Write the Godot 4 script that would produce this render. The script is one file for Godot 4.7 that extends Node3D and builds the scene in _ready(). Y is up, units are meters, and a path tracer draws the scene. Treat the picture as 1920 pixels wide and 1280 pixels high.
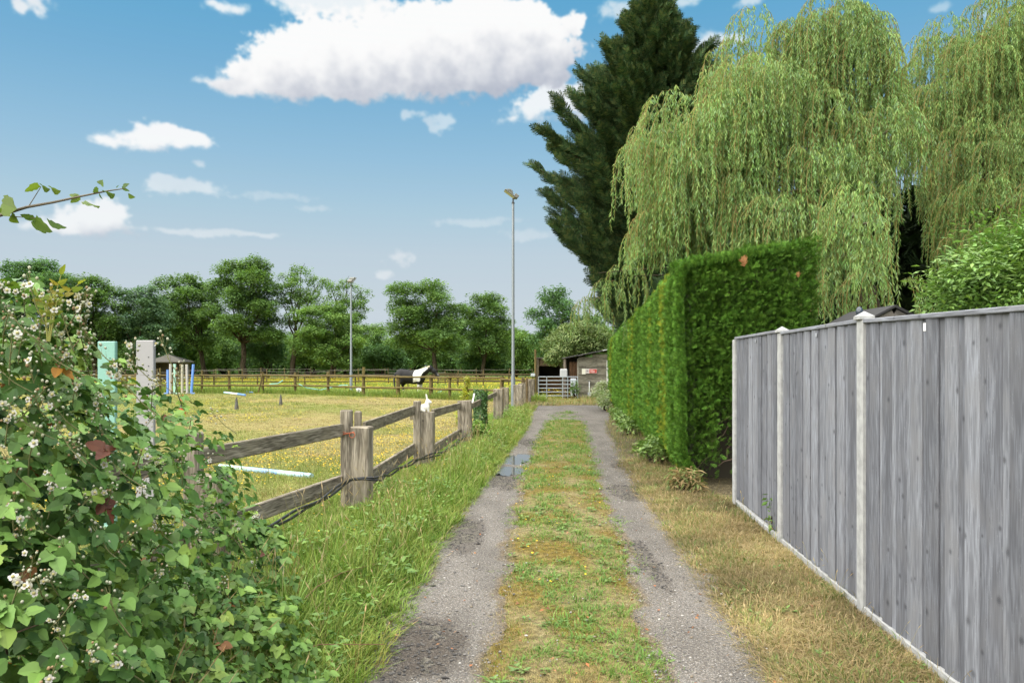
extends Node3D
# A farm lane between a sleeper fence with a riding paddock and a board fence with a clipped conifer hedge.
# Pixel notes below use the photograph's 1920x1280 grid; a pixel and a depth (metres ahead) give a point.

const FOC := 1460.0
const EYE := 1.6
const CX := 960.0
const CY := 685.0

var rng := RandomNumberGenerator.new()
var taken := {}
var mat_cache := {}
var nz := FastNoiseLite.new()
var nz2 := FastNoiseLite.new()

func px(x: float, y: float, d: float) -> Vector3:
	return Vector3((x - CX) * d / FOC, EYE + (CY - y) * d / FOC, -d)

func gp(x: float, y: float) -> Vector3:
	var d := EYE * FOC / (y - CY)
	return Vector3((x - CX) * d / FOC, 0.0, -d)

func rr(a: float, b: float) -> float:
	return rng.randf_range(a, b)

func rdir() -> Vector3:
	var z := rr(-1, 1)
	var a := rr(0, TAU)
	var r := sqrt(1.0 - z * z)
	return Vector3(r * cos(a), z, r * sin(a))

func lin(x: float, xs: Array, ys: Array) -> float:
	if x <= xs[0]:
		return ys[0]
	for i in range(1, xs.size()):
		if x <= xs[i]:
			return lerpf(ys[i - 1], ys[i], (x - xs[i - 1]) / (xs[i] - xs[i - 1]))
	return ys[ys.size() - 1]

func basis_to(dir: Vector3, roll := 0.0) -> Basis:
	# y axis along dir
	var y := dir.normalized()
	var t := Vector3.RIGHT if absf(y.x) < 0.8 else Vector3.FORWARD
	var x := t.cross(y).normalized()
	var z := x.cross(y)
	return Basis(x, y, z).rotated(y, roll)

# ---------------------------------------------------------------- nodes
func numbered(called: String) -> String:
	if not taken.has(called):
		taken[called] = 0
		return called
	taken[called] += 1
	return "%s_%03d" % [called, taken[called]]

func thing(called: String, label: String, category: String, at := Vector3.ZERO, group := "") -> Node3D:
	var o := Node3D.new()
	o.name = numbered(called)
	add_child(o)
	o.position = at
	tag(o, label, category, group)
	return o

func tag(o: Node, label: String, category: String, group := "", kind := "") -> void:
	o.set_meta("label", label)
	o.set_meta("category", category)
	if group != "":
		o.set_meta("group", group)
	if kind != "":
		o.set_meta("kind", kind)

func part(parent: Node, called: String, mesh: Mesh, m: Material, t := Transform3D.IDENTITY) -> MeshInstance3D:
	var o := MeshInstance3D.new()
	if parent == self:
		o.name = numbered(called)
	else:
		o.name = called
	o.mesh = mesh
	o.material_override = m
	o.transform = t
	parent.add_child(o, true)
	return o

func structure(called: String, mesh: Mesh, m: Material, label: String, category: String) -> MeshInstance3D:
	var o := part(self, called, mesh, m)
	tag(o, label, category, "", "structure")
	return o

func scatter(parent: Node, called: String, mesh: Mesh, m: Material, xf: Array, cols: PackedColorArray) -> MultiMeshInstance3D:
	var mm := MultiMesh.new()
	mm.transform_format = MultiMesh.TRANSFORM_3D
	mm.use_colors = true
	mm.mesh = mesh
	mm.instance_count = xf.size()
	for i in xf.size():
		mm.set_instance_transform(i, xf[i])
		mm.set_instance_color(i, cols[i])
	var o := MultiMeshInstance3D.new()
	o.name = numbered(called) if parent == self else called
	o.multimesh = mm
	o.material_override = m
	o.set_meta("kind", "stuff")
	parent.add_child(o, true)
	return o

# ---------------------------------------------------------------- mesh builder
class MB:
	var v := PackedVector3Array()
	var n := PackedVector3Array()
	var c := PackedColorArray()
	var u := PackedVector2Array()
	var col := Color(1, 1, 1)
	var us := 1.0
	var vs := 1.0
	var uo := Vector2.ZERO
	func t3(a: Vector3, b: Vector3, d: Vector3, na: Vector3, nb: Vector3, nd: Vector3, ua := Vector2.ZERO, ub := Vector2.ZERO, ud := Vector2.ZERO) -> void:
		var f := (d - a).cross(b - a)
		if f.dot(na + nb + nd) < 0.0:
			v.append(a); v.append(d); v.append(b)
			n.append(na); n.append(nd); n.append(nb)
			u.append(ua); u.append(ud); u.append(ub)
		else:
			v.append(a); v.append(b); v.append(d)
			n.append(na); n.append(nb); n.append(nd)
			u.append(ua); u.append(ub); u.append(ud)
		c.append(col); c.append(col); c.append(col)
	func flat(a: Vector3, b: Vector3, d: Vector3) -> void:
		var f := (d - a).cross(b - a).normalized()
		v.append(a); v.append(b); v.append(d)
		n.append(f); n.append(f); n.append(f)
		u.append(Vector2.ZERO); u.append(Vector2(1, 0)); u.append(Vector2(0, 1))
		c.append(col); c.append(col); c.append(col)
	func quad(a: Vector3, b: Vector3, d: Vector3, e: Vector3, hint: Vector3, ua := Vector2.ZERO, ub := Vector2(1, 0), ud := Vector2(1, 1), ue := Vector2(0, 1)) -> void:
		var f := (d - a).cross(e - b).normalized()
		if f.dot(hint) < 0.0:
			f = -f
		t3(a, b, d, f, f, f, ua, ub, ud)
		t3(a, d, e, f, f, f, ua, ud, ue)
	func q2(a: Vector3, b: Vector3, d: Vector3, e: Vector3) -> void:
		flat(a, b, d)
		flat(a, d, e)
	# box with chamfered edges; grain (v of the uv) runs along axis L
	func box(center: Vector3, size: Vector3, bevel := 0.0, basis := Basis.IDENTITY, L := 1) -> void:
		var h := size * 0.5
		var bv := minf(bevel, minf(h.x, minf(h.y, h.z)) * 0.6)
		var axes := [Vector3(1, 0, 0), Vector3(0, 1, 0), Vector3(0, 0, 1)]
		for a in 3:
			var b := (a + 1) % 3
			var d := (a + 2) % 3
			for s: float in [-1.0, 1.0]:
				var nn: Vector3 = axes[a] * s
				var q := []
				for k: Vector2 in [Vector2(-1, -1), Vector2(1, -1), Vector2(1, 1), Vector2(-1, 1)]:
					q.append(nn * h[a] + axes[b] * k.x * (h[b] - bv) + axes[d] * k.y * (h[d] - bv))
				_bq(q, nn, center, basis, L, a)
				if bv > 0.0:
					# the edge strip shared with +-b
					for s2: float in [-1.0, 1.0]:
						var n2: Vector3 = axes[b] * s2
						var e := []
						for k: float in [-1.0, 1.0]:
							e.append(nn * h[a] + n2 * (h[b] - bv) + axes[d] * k * (h[d] - bv))
						for k: float in [1.0, -1.0]:
							e.append(nn * (h[a] - bv) + n2 * h[b] + axes[d] * k * (h[d] - bv))
						_bq(e, (nn + n2).normalized(), center, basis, L, a)
		if bv > 0.0:
			for sx: float in [-1.0, 1.0]:
				for sy: float in [-1.0, 1.0]:
					for sz: float in [-1.0, 1.0]:
						var p := Vector3(sx * h.x, sy * h.y, sz * h.z)
						var i := Vector3(sx * bv, sy * bv, sz * bv)
						var nn := basis * Vector3(sx, sy, sz).normalized()
						var a1 := p - Vector3(0, i.y, i.z)
						var a2 := p - Vector3(i.x, 0, i.z)
						var a3 := p - Vector3(i.x, i.y, 0)
						t3(center + basis * a1, center + basis * a2, center + basis * a3, nn, nn, nn, _uv(a1, L, 0), _uv(a2, L, 0), _uv(a3, L, 0))
	func _uv(p: Vector3, L: int, a: int) -> Vector2:
		var o := (L + 1) % 3
		if o == a:
			o = (L + 2) % 3
		var w := (L + 2) % 3 if a == L else L
		if a == L:
			o = (L + 1) % 3
		return Vector2(p[o] * us, p[w] * vs) + uo
	func _bq(q: Array, nn: Vector3, center: Vector3, basis: Basis, L: int, a: int) -> void:
		var g := basis * nn
		quad(center + basis * q[0], center + basis * q[1], center + basis * q[2], center + basis * q[3], g, _uv(q[0], L, a), _uv(q[1], L, a), _uv(q[2], L, a), _uv(q[3], L, a))
	func tube(pts: Array, rad: Array, sides := 6, cap := true) -> void:
		var m := pts.size()
		var prev := Vector3.ZERO
		var rings := []
		var norms := []
		var side := Vector3.ZERO
		for i in m:
			var dir: Vector3
			if i == 0:
				dir = pts[1] - pts[0]
			elif i == m - 1:
				dir = pts[m - 1] - pts[m - 2]
			else:
				dir = pts[i + 1] - pts[i - 1]
			dir = dir.normalized()
			if i == 0:
				side = (Vector3.RIGHT if absf(dir.x) < 0.8 else Vector3.FORWARD).cross(dir).normalized()
			else:
				side = (side - dir * side.dot(dir)).normalized()
			var up := dir.cross(side)
			var ring := []
			var nr := []
			for k in sides:
				var a := TAU * k / sides
				var o := side * cos(a) + up * sin(a)
				ring.append(pts[i] + o * rad[i])
				nr.append(o)
			rings.append(ring)
			norms.append(nr)
		var run := 0.0
		for i in m - 1:
			var len: float = (pts[i + 1] - pts[i]).length()
			for k in sides:
				var k2 := (k + 1) % sides
				var u0 := float(k) / sides * us
				var u1 := float(k + 1) / sides * us
				var w0 := run * vs
				var w1 := (run + len) * vs
				t3(rings[i][k], rings[i][k2], rings[i + 1][k2], norms[i][k], norms[i][k2], norms[i + 1][k2], Vector2(u0, w0) + uo, Vector2(u1, w0) + uo, Vector2(u1, w1) + uo)
				t3(rings[i][k], rings[i + 1][k2], rings[i + 1][k], norms[i][k], norms[i + 1][k2], norms[i + 1][k], Vector2(u0, w0) + uo, Vector2(u1, w1) + uo, Vector2(u0, w1) + uo)
			run += len
		if cap:
			for e in [0, m - 1]:
				var dd: Vector3 = (pts[1] - pts[0]).normalized() * -1.0 if e == 0 else (pts[m - 1] - pts[m - 2]).normalized()
				for k in sides:
					t3(pts[e], rings[e][k], rings[e][(k + 1) % sides], dd, dd, dd, uo, uo + Vector2(0.05, 0), uo + Vector2(0, 0.05))
	func ball(center: Vector3, r: Vector3, rings := 4, sides := 6) -> void:
		for i in rings:
			for k in sides:
				var q := []
				for w: Vector2i in [Vector2i(0, 0), Vector2i(0, 1), Vector2i(1, 1), Vector2i(1, 0)]:
					var la := PI * float(i + w.x) / rings - PI * 0.5
					var lo := TAU * float(k + w.y) / sides
					q.append(Vector3(cos(la) * cos(lo), sin(la), cos(la) * sin(lo)))
				t3(center + q[0] * r, center + q[1] * r, center + q[2] * r, q[0], q[1], q[2])
				t3(center + q[0] * r, center + q[2] * r, center + q[3] * r, q[0], q[2], q[3])
	func done() -> ArrayMesh:
		var arr := []
		arr.resize(Mesh.ARRAY_MAX)
		arr[Mesh.ARRAY_VERTEX] = v
		arr[Mesh.ARRAY_NORMAL] = n
		arr[Mesh.ARRAY_COLOR] = c
		arr[Mesh.ARRAY_TEX_UV] = u
		var am := ArrayMesh.new()
		am.add_surface_from_arrays(Mesh.PRIMITIVE_TRIANGLES, arr)
		return am

func indexed(v: PackedVector3Array, c: PackedColorArray, idx: PackedInt32Array, n := PackedVector3Array()) -> ArrayMesh:
	var arr := []
	arr.resize(Mesh.ARRAY_MAX)
	arr[Mesh.ARRAY_VERTEX] = v
	arr[Mesh.ARRAY_COLOR] = c
	if n.size():
		arr[Mesh.ARRAY_NORMAL] = n
	arr[Mesh.ARRAY_INDEX] = idx
	var am := ArrayMesh.new()
	am.add_surface_from_arrays(Mesh.PRIMITIVE_TRIANGLES, arr)
	return am

# a body from tapered capsules joined smoothly, meshed as surface nets; caps: [a, b, ra, rb]
func sdf_mesh(caps: Array, k: float, cell: float, tint: Callable) -> ArrayMesh:
	var lo := Vector3(1e9, 1e9, 1e9)
	var hi := -lo
	for q in caps:
		var r := maxf(q[2], q[3]) + cell * 3.0
		var one := Vector3(r, r, r)
		lo = lo.min((q[0] as Vector3).min(q[1]) - one)
		hi = hi.max((q[0] as Vector3).max(q[1]) + one)
	var nx := int((hi.x - lo.x) / cell) + 2
	var ny := int((hi.y - lo.y) / cell) + 2
	var nzz := int((hi.z - lo.z) / cell) + 2
	var g := PackedFloat32Array()
	g.resize(nx * ny * nzz)
	g.fill(0.5)
	for q in caps:
		var a: Vector3 = q[0]
		var b: Vector3 = q[1]
		var ra: float = q[2]
		var rb: float = q[3]
		var ab := b - a
		var l2 := maxf(ab.length_squared(), 1e-9)
		var r := maxf(ra, rb) + k + cell * 2.0
		var one := Vector3(r, r, r)
		var p0 := ((a.min(b) - one - lo) / cell).floor()
		var p1 := ((a.max(b) + one - lo) / cell).ceil()
		for iz in range(maxi(0, int(p0.z)), mini(nzz, int(p1.z) + 1)):
			for iy in range(maxi(0, int(p0.y)), mini(ny, int(p1.y) + 1)):
				var at := (iz * ny + iy) * nx
				for ix in range(maxi(0, int(p0.x)), mini(nx, int(p1.x) + 1)):
					var p := lo + Vector3(ix, iy, iz) * cell
					var t := clampf((p - a).dot(ab) / l2, 0.0, 1.0)
					var s := (p - a - ab * t).length() - lerpf(ra, rb, t)
					var o := g[at + ix]
					var h := clampf(0.5 + 0.5 * (o - s) / k, 0.0, 1.0)
					g[at + ix] = lerpf(o, s, h) - k * h * (1.0 - h)
	var vid := {}
	var vv := PackedVector3Array()
	var vn := PackedVector3Array()
	var vc := PackedColorArray()
	var corner := [0, 1, nx, nx + 1, nx * ny, nx * ny + 1, nx * ny + nx, nx * ny + nx + 1]
	for iz in nzz - 1:
		for iy in ny - 1:
			for ix in nx - 1:
				var at := (iz * ny + iy) * nx + ix
				var inside := 0
				for w: int in corner:
					if g[at + w] < 0.0:
						inside += 1
				if inside == 0 or inside == 8:
					continue
				var acc := Vector3.ZERO
				var cnt := 0
				for e in 8:
					for ax in [1, 2, 4]:
						if e & ax:
							continue
						var g0 := g[at + corner[e]]
						var g1 := g[at + corner[e | ax]]
						if (g0 < 0.0) != (g1 < 0.0):
							var t := g0 / (g0 - g1)
							acc += Vector3((e & 1), (e >> 1) & 1, (e >> 2) & 1).lerp(Vector3((e | ax) & 1, ((e | ax) >> 1) & 1, ((e | ax) >> 2) & 1), t)
							cnt += 1
				var pos := lo + (Vector3(ix, iy, iz) + acc / cnt) * cell
				vid[at] = vv.size()
				vv.append(pos)
				var gx := g[at + corner[1]] + g[at + corner[3]] + g[at + corner[5]] + g[at + corner[7]] - g[at] - g[at + corner[2]] - g[at + corner[4]] - g[at + corner[6]]
				var gy := g[at + corner[2]] + g[at + corner[3]] + g[at + corner[6]] + g[at + corner[7]] - g[at] - g[at + corner[1]] - g[at + corner[4]] - g[at + corner[5]]
				var gz := g[at + corner[4]] + g[at + corner[5]] + g[at + corner[6]] + g[at + corner[7]] - g[at] - g[at + corner[1]] - g[at + corner[2]] - g[at + corner[3]]
				vn.append(Vector3(gx, gy, gz).normalized())
				vc.append(tint.call(pos))
	var idx := PackedInt32Array()
	var step := [1, nx, nx * ny]
	for at: int in vid:
		for ax in 3:
			var b: int = step[(ax + 1) % 3]
			var d: int = step[(ax + 2) % 3]
			# edge along ax at this cell's lowest corner, shared by four cells
			if (g[at] < 0.0) == (g[at + step[ax]] < 0.0):
				continue
			if not (vid.has(at - b) and vid.has(at - d) and vid.has(at - b - d)):
				continue
			var q := [vid[at], vid[at - b], vid[at - b - d], vid[at - d]]
			for t: Array in [[0, 1, 2], [0, 2, 3]]:
				var i0: int = q[t[0]]
				var i1: int = q[t[1]]
				var i2: int = q[t[2]]
				var f := (vv[i2] - vv[i0]).cross(vv[i1] - vv[i0])
				if f.dot(vn[i0] + vn[i1] + vn[i2]) < 0.0:
					idx.append_array(PackedInt32Array([i0, i2, i1]))
				else:
					idx.append_array(PackedInt32Array([i0, i1, i2]))
	return indexed(vv, vc, idx, vn)

# ---------------------------------------------------------------- materials
func sr(r: float, g: float, b: float) -> Color:
	return Color(r, g, b).linear_to_srgb()

func plain(r: float, g: float, b: float, rough := 0.8, metal := 0.0) -> StandardMaterial3D:
	var key := "%f %f %f %f %f" % [r, g, b, rough, metal]
	if mat_cache.has(key):
		return mat_cache[key]
	var m := StandardMaterial3D.new()
	m.albedo_color = sr(r, g, b)
	m.roughness = rough
	m.metallic = metal
	mat_cache[key] = m
	return m

func vcol(rough := 0.8, back := 0.0, spec := 0.5) -> StandardMaterial3D:
	var key := "vc %f %f %f" % [rough, back, spec]
	if mat_cache.has(key):
		return mat_cache[key]
	var m := StandardMaterial3D.new()
	m.vertex_color_use_as_albedo = true
	m.roughness = rough
	m.metallic_specular = spec
	if back > 0.0:
		m.backlight_enabled = true
		m.backlight = Color(back, back, back * 0.55).linear_to_srgb()
	mat_cache[key] = m
	return m

func noise_img(w: int, h: int, freq: float, sd: int, oct := 3, type := FastNoiseLite.TYPE_SIMPLEX_SMOOTH) -> Image:
	var f := FastNoiseLite.new()
	f.seed = sd
	f.frequency = freq
	f.noise_type = type
	f.fractal_octaves = oct
	var im := f.get_seamless_image(w, h)
	im.convert(Image.FORMAT_L8)
	return im

# weathered timber: streaks along v, knots, checks; returns [colour texture, relief texture]
func timber(sd: int, light: Color, dark: Color, warm: Color, knots: int) -> Array:
	var w := 256
	var h := 1024
	var fine := noise_img(w, 64, 0.16, sd, 2)
	fine.resize(w, h, Image.INTERPOLATE_CUBIC)
	var mid := noise_img(w, 64, 0.035, sd + 7, 3)
	mid.resize(w, h, Image.INTERPOLATE_CUBIC)
	var big := noise_img(64, 128, 0.03, sd + 13, 3)
	big.resize(w, h, Image.INTERPOLATE_CUBIC)
	var speck := noise_img(w, 256, 0.3, sd + 19, 1)
	speck.resize(w, h, Image.INTERPOLATE_BILINEAR)
	var a := fine.get_data()
	var b := mid.get_data()
	var c := big.get_data()
	var e := speck.get_data()
	var kn := PackedFloat32Array()
	kn.resize(w * h)
	var wr := PackedFloat32Array()
	wr.resize(w * h)
	var lr := RandomNumberGenerator.new()
	lr.seed = sd
	for k in knots:
		var kx := lr.randi_range(14, w - 14)
		var ky := lr.randi_range(30, h - 30)
		var r := lr.randf_range(2.5, 5.5)
		for y in range(maxi(0, ky - 30), mini(h, ky + 30)):
			for x in range(maxi(0, kx - 13), mini(w, kx + 13)):
				var dx := (x - kx) / r
				var dy := (y - ky) / (r * 1.5)
				var q := sqrt(dx * dx + dy * dy)
				if q < 1.0:
					kn[y * w + x] = 0.75 - 0.25 * cos(q * 9.0)
				elif q < 2.2:
					kn[y * w + x] = maxf(kn[y * w + x], 0.35 * (2.2 - q) / 1.2)
	var img := Image.create(w, h, false, Image.FORMAT_RGB8)
	var out := PackedByteArray()
	out.resize(w * h * 3)
	var rel := PackedByteArray()
	rel.resize(w * h)
	for i in w * h:
		var s := a[i] / 255.0
		var t := b[i] / 255.0
		var g := 0.5 * s + 0.5 * t
		var q := clampf((g - 0.32) * 2.2, 0.0, 1.0)
		if s < 0.28:
			q *= 0.55
		var cc := dark.lerp(light, q)
		cc = cc.lerp(warm, clampf((c[i] / 255.0 - 0.45) * 1.6, 0.0, 0.7))
		if e[i] > 214 and t > 0.5:
			cc = cc.lerp(Color(0.82, 0.82, 0.8), 0.4)
		cc = cc.lerp(dark * 0.72, kn[i] * 0.8)
		out[i * 3] = int(clampf(cc.r, 0, 1) * 255)
		out[i * 3 + 1] = int(clampf(cc.g, 0, 1) * 255)
		out[i * 3 + 2] = int(clampf(cc.b, 0, 1) * 255)
		rel[i] = int(clampf(g * 0.8 + 0.1 - kn[i] * 0.25, 0, 1) * 255)
	img.set_data(w, h, false, Image.FORMAT_RGB8, out)
	var ri := Image.create_from_data(w, h, false, Image.FORMAT_L8, rel)
	return [ImageTexture.create_from_image(img), ImageTexture.create_from_image(ri)]

func timber_mat(tex: Array, tint := Color(1, 1, 1), rough := 0.85, relief := 0.25) -> StandardMaterial3D:
	var m := StandardMaterial3D.new()
	m.albedo_texture = tex[0]
	m.albedo_color = tint
	m.vertex_color_use_as_albedo = true
	m.roughness = rough
	m.metallic_specular = 0.3
	m.heightmap_enabled = true
	m.heightmap_texture = tex[1]
	m.heightmap_scale = relief
	return m

# ---------------------------------------------------------------- sky
var blob_groups := []

func sky_base(el: float) -> Color:
	var xs := [0.0, 4.0, 8.0, 11.0, 15.0, 20.0, 25.0, 40.0, 90.0]
	var r := lin(el, xs, [205.0, 201.0, 191.0, 174.0, 149.0, 121.0, 98.0, 78.0, 62.0])
	var g := lin(el, xs, [215.0, 213.0, 209.0, 204.0, 192.0, 177.0, 168.0, 150.0, 130.0])
	var b := lin(el, xs, [222.0, 222.0, 221.0, 222.0, 220.0, 214.0, 210.0, 200.0, 186.0])
	return Color8(int(r), int(g), int(b))

func sky_spot(x: float, y: float) -> Vector2:
	var tx := (x - CX) / FOC
	var az := atan(tx)
	return Vector2(rad_to_deg(az), rad_to_deg(atan((CY - y) / FOC * cos(az))))

# blobs: [x, y, rx, ry] in photograph pixels
func cloud(list: Array, strength: float, flat_y := 1e9) -> void:
	var out := []
	for q in list:
		var s := sky_spot(q[0], q[1])
		out.append([s.x, s.y, q[2] / 25.5, q[3] / 25.5])
	blob_groups.append({"b": out, "s": strength, "floor": sky_spot(list[0][0], flat_y).y if flat_y < 1e8 else -90.0})

func paint_sky() -> ImageTexture:
	var w := 4096
	var h := 2048
	var img := Image.create(w, h, false, Image.FORMAT_RGB8)
	for y in h:
		img.fill_rect(Rect2i(0, y, w, 1), sky_base(maxf(0.0, 90.0 - 180.0 * (y + 0.5) / h)))
	cloud([[370, 435, 150, 7], [470, 438, 70, 5]], 0.45)
	cloud([[520, 370, 90, 10], [590, 392, 50, 7]], 0.3)
	cloud([[900, 415, 120, 10], [1000, 440, 90, 12]], 0.3)
	cloud([[750, 487, 34, 22], [722, 515, 26, 13]], 0.5)
	cloud([[320, 345, 40, 19], [372, 352, 52, 17], [300, 335, 18, 12]], 0.6)
	cloud([[370, 308, 16, 9]], 0.5)
	cloud([[795, 222, 22, 17], [833, 222, 24, 14], [812, 240, 22, 14], [765, 215, 18, 12]], 0.55)
	cloud([[150, 412, 62, 34], [205, 400, 44, 34], [90, 428, 52, 18], [180, 435, 90, 14]], 0.85, 452.0)
	cloud([[230, 266, 56, 20], [292, 254, 48, 28], [330, 262, 52, 24], [370, 264, 32, 17], [190, 266, 30, 10]], 0.95, 292.0)
	cloud([[985, 205, 46, 26], [1028, 172, 36, 34], [950, 230, 34, 12], [1078, 190, 60, 44], [1060, 230, 70, 14]], 0.9, 244.0)
	cloud([[600, 14, 130, 34], [690, 18, 80, 30], [430, 18, 42, 16], [400, 14, 24, 10]], 0.9, 60.0)
	cloud([[505, 128, 66, 62], [575, 110, 84, 80], [660, 96, 96, 92], [760, 100, 100, 90], [860, 84, 96, 92], [950, 84, 92, 86], [1035, 104, 72, 62], [790, 52, 46, 44], [905, 22, 70, 40], [1000, 28, 48, 30], [1075, 40, 28, 22], [455, 152, 52, 34], [400, 158, 52, 14], [440, 172, 40, 18], [640, 170, 150, 30], [880, 150, 150, 34]], 1.0, 192.0)
	cloud([[1330, 76, 34, 24], [1375, 74, 34, 16], [1300, 100, 30, 16]], 0.8)
	cloud([[1410, 2, 38, 15], [1300, 0, 40, 12], [1160, 20, 60, 24]], 0.7)
	cloud([[62, 6, 34, 20], [30, 14, 12, 14]], 0.9)
	cloud([[1850, 26, 24, 14], [1760, 10, 20, 8]], 0.45)
	# the same fair-weather sky goes on all round
	var lr := RandomNumberGenerator.new()
	lr.seed = 77
	for k in 30:
		var az := lr.randf_range(40.0, 320.0)
		var el := lr.randf_range(6.0, 52.0)
		var big := lr.randf_range(0.25, 1.0) * lerpf(0.5, 1.1, el / 52.0)
		var out := []
		for j in lr.randi_range(4, 9):
			out.append([az + lr.randf_range(-9, 9) * big, el + lr.randf_range(-1.0, 2.2) * big, lr.randf_range(2.0, 4.0) * big, lr.randf_range(1.2, 3.2) * big])
		blob_groups.append({"b": out, "s": lr.randf_range(0.6, 1.0), "floor": el - 1.4 * big})
	var f := FastNoiseLite.new()
	f.seed = 5
	f.noise_type = FastNoiseLite.TYPE_SIMPLEX_SMOOTH
	f.frequency = 0.26
	f.fractal_octaves = 5
	f.fractal_gain = 0.55
	var f2 := FastNoiseLite.new()
	f2.seed = 15
	f2.frequency = 0.5
	f2.fractal_octaves = 3
	var fw := FastNoiseLite.new()
	fw.seed = 25
	fw.noise_type = FastNoiseLite.TYPE_CELLULAR
	fw.cellular_return_type = FastNoiseLite.RETURN_DISTANCE
	fw.frequency = 0.55
	fw.fractal_octaves = 3
	fw.fractal_gain = 0.5
	var f3 := FastNoiseLite.new()
	f3.seed = 35
	f3.frequency = 1.0
	f3.fractal_octaves = 4
	f3.fractal_gain = 0.6
	for gi in blob_groups.size():
		var grp: Dictionary = blob_groups[gi]
		var bl: Array = grp.b
		var lo := Vector2(1e9, 1e9)
		var hi := -lo
		for q in bl:
			lo = lo.min(Vector2(q[0] - q[2] * 1.35, q[1] - q[3] * 1.35))
			hi = hi.max(Vector2(q[0] + q[2] * 1.35, q[1] + q[3] * 1.35))
		var outside := gi >= 16
		var step := 3 if outside else 1
		var flr: float = grp.floor
		var x0 := int(floor(lo.x / 360.0 * w))
		var x1 := int(ceil(hi.x / 360.0 * w))
		var y0 := int(floor((90.0 - hi.y) / 180.0 * h))
		var y1 := int(ceil((90.0 - maxf(lo.y, 0.5)) / 180.0 * h))
		for yy in range(y0, y1, step):
			var el := 90.0 - 180.0 * (yy + 0.5) / h
			for xx in range(x0, x1, step):
				var az := 360.0 * (xx + 0.5) / w
				var n1 := f.get_noise_2d(az, el * 1.25)
				var n2 := f2.get_noise_2d(az + 40.0, el)
				var bump := -fw.get_noise_2d(az + n2 * 0.4, el * 1.2 + n1 * 0.3) - 0.25
				var n3 := f3.get_noise_2d(az, el * 1.3)
				var wx := az + n2 * 0.4
				var wy := el + n1 * 0.4
				var s := 0.0
				var sl := 0.0
				for q in bl:
					var dx: float = (wx - q[0]) / q[2]
					var dy: float = (wy - q[1]) / q[3]
					var m := 1.0 - (dx * dx + dy * dy) * 0.62
					if m > 0.0:
						s += m * m
					dx = (wx - 0.9 - q[0]) / q[2]
					dy = (wy + 1.25 - q[1]) / q[3]
					m = 1.0 - (dx * dx + dy * dy) * 0.62
					if m > 0.0:
						sl += m * m
				if s <= 0.02:
					continue
				if flr > -50.0:
					s *= smoothstep(flr - 0.5, flr + 1.1, el + n1 * 0.35)
				var dens := minf(s, 1.3) + n1 * 0.42 + bump * 0.38 + n3 * 0.42 - 0.34
				var soft := 0.30
				if flr > -50.0:
					soft = lerpf(1.1, 0.42, smoothstep(flr, flr + 2.8, el))
				else:
					soft = 0.75
				var al: float = smoothstep(0.0, soft, dens) * grp.s
				if al <= 0.004:
					continue
				var lit := 0.9 + n1 * 0.15
				if flr > -50.0:
					var up := (el - flr) / maxf(0.5, hi.y - flr - 1.0)
					var over := (az - (lo.x + hi.x) * 0.5) / (hi.x - lo.x)
					lit = smoothstep(-0.15, 0.6, up - over * 0.55 + n2 * 0.14 + bump * 0.09 + n3 * 0.05 - 0.14 * clampf(sl - 0.6, 0.0, 1.0) + 0.08)
				var cc := Color8(178, 185, 200).lerp(Color8(252, 252, 252), clampf(lit, 0.0, 1.0))
				var x := posmod(xx, w)
				if step == 1:
					img.set_pixel(x, yy, img.get_pixel(x, yy).lerp(cc, al))
				else:
					img.fill_rect(Rect2i(x, yy, step, step), img.get_pixel(x, yy).lerp(cc, al))
	return ImageTexture.create_from_image(img)

func light_and_lens() -> void:
	var cam := Camera3D.new()
	cam.name = "camera"
	cam.projection = Camera3D.PROJECTION_FRUSTUM
	cam.near = 0.1
	cam.far = 2000.0
	cam.size = 1280.0 / FOC * cam.near
	cam.frustum_offset = Vector2(0, (CY - 640.0) / FOC * cam.near)
	cam.position = Vector3(0, EYE, 0)
	add_child(cam)
	cam.current = true
	var env := Environment.new()
	env.background_mode = Environment.BG_SKY
	var sm := PanoramaSkyMaterial.new()
	sm.panorama = paint_sky()
	env.sky = Sky.new()
	env.sky.sky_material = sm
	env.background_energy_multiplier = 0.115
	env.tonemap_mode = Environment.TONE_MAPPER_LINEAR
	env.tonemap_exposure = 8.7
	env.sdfgi_enabled = true
	env.ssao_enabled = true
	env.ssil_enabled = true
	var we := WorldEnvironment.new()
	we.name = "environment"
	we.environment = env
	add_child(we)
	var sun := DirectionalLight3D.new()
	sun.name = "sun"
	sun.light_energy = 0.5
	sun.light_color = Color(1.0, 0.97, 0.92)
	sun.light_angular_distance = 120.0
	sun.shadow_enabled = true
	add_child(sun)
	sun.look_at_from_position(Vector3(-3.2, 8.5, 2.8), Vector3.ZERO)

# ---------------------------------------------------------------- ground
const LD := [0.0, 4.0, 7.3, 12.3, 20.0, 26.0, 32.0]
const LL := [-0.82, -0.78, -0.67, -0.27, 0.36, 0.62, 1.0]
const LR := [-0.14, -0.11, 0.02, 0.22, 0.85, 1.35, 1.9]
const RL := [0.67, 0.74, 0.99, 1.28, 1.86, 2.2, 2.6]
const RR := [1.30, 1.38, 1.54, 1.80, 2.45, 3.3, 4.1]

const POOLS := [[0.03, 13.35, 0.36, 0.80], [-0.10, 11.95, 0.36, 0.62], [0.20, 13.9, 0.22, 0.4]]

func lane(d: float) -> PackedFloat32Array:
	return PackedFloat32Array([lin(d, LD, LL), lin(d, LD, LR), lin(d, LD, RL), lin(d, LD, RR)])

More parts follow.
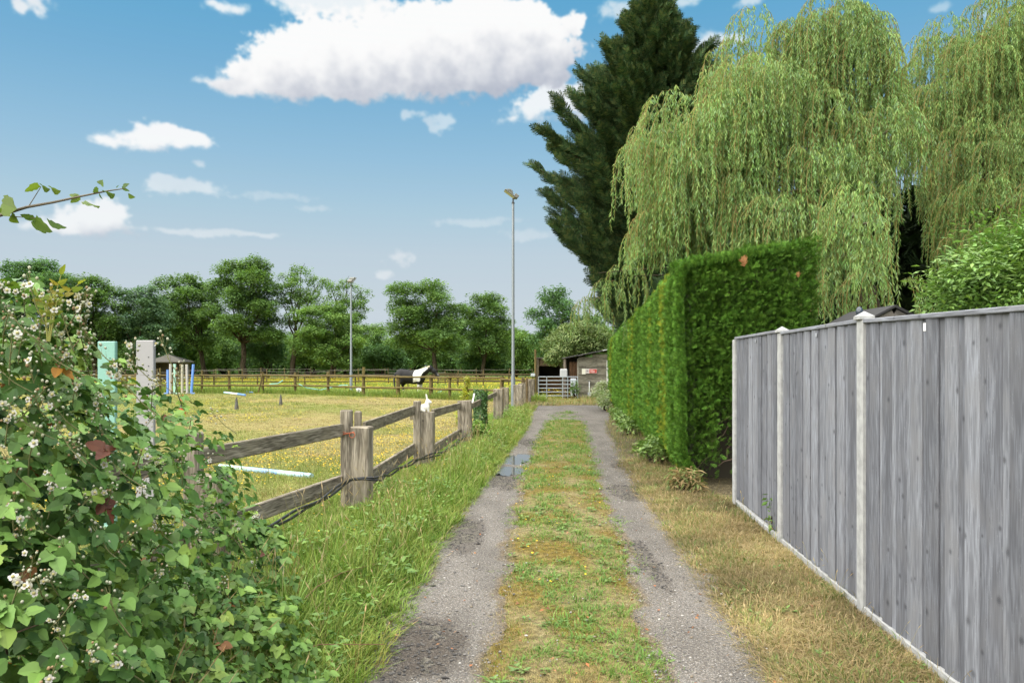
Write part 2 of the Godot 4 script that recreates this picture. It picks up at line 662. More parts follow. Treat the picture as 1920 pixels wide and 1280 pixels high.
# x of the sleeper fence line
func fence_x(d: float) -> float:
	return lin(d, [0.0, 5.3, 8.5, 12.0, 15.5, 22.0, 29.0, 37.0], [-2.9, -2.27, -1.72, -1.36, -0.94, -0.40, 0.12, 0.95])

func back_fence_d(x: float) -> float:
	return lin(x, [-40.0, -12.8, -5.6, -0.5, 1.2], [47.0, 44.0, 39.0, 34.8, 33.5])

func height_at(x: float, d: float) -> float:
	var e := lane(clampf(d, 0.0, 32.0))
	var h := nz.get_noise_2d(x * 6.0, d * 6.0) * 0.012
	if d > 10.5 and d < 15.5 and x > -0.9 and x < 1.0:
		for s in POOLS:
			var q := pow((x - s[0]) / s[2], 2.0) + pow((d - s[1]) / s[3], 2.0)
			h -= 0.042 * (1.0 - smoothstep(0.1, 1.0, q + nz.get_noise_2d(x * 26.0, d * 20.0) * 0.45))
	if d < 33.0:
		if x > e[1] and x < e[2]:
			h += 0.028 * sin(PI * (x - e[1]) / (e[2] - e[1]))
		elif x < e[0] and x > e[0] - 1.6:
			h += 0.05 * smoothstep(0.0, 0.5, e[0] - x)
		elif x > e[3]:
			h += 0.03 * smoothstep(0.0, 0.5, x - e[3])
		elif x <= e[0] - 1.6:
			h += 0.05
		else:
			h -= 0.012
	return h

func ground_color(x: float, d: float) -> Color:
	var n1 := nz.get_noise_2d(x * 3.0, d * 3.0)
	var n2 := nz2.get_noise_2d(x, d)
	if d < 33.5 and d > -1.0:
		var e := lane(clampf(d, 0.0, 32.0))
		if x > e[0] and x < e[3]:
			if x > e[1] - 0.05 and x < e[2] + 0.05:
				var moss := Color(0.155, 0.115, 0.028)
				var dry := Color(0.23, 0.195, 0.11)
				return moss.lerp(dry, clampf(0.45 + nz.get_noise_2d(x * 22.0, d * 14.0) * 1.9 + n1 * 0.5, 0.0, 1.0))
			return Color(0.13, 0.12, 0.11)
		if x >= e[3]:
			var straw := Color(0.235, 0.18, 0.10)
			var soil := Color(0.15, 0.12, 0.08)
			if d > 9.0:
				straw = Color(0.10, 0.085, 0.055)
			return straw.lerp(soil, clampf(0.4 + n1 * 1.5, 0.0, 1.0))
		if x > fence_x(d) - 0.3:
			return Color(0.075, 0.085, 0.03).lerp(Color(0.13, 0.11, 0.05), clampf(0.35 + n1 * 1.2, 0.0, 1.0))
	var bd := back_fence_d(x)
	if d < bd and x < 1.4:
		var straw := Color(0.28, 0.245, 0.10)
		var green := Color(0.20, 0.225, 0.06)
		var k := clampf(0.36 + n1 * 0.9 + n2 * 1.1, 0.0, 1.0)
		# hoof-worn bare earth
		var worn := smoothstep(0.25, 0.5, nz.get_noise_2d(x * 4.0 + 333.0, d * 7.0))
		return straw.lerp(green, k).lerp(Color(0.27, 0.20, 0.12), worn * 0.7)
	if d < 100.0:
		var yel := Color(0.24, 0.22, 0.02)
		var green := Color(0.13, 0.18, 0.03)
		return green.lerp(yel, clampf(0.25 + n2 * 1.4 + smoothstep(4.0, 12.0, d - bd) * 0.5, 0.0, 1.0))
	return Color(0.07, 0.10, 0.03)

func spaced(a: float, b: float, s: float, grow: float, lo: float, hi: float) -> PackedFloat32Array:
	var out := PackedFloat32Array()
	var p := a
	var st := s
	while p > lo:
		st *= grow
		p -= st
		out.append(p)
	out.reverse()
	p = a
	while p < b:
		out.append(p)
		p += s
	st = s
	out.append(b)
	p = b
	while p < hi:
		st *= grow
		p += st
		out.append(p)
	return out

func speckle(w: int, sd: int, cells: float, stones: Array, gaps: Color) -> Array:
	# [colour, relief] of packed small stones
	var f := FastNoiseLite.new()
	f.seed = sd
	f.noise_type = FastNoiseLite.TYPE_CELLULAR
	f.frequency = cells
	f.fractal_type = FastNoiseLite.FRACTAL_NONE
	f.cellular_return_type = FastNoiseLite.RETURN_CELL_VALUE
	var a := f.get_seamless_image(w, w)
	a.convert(Image.FORMAT_L8)
	f.cellular_return_type = FastNoiseLite.RETURN_DISTANCE
	var b := f.get_seamless_image(w, w)
	b.convert(Image.FORMAT_L8)
	var c := noise_img(w, w, 0.02, sd + 3, 4)
	var da := a.get_data()
	var db := b.get_data()
	var dc := c.get_data()
	var out := PackedByteArray()
	out.resize(w * w * 3)
	var rel := PackedByteArray()
	rel.resize(w * w)
	var m := stones.size()
	for i in w * w:
		var s: Color = stones[int(da[i] * 0.999 / 256.0 * m) % m]
		var e := clampf((db[i] / 255.0 - 0.35) * 2.0, 0.0, 1.0)
		s = s.lerp(gaps, e * 0.75)
		var g := 0.8 + 0.4 * dc[i] / 255.0
		out[i * 3] = int(clampf(s.r * g, 0, 1) * 255)
		out[i * 3 + 1] = int(clampf(s.g * g, 0, 1) * 255)
		out[i * 3 + 2] = int(clampf(s.b * g, 0, 1) * 255)
		rel[i] = int((1.0 - e) * 200 + dc[i] * 0.2)
	return [ImageTexture.create_from_image(Image.create_from_data(w, w, false, Image.FORMAT_RGB8, out)), ImageTexture.create_from_image(Image.create_from_data(w, w, false, Image.FORMAT_L8, rel))]

func fine_grain(w: int, sd: int) -> Array:
	var a := noise_img(w, w, 0.2, sd, 3).get_data()
	var b := noise_img(w, w, 0.02, sd + 1, 4).get_data()
	var out := PackedByteArray()
	out.resize(w * w * 3)
	for i in w * w:
		var g := int(clampf(0.62 + (a[i] / 255.0 - 0.5) * 1.1 + (b[i] / 255.0 - 0.5) * 0.4, 0.05, 1.0) * 255)
		out[i * 3] = g
		out[i * 3 + 1] = g
		out[i * 3 + 2] = int(g * 0.96)
	var im := Image.create_from_data(w, w, false, Image.FORMAT_L8, a)
	return [ImageTexture.create_from_image(Image.create_from_data(w, w, false, Image.FORMAT_RGB8, out)), ImageTexture.create_from_image(im)]

func tri_mat(tex: Array, scale: float, relief: float, rough := 0.95) -> StandardMaterial3D:
	var m := StandardMaterial3D.new()
	m.albedo_texture = tex[0]
	m.vertex_color_use_as_albedo = true
	m.roughness = rough
	m.metallic_specular = 0.25
	m.uv1_triplanar = true
	m.uv1_world_triplanar = true
	m.uv1_scale = Vector3(scale, scale, scale)
	m.heightmap_enabled = true
	m.heightmap_texture = tex[1]
	m.heightmap_scale = relief
	return m

func build_ground() -> void:
	var xs := spaced(-14.0, 6.0, 0.13, 1.35, -700.0, 700.0)
	var ds := spaced(-2.0, 50.0, 0.15, 1.3, -120.0, 1200.0)
	var v := PackedVector3Array()
	var c := PackedColorArray()
	var n := PackedVector3Array()
	for d in ds:
		for x in xs:
			v.append(Vector3(x, height_at(x, d) if absf(x) < 60.0 and d < 120.0 else 0.0, -d))
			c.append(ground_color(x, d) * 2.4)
			n.append(Vector3.UP)
	var w := xs.size()
	for i in ds.size():
		for j in w:
			var a := v[i * w + maxi(0, j - 1)]
			var b := v[i * w + mini(w - 1, j + 1)]
			var e := v[maxi(0, i - 1) * w + j]
			var f := v[mini(ds.size() - 1, i + 1) * w + j]
			n[i * w + j] = (b - a).cross(f - e).normalized()
			if n[i * w + j].y < 0.0:
				n[i * w + j] = -n[i * w + j]
	var idx := PackedInt32Array()
	for i in ds.size() - 1:
		for j in w - 1:
			var a := i * w + j
			idx.append_array(PackedInt32Array([a, a + w, a + 1, a + 1, a + w, a + w + 1]))
	var gm := tri_mat(fine_grain(512, 31), 1.3, 1.2)
	structure("ground", indexed(v, c, idx, n), gm, "dry grassy ground of the lane, paddock and pasture", "ground")
	# the two wheel tracks and the old tarmac apron
	var grit := speckle(1024, 41, 0.075, [Color8(110, 107, 104), Color8(97, 95, 92), Color8(120, 116, 110), Color8(89, 86, 85), Color8(104, 100, 94), Color8(140, 137, 132), Color8(93, 90, 89), Color8(110, 103, 95)], Color8(82, 77, 71))
	var gmat := tri_mat(grit, 2.1, 0.35)
	for side in 2:
		structure("wheel_track", track_mesh(side, 0.0, 31.0), gmat, ["pale gravel wheel track with puddles, next to the sleeper fence", "grey worn gravel wheel track next to the board fence"][side], "track")
	var ap := PackedVector3Array()
	var ac := PackedColorArray()
	var an := PackedVector3Array()
	var ai := PackedInt32Array()
	for i in 31:
		var d := 22.5 + i * 0.29
		var e := lane(d)
		var l := lerpf(e[0], e[0] + 0.05, 0.5) + nz.get_noise_1d(d * 30.0) * 0.1
		var r := e[3] + nz.get_noise_1d(d * 30.0 + 99.0) * 0.12
		if d > 28.6:
			l += (d - 28.6) * 0.5
		for k in 13:
			var x := lerpf(l, r, k / 12.0)
			ap.append(Vector3(x, height_at(x, d) * 0.3 + 0.022 - (0.03 if (i == 0 or i == 30) else 0.0), -d))
			var w1 := clampf(nz.get_noise_2d(x * 14.0, d * 5.0) * 0.3 + 0.9, 0.4, 1.2)
			ac.append(Color(w1, w1 * 0.99, w1 * 0.98))
			an.append(Vector3.UP)
	for i in 30:
		for k in 12:
			var a := i * 13 + k
			ai.append_array(PackedInt32Array([a, a + 13, a + 1, a + 1, a + 13, a + 14]))
	structure("apron", indexed(ap, ac, ai, an), gmat, "patch of old grey tarmac in front of the stable gate", "tarmac")

func dark_spot(x: float, d: float) -> float:
	# damp potholes that show loose dark stones, where the photograph has them
	var k := 0.0
	for s in [[-0.56, 4.45, 0.34, 0.55], [-0.44, 7.4, 0.22, 0.9], [1.45, 9.9, 0.25, 0.8], [1.75, 12.4, 0.2, 0.5], [0.42, 16.2, 0.3, 0.8], [-0.08, 10.9, 0.3, 1.0], [1.1, 6.4, 0.12, 1.0]]:
		var q := pow((x - s[0]) / s[2], 2.0) + pow((d - s[1]) / s[3], 2.0)
		k = maxf(k, 1.0 - smoothstep(0.35, 1.15, q + nz.get_noise_2d(x * 40.0, d * 40.0) * 0.5))
	return k

func track_mesh(side: int, d0: float, d1: float) -> ArrayMesh:
	var v := PackedVector3Array()
	var c := PackedColorArray()
	var n := PackedVector3Array()
	var idx := PackedInt32Array()
	var m := 23
	var rows := 0
	var d := d0
	while d < d1:
		var e := lane(d)
		var l := e[side * 2] + nz.get_noise_2d(d * 14.0, side * 50.0) * 0.11 + nz.get_noise_2d(d * 60.0, side * 50.0 + 9.0) * 0.03
		var r := e[side * 2 + 1] + nz.get_noise_2d(d * 14.0, side * 50.0 + 25.0) * 0.13 + nz.get_noise_2d(d * 60.0, side * 50.0 + 33.0) * 0.04
		for k in m:
			var t := k / float(m - 1)
			var x := lerpf(l, r, t)
			var edge := minf(t, 1.0 - t)
			var k2 := dark_spot(x, d)
			v.append(Vector3(x, height_at(x, d) + (0.012 if edge > 0.03 else -0.004) - k2 * 0.012, -d))
			var w1 := clampf(0.94 + nz.get_noise_2d(x * 24.0, d * 10.0) * 0.28 + nz2.get_noise_2d(x * 2.0, d * 2.0) * 0.2, 0.5, 1.2)
			w1 *= 0.92
			var cc := Color(w1, w1 * 0.995, w1 * 0.985)
			cc = cc.lerp(Color(0.50, 0.47, 0.44), k2 * (1.0 if d < 5.2 and side == 0 else 0.6))
			# earth and moss trodden in from the sides
			var soil := smoothstep(0.16, 0.0, edge + nz.get_noise_2d(x * 70.0, d * 40.0) * 0.13)
			cc = cc.lerp(Color(0.95, 0.78, 0.50) * (0.8 + nz.get_noise_2d(x * 90.0, d * 90.0) * 0.5), soil * 0.75)
			c.append(cc)
			n.append(Vector3.UP)
		rows += 1
		d += 0.06 if d < 15.5 else 0.2
	for i in rows - 1:
		for k in m - 1:
			var a := i * m + k
			idx.append_array(PackedInt32Array([a, a + m, a + 1, a + 1, a + m, a + m + 1]))
	return indexed(v, c, idx, n)

func pebble_mesh(sd: int) -> ArrayMesh:
	var lr := RandomNumberGenerator.new()
	lr.seed = sd
	var b := MB.new()
	var ps := []
	for q: Vector3 in [Vector3(1, 0, 0), Vector3(-1, 0, 0), Vector3(0, 1, 0), Vector3(0, -1, 0), Vector3(0, 0, 1), Vector3(0, 0, -1)]:
		ps.append(q * lr.randf_range(0.7, 1.1) + Vector3(lr.randf_range(-0.25, 0.25), 0, lr.randf_range(-0.25, 0.25)))
	for sx in [0, 1]:
		for sy in [2, 3]:
			for sz in [4, 5]:
				var mid: Vector3 = (ps[sx] + ps[sy] + ps[sz]).normalized() * lr.randf_range(0.8, 1.0)
				for e: Array in [[sx, sy], [sy, sz], [sz, sx]]:
					var p0: Vector3 = ps[e[0]]
					var p1: Vector3 = ps[e[1]]
					b.t3(p0, p1, mid, p0.normalized(), p1.normalized(), mid.normalized())
	return b.done()

func build_stones() -> void:
	var grey := [Color(0.16, 0.152, 0.145), Color(0.12, 0.115, 0.11), Color(0.22, 0.21, 0.195), Color(0.085, 0.083, 0.08), Color(0.16, 0.135, 0.10), Color(0.32, 0.31, 0.29)]
	for kind in 2:
		var xf := []
		var cols := PackedColorArray()
		var many := 9000
		for i in many:
			var d := 2.7 + 15.0 * pow(rng.randf(), 1.7)
			var e := lane(d)
			var x: float
			if rng.randf() < 0.94:
				var s := rng.randi() % 2
				x = lerpf(e[s * 2] - 0.03, e[s * 2 + 1] + 0.04, rng.randf())
			else:
				x = lerpf(e[1], e[2], rng.randf())
			var dk := dark_spot(x, d)
			if dk < 0.4 and rng.randf() < 0.35:
				continue
			var r := rr(0.0025, 0.0065) if rng.randf() < 0.93 else rr(0.007, 0.014)
			if dk > 0.5 and rng.randf() < 0.5:
				r = rr(0.006, 0.013)
			var b := Basis.from_euler(Vector3(rr(-0.4, 0.4), rr(0, TAU), rr(-0.4, 0.4))).scaled(Vector3(r, r * rr(0.45, 0.8), r))
			xf.append(Transform3D(b, Vector3(x, height_at(x, d) + 0.012 - dk * 0.012 + r * 0.25, -d)))
			var cc: Color = grey[rng.randi() % 6]
			if dk > 0.5:
				cc = [Color(0.055, 0.052, 0.05), Color(0.085, 0.08, 0.075), Color(0.04, 0.039, 0.038)][rng.randi() % 3]
			cols.append(cc)
		var o := scatter(self, "gravel", pebble_mesh(60 + kind), vcol(0.9), xf, cols)
		tag(o, ["loose rounded grey gravel scattered over both wheel tracks", "loose angular grey gravel scattered over both wheel tracks"][kind], "gravel", "", "stuff")

func build_puddles() -> void:
	var wm := StandardMaterial3D.new()
	wm.albedo_color = sr(0.03, 0.028, 0.02)
	wm.roughness = 0.02
	wm.metallic_specular = 0.6
	var spots := [[Vector3(0.06, 0, -13.45), 0.40, 0.95, "wide puddle lying in the pale wheel track, farther along the lane"], [Vector3(-0.10, 0, -11.95), 0.36, 0.52, "smaller puddle lying in the pale wheel track beside the long grass"]]
	for s in spots:
		var b := MB.new()
		var at: Vector3 = s[0]
		var prev := Vector3.ZERO
		var first := Vector3.ZERO
		for k in 81:
			var a := TAU * (k % 80) / 80.0
			var r := 1.0 + nz.get_noise_2d(cos(a) * 9.0 + at.z * 30.0, sin(a) * 9.0) * 0.7 + nz.get_noise_2d(cos(a) * 34.0 + at.z * 30.0, sin(a) * 34.0) * 0.5
			var p := Vector3(cos(a) * s[1] * r, 0, sin(a) * s[2] * r)
			if k > 0:
				b.t3(Vector3.ZERO, prev, p, Vector3.UP, Vector3.UP, Vector3.UP)
			prev = p
		var o := part(self, "puddle", b.done(), wm, Transform3D(Basis.IDENTITY, Vector3(at.x, -0.013, at.z)))
		tag(o, s[3], "puddle", "", "structure")

# ---------------------------------------------------------------- grasses
func blade(b: MB, base: Vector3, dir: float, h: float, lean: float, w: float, cc: Color) -> void:
	var side := Vector3(cos(dir + PI / 2), 0, sin(dir + PI / 2)) * w * 0.5
	var out := Vector3(cos(dir), 0, sin(dir))
	var m := base + Vector3(0, h * 0.55, 0) + out * lean * h * 0.28
	var t := base + Vector3(0, h * (1.0 - 0.28 * lean), 0) + out * lean * h * 0.85
	b.col = cc
	b.flat(base - side, m - side * 0.8, base + side)
	b.flat(base + side, m - side * 0.8, m + side * 0.8)
	b.flat(m - side * 0.8, t, m + side * 0.8)

func tuft(sd: int, count: int, hmin: float, hmax: float, spread: float, w: float, lean: float, cols: Array, seeds := 0) -> ArrayMesh:
	var lr := RandomNumberGenerator.new()
	lr.seed = sd
	var b := MB.new()
	for i in count:
		var a := lr.randf() * TAU
		var r := spread * sqrt(lr.randf())
		var base := Vector3(cos(a) * r, -0.02, sin(a) * r)
		blade(b, base, a + lr.randf_range(-1.2, 1.2), lr.randf_range(hmin, hmax), lr.randf_range(0.2, 1.0) * lean, w * lr.randf_range(0.7, 1.3), cols[lr.randi() % cols.size()])
	for i in seeds:
		# flowering grass stems with a pale head
		var a := lr.randf() * TAU
		var base := Vector3(cos(a), 0, sin(a)) * spread * lr.randf()
		var h := hmax * lr.randf_range(1.0, 1.45)
		var out := Vector3(cos(a), 0, sin(a)) * h * lr.randf_range(0.1, 0.45)
		var top := base + Vector3(0, h, 0) + out
		var mid := base + Vector3(0, h * 0.6, 0) + out * 0.35
		b.col = Color(0.27, 0.23, 0.10)
		var s := Vector3(-sin(a), 0, cos(a)) * 0.0012
		b.q2(base - s, mid - s, mid + s, base + s)
		b.q2(mid - s, top - s, top + s, mid + s)
		b.col = Color(0.36, 0.29, 0.16)
		var tip := top + (top - mid).normalized() * h * 0.16 + out * 0.12
		var s2 := Vector3(-sin(a), 0, cos(a)) * 0.0035
		var q := top.lerp(tip, 0.4)
		b.flat(top, q - s2, q + s2)
		b.flat(q - s2, tip, q + s2)
		var s3 := Vector3(0, 0.0035, 0)
		b.flat(top, q - s3, q + s3)
		b.flat(q - s3, tip, q + s3)
	return b.done()

func leafy(sd: int, count: int, spread: float, hgt: float, leaf: float, cols: Array) -> ArrayMesh:
	# a low weed: small ovate leaves on short stalks
	var lr := RandomNumberGenerator.new()
	lr.seed = sd
	var b := MB.new()
	for i in count:
		var a := lr.randf() * TAU
		var r := spread * sqrt(lr.randf())
		var p := Vector3(cos(a) * r, hgt * lr.randf_range(0.15, 1.0), sin(a) * r)
		var f := a + lr.randf_range(-1.4, 1.4)
		var out := Vector3(cos(f), lr.randf_range(-0.35, 0.5), sin(f)).normalized()
		var s := Vector3(-sin(f), lr.randf_range(-0.3, 0.3), cos(f)).normalized()
		var l := leaf * lr.randf_range(0.6, 1.3)
		b.col = cols[lr.randi() % cols.size()]
		var up := Vector3(0, l * 0.12, 0)
		var m1 := p + out * l * 0.4
		b.flat(p, m1 - s * l * 0.3 + up, m1)
		b.flat(p, m1, m1 + s * l * 0.3 + up)
		b.flat(m1 - s * l * 0.3 + up, p + out * l, m1)
		b.flat(m1, p + out * l, m1 + s * l * 0.3 + up)
	return b.done()

func flower_disc(sd: int, count: int, spread: float, hmin: float, hmax: float, r: float, cc: Color) -> ArrayMesh:
	var lr := RandomNumberGenerator.new()
	lr.seed = sd
	var b := MB.new()
	for i in count:
		var a := lr.randf() * TAU
		var q := spread * sqrt(lr.randf())
		var h := lr.randf_range(hmin, hmax)
		var base := Vector3(cos(a) * q, 0, sin(a) * q)
		var top := base + Vector3(lr.randf_range(-0.2, 0.2) * h, h, lr.randf_range(-0.2, 0.2) * h)
		b.col = Color(0.12, 0.16, 0.04)
		var s := Vector3(cos(a), 0, sin(a)) * 0.0015
		b.flat(base - s, top, base + s)
		b.col = cc * lr.randf_range(0.85, 1.1)
		var tilt := Basis.from_euler(Vector3(lr.randf_range(-0.5, 0.5), 0, lr.randf_range(-0.5, 0.5)))
		var rad := r * lr.randf_range(0.7, 1.2)
		for k in 5:
			var a0 := TAU * k / 5.0
			var a1 := TAU * (k + 1) / 5.0
			b.flat(top + Vector3(0, rad * 0.25, 0), top + tilt * Vector3(cos(a0), 0, sin(a0)) * rad, top + tilt * Vector3(cos(a1), 0, sin(a1)) * rad)
			b.flat(top - Vector3(0, rad * 0.4, 0), top + tilt * Vector3(cos(a1), 0, sin(a1)) * rad, top + tilt * Vector3(cos(a0), 0, sin(a0)) * rad)
	return b.done()

func turf(x: float, d: float, s: float, sy := 1.0) -> Transform3D:
	var y := height_at(x, d)
	return Transform3D(Basis.from_euler(Vector3(rr(-0.12, 0.12), rr(0, TAU), rr(-0.12, 0.12))).scaled(Vector3(s, s * sy, s)), Vector3(x, y, -d))

func shade_mul(lo: float, hi: float, warm := 0.0) -> Color:
	var k := rr(lo, hi)
	var w := rr(-warm, warm)
	return Color(k * (1.0 + w), k, k * (1.0 - w * 0.5))

func build_grasses() -> void:
	var gm := vcol(0.75, 0.5, 0.35)
	var green := [Color(0.135, 0.235, 0.036), Color(0.165, 0.275, 0.043), Color(0.10, 0.19, 0.03), Color(0.20, 0.28, 0.058), Color(0.215, 0.245, 0.07)]
	var lush := [Color(0.13, 0.235, 0.03), Color(0.165, 0.28, 0.038), Color(0.09, 0.175, 0.025)]
	var straw := [Color(0.30, 0.235, 0.12), Color(0.36, 0.28, 0.15), Color(0.24, 0.185, 0.09), Color(0.27, 0.23, 0.10), Color(0.20, 0.19, 0.07)]
	# --- long grass of the verge between the sleeper fence and the track
	for kind in 3:
		var mesh := tuft(100 + kind, [15, 13, 12][kind], [0.10, 0.14, 0.08][kind], [0.26, 0.36, 0.20][kind], 0.07, 0.006, [0.9, 1.0, 1.2][kind], [green, green, lush][kind], [0, 2, 0][kind])
		var xf := []
		var cols := PackedColorArray()
		for i in [10500, 1300, 9500][kind]:
			var d := 2.4 + 28.0 * pow(rng.randf(), 1.75)
			var e := lane(d)
			var fx := fence_x(d)
			var x := lerpf(fx - 0.45, e[0] + 0.04, rng.randf())
			var edge := e[0] - x
			var hh := 0.45 + 0.6 * smoothstep(0.0, 0.45, edge) + nz.get_noise_2d(x * 9.0, d * 9.0) * 0.35
			hh *= lerpf(0.45, 1.0, smoothstep(0.0, 0.3, x - fx - 0.05))
			if kind == 1 and x < fx + 0.3:
				continue
			xf.append(turf(x, d, rr(0.8, 1.15), hh))
			var dryness := clampf(nz.get_noise_2d(x * 7.0 + 50.0, d * 7.0) * 1.5 + (0.45 if edge < 0.12 else -0.12), 0.0, 1.0)
			cols.append(shade_mul(0.75, 1.2, 0.1) * Color(1, 1, 1).lerp(Color(1.5, 1.12, 1.3), dryness * 0.6))
		var o := scatter(self, "verge_grass", mesh, gm, xf, cols)
		tag(o, ["green grass growing on the verge below the sleeper fence", "tall flowering grass with pale heads below the sleeper fence", "short lush grass filling the verge below the sleeper fence"][kind], "grass", "", "stuff")
	# --- weeds among it
	for kind in 2:
		var xf := []
		var cols := PackedColorArray()
		for i in [750, 300][kind]:
			var d := 2.7 + 24.0 * pow(rng.randf(), 1.9)
			var e := lane(d)
			var x := lerpf(fence_x(d) - 0.1, e[0] - 0.12, rng.randf())
			if nz.get_noise_2d(x * 6.0 + 300.0 * kind, d * 6.0) < -0.05 and d > 4.5:
				continue
			xf.append(turf(x, d, rr(0.7, 1.3), rr(0.7, 1.2)))
			cols.append(shade_mul(0.7, 1.25, 0.08))
		var mesh := leafy(130 + kind, [16, 22][kind], [0.09, 0.13][kind], [0.14, 0.30][kind], [0.055, 0.05][kind], [Color(0.12, 0.22, 0.03), Color(0.15, 0.26, 0.04), Color(0.09, 0.18, 0.03)])
		var o := scatter(self, "verge_weeds", mesh, vcol(0.55, 0.45), xf, cols)
		tag(o, ["low leafy weeds spreading through the verge grass", "knee high leafy weeds standing in the verge grass"][kind], "weeds", "", "stuff")
	# --- the strip between the wheel tracks
	for kind in 3:
		var xf := []
		var cols := PackedColorArray()
		for i in [13000, 2600, 15000][kind]:
			var d := 2.6 + 24.0 * pow(rng.randf(), 1.6)
			var e := lane(d)
			var t := rng.randf()
			var x := lerpf(e[1] - 0.10, e[2] + 0.12, t) + rr(-0.05, 0.05)
			var patch := nz.get_noise_2d(x * 20.0 + 90.0, d * 12.0) * 0.6 + nz.get_noise_2d(x * 7.0 + 30.0, d * 4.0) * 0.5 + 0.25 * smoothstep(7.0, 15.0, d)
			if kind == 0 and patch < 0.0 and rng.randf() < 0.8:
				continue
			if kind == 1 and patch < 0.08:
				continue
			var far := smoothstep(6.0, 14.0, d)
			xf.append(turf(x, d, rr(0.7, 1.2), rr(0.5, 1.1) * (1.0 + 0.5 * far)))
			cols.append(shade_mul(0.8, 1.2, 0.12))
		var mesh: ArrayMesh
		if kind == 0:
			mesh = tuft(150, 10, 0.02, 0.06, 0.05, 0.0045, 1.2, green)
		elif kind == 1:
			mesh = tuft(151, 11, 0.035, 0.085, 0.05, 0.007, 1.4, [Color(0.10, 0.19, 0.04), Color(0.13, 0.22, 0.05), Color(0.17, 0.24, 0.07)])
		else:
			mesh = tuft(152, 13, 0.018, 0.05, 0.08, 0.003, 1.9, straw)
		var o := scatter(self, "strip_grass", mesh, gm, xf, cols)
		tag(o, ["short green grass on the strip between the wheel tracks", "broad bladed tufts on the strip between the wheel tracks", "dry straw coloured grass on the strip between the wheel tracks"][kind], "grass", "", "stuff")
	# --- parched verge under the board fence and along the hedge
	for kind in 3:
		var xf := []
		var cols := PackedColorArray()
		for i in [11000, 2400, 900][kind]:
			var d := 2.2 + (11.0 if kind < 2 else 26.0) * pow(rng.randf(), 1.35)
			var e := lane(d)
			var far_x := lin(d, [0.0, 8.8, 9.6, 29.0], [1.98, 2.62, 2.4, 3.9])
			var x := lerpf(e[3] - 0.05, far_x, rng.randf())
			if kind == 1 and nz.get_noise_2d(x * 12.0, d * 12.0 + 70.0) < 0.08:
				continue
			if kind == 0 and d > 10.0 and rng.randf() < 0.5:
				continue
			xf.append(turf(x, d, rr(0.8, 1.25), rr(0.45, 0.95)))
			var tone := 1.0 + nz.get_noise_2d(x * 8.0 + 11.0, d * 8.0) * 0.7
			cols.append(shade_mul(0.85, 1.2, 0.08) * tone)
		var mesh: ArrayMesh
		if kind == 0:
			mesh = tuft(160, 15, 0.025, 0.085, 0.085, 0.0035, 1.9, straw)
		elif kind == 1:
			mesh = tuft(161, 12, 0.04, 0.10, 0.06, 0.008, 1.2, [Color(0.10, 0.16, 0.04), Color(0.14, 0.19, 0.05), Color(0.2, 0.2, 0.07)])
		else:
			mesh = tuft(162, 9, 0.06, 0.2, 0.08, 0.004, 1.0, [Color(0.17, 0.17, 0.06), Color(0.12, 0.17, 0.04), straw[0]], 1)
		var o := scatter(self, "dry_grass", mesh, gm, xf, cols)
		tag(o, ["parched straw coloured grass at the foot of the board fence", "green tufts in the parched grass below the board fence", "thin wild grass along the foot of the conifer hedge"][kind], "grass", "", "stuff")
	# --- the paddock
	for kind in 2:
		var xf := []
		var cols := PackedColorArray()
		for i in [15000, 7000][kind]:
			var d := 5.5 + 40.0 * pow(rng.randf(), 1.3)
			var x := lerpf(maxf(-0.72 * d - 1.0, -32.0), fence_x(minf(d, 37.0)) - 0.15, rng.randf())
			if d > back_fence_d(x):
				continue
			var s := rr(0.8, 1.3) * lerpf(1.0, 1.8, smoothstep(8.0, 40.0, d))
			var gr := clampf(0.36 + nz.get_noise_2d(x * 3.0, d * 3.0) * 0.9 + nz2.get_noise_2d(x, d) * 1.1, 0.0, 1.0)
			if kind == 1 and gr < 0.3 and d > 12.0:
				continue
			xf.append(turf(x, d, s, rr(0.5, 1.0) * (1.4 if d < 13.0 and kind == 1 else 0.8)))
			cols.append(shade_mul(0.85, 1.15, 0.06) * Color(1.0, 1.0, 1.0).lerp(Color(0.72, 0.95, 0.6), gr))
		var mesh := tuft(170, 20, 0.03, 0.07, 0.14, 0.006, 1.4, straw) if kind == 0 else tuft(171, 14, 0.05, 0.13, 0.11, 0.006, 1.0, [Color(0.22, 0.22, 0.07), Color(0.17, 0.20, 0.05), straw[0]])
		var o := scatter(self, "paddock_grass", mesh, gm, xf, cols)
		tag(o, ["short bleached grass of the riding paddock", "longer green grass in patches of the riding paddock"][kind], "grass", "", "stuff")
	# rough grass along the foot of the rail fence, and the pasture behind
	var xr := []
	var cr := PackedColorArray()
	for i in 5200:
		var x := rr(-36.0, 1.2)
		var d := back_fence_d(x) + rr(-0.2, 3.5) * rng.randf() + (0.0 if rng.randf() < 0.5 else rr(0.0, 22.0))
		xr.append(turf(x, d, rr(1.6, 2.8), rr(0.7, 1.3)))
		cr.append(shade_mul(0.85, 1.3, 0.1))
	var o2 := scatter(self, "pasture_grass", tuft(180, 18, 0.08, 0.18, 0.16, 0.012, 0.9, [Color(0.12, 0.20, 0.035), Color(0.17, 0.24, 0.05), Color(0.2, 0.24, 0.06)]), gm, xr, cr)
	tag(o2, "rough green grass along the rail fence and in the pasture", "grass", "", "stuff")
	# --- yellow flowers
	var yl := Color(0.62, 0.42, 0.012)
	var xn := []
	var cn := PackedColorArray()
	for i in 2600:
		var d := 6.6 + 9.5 * rng.randf()
		var x := fence_x(d) - 0.1 - 3.4 * pow(rng.randf(), 1.2)
		if nz.get_noise_2d(x * 5.0 + 500.0, d * 5.0) < -0.12:
			continue
		xn.append(turf(x, d, rr(0.8, 1.2), rr(0.7, 1.2)))
		cn.append(shade_mul(0.85, 1.15))
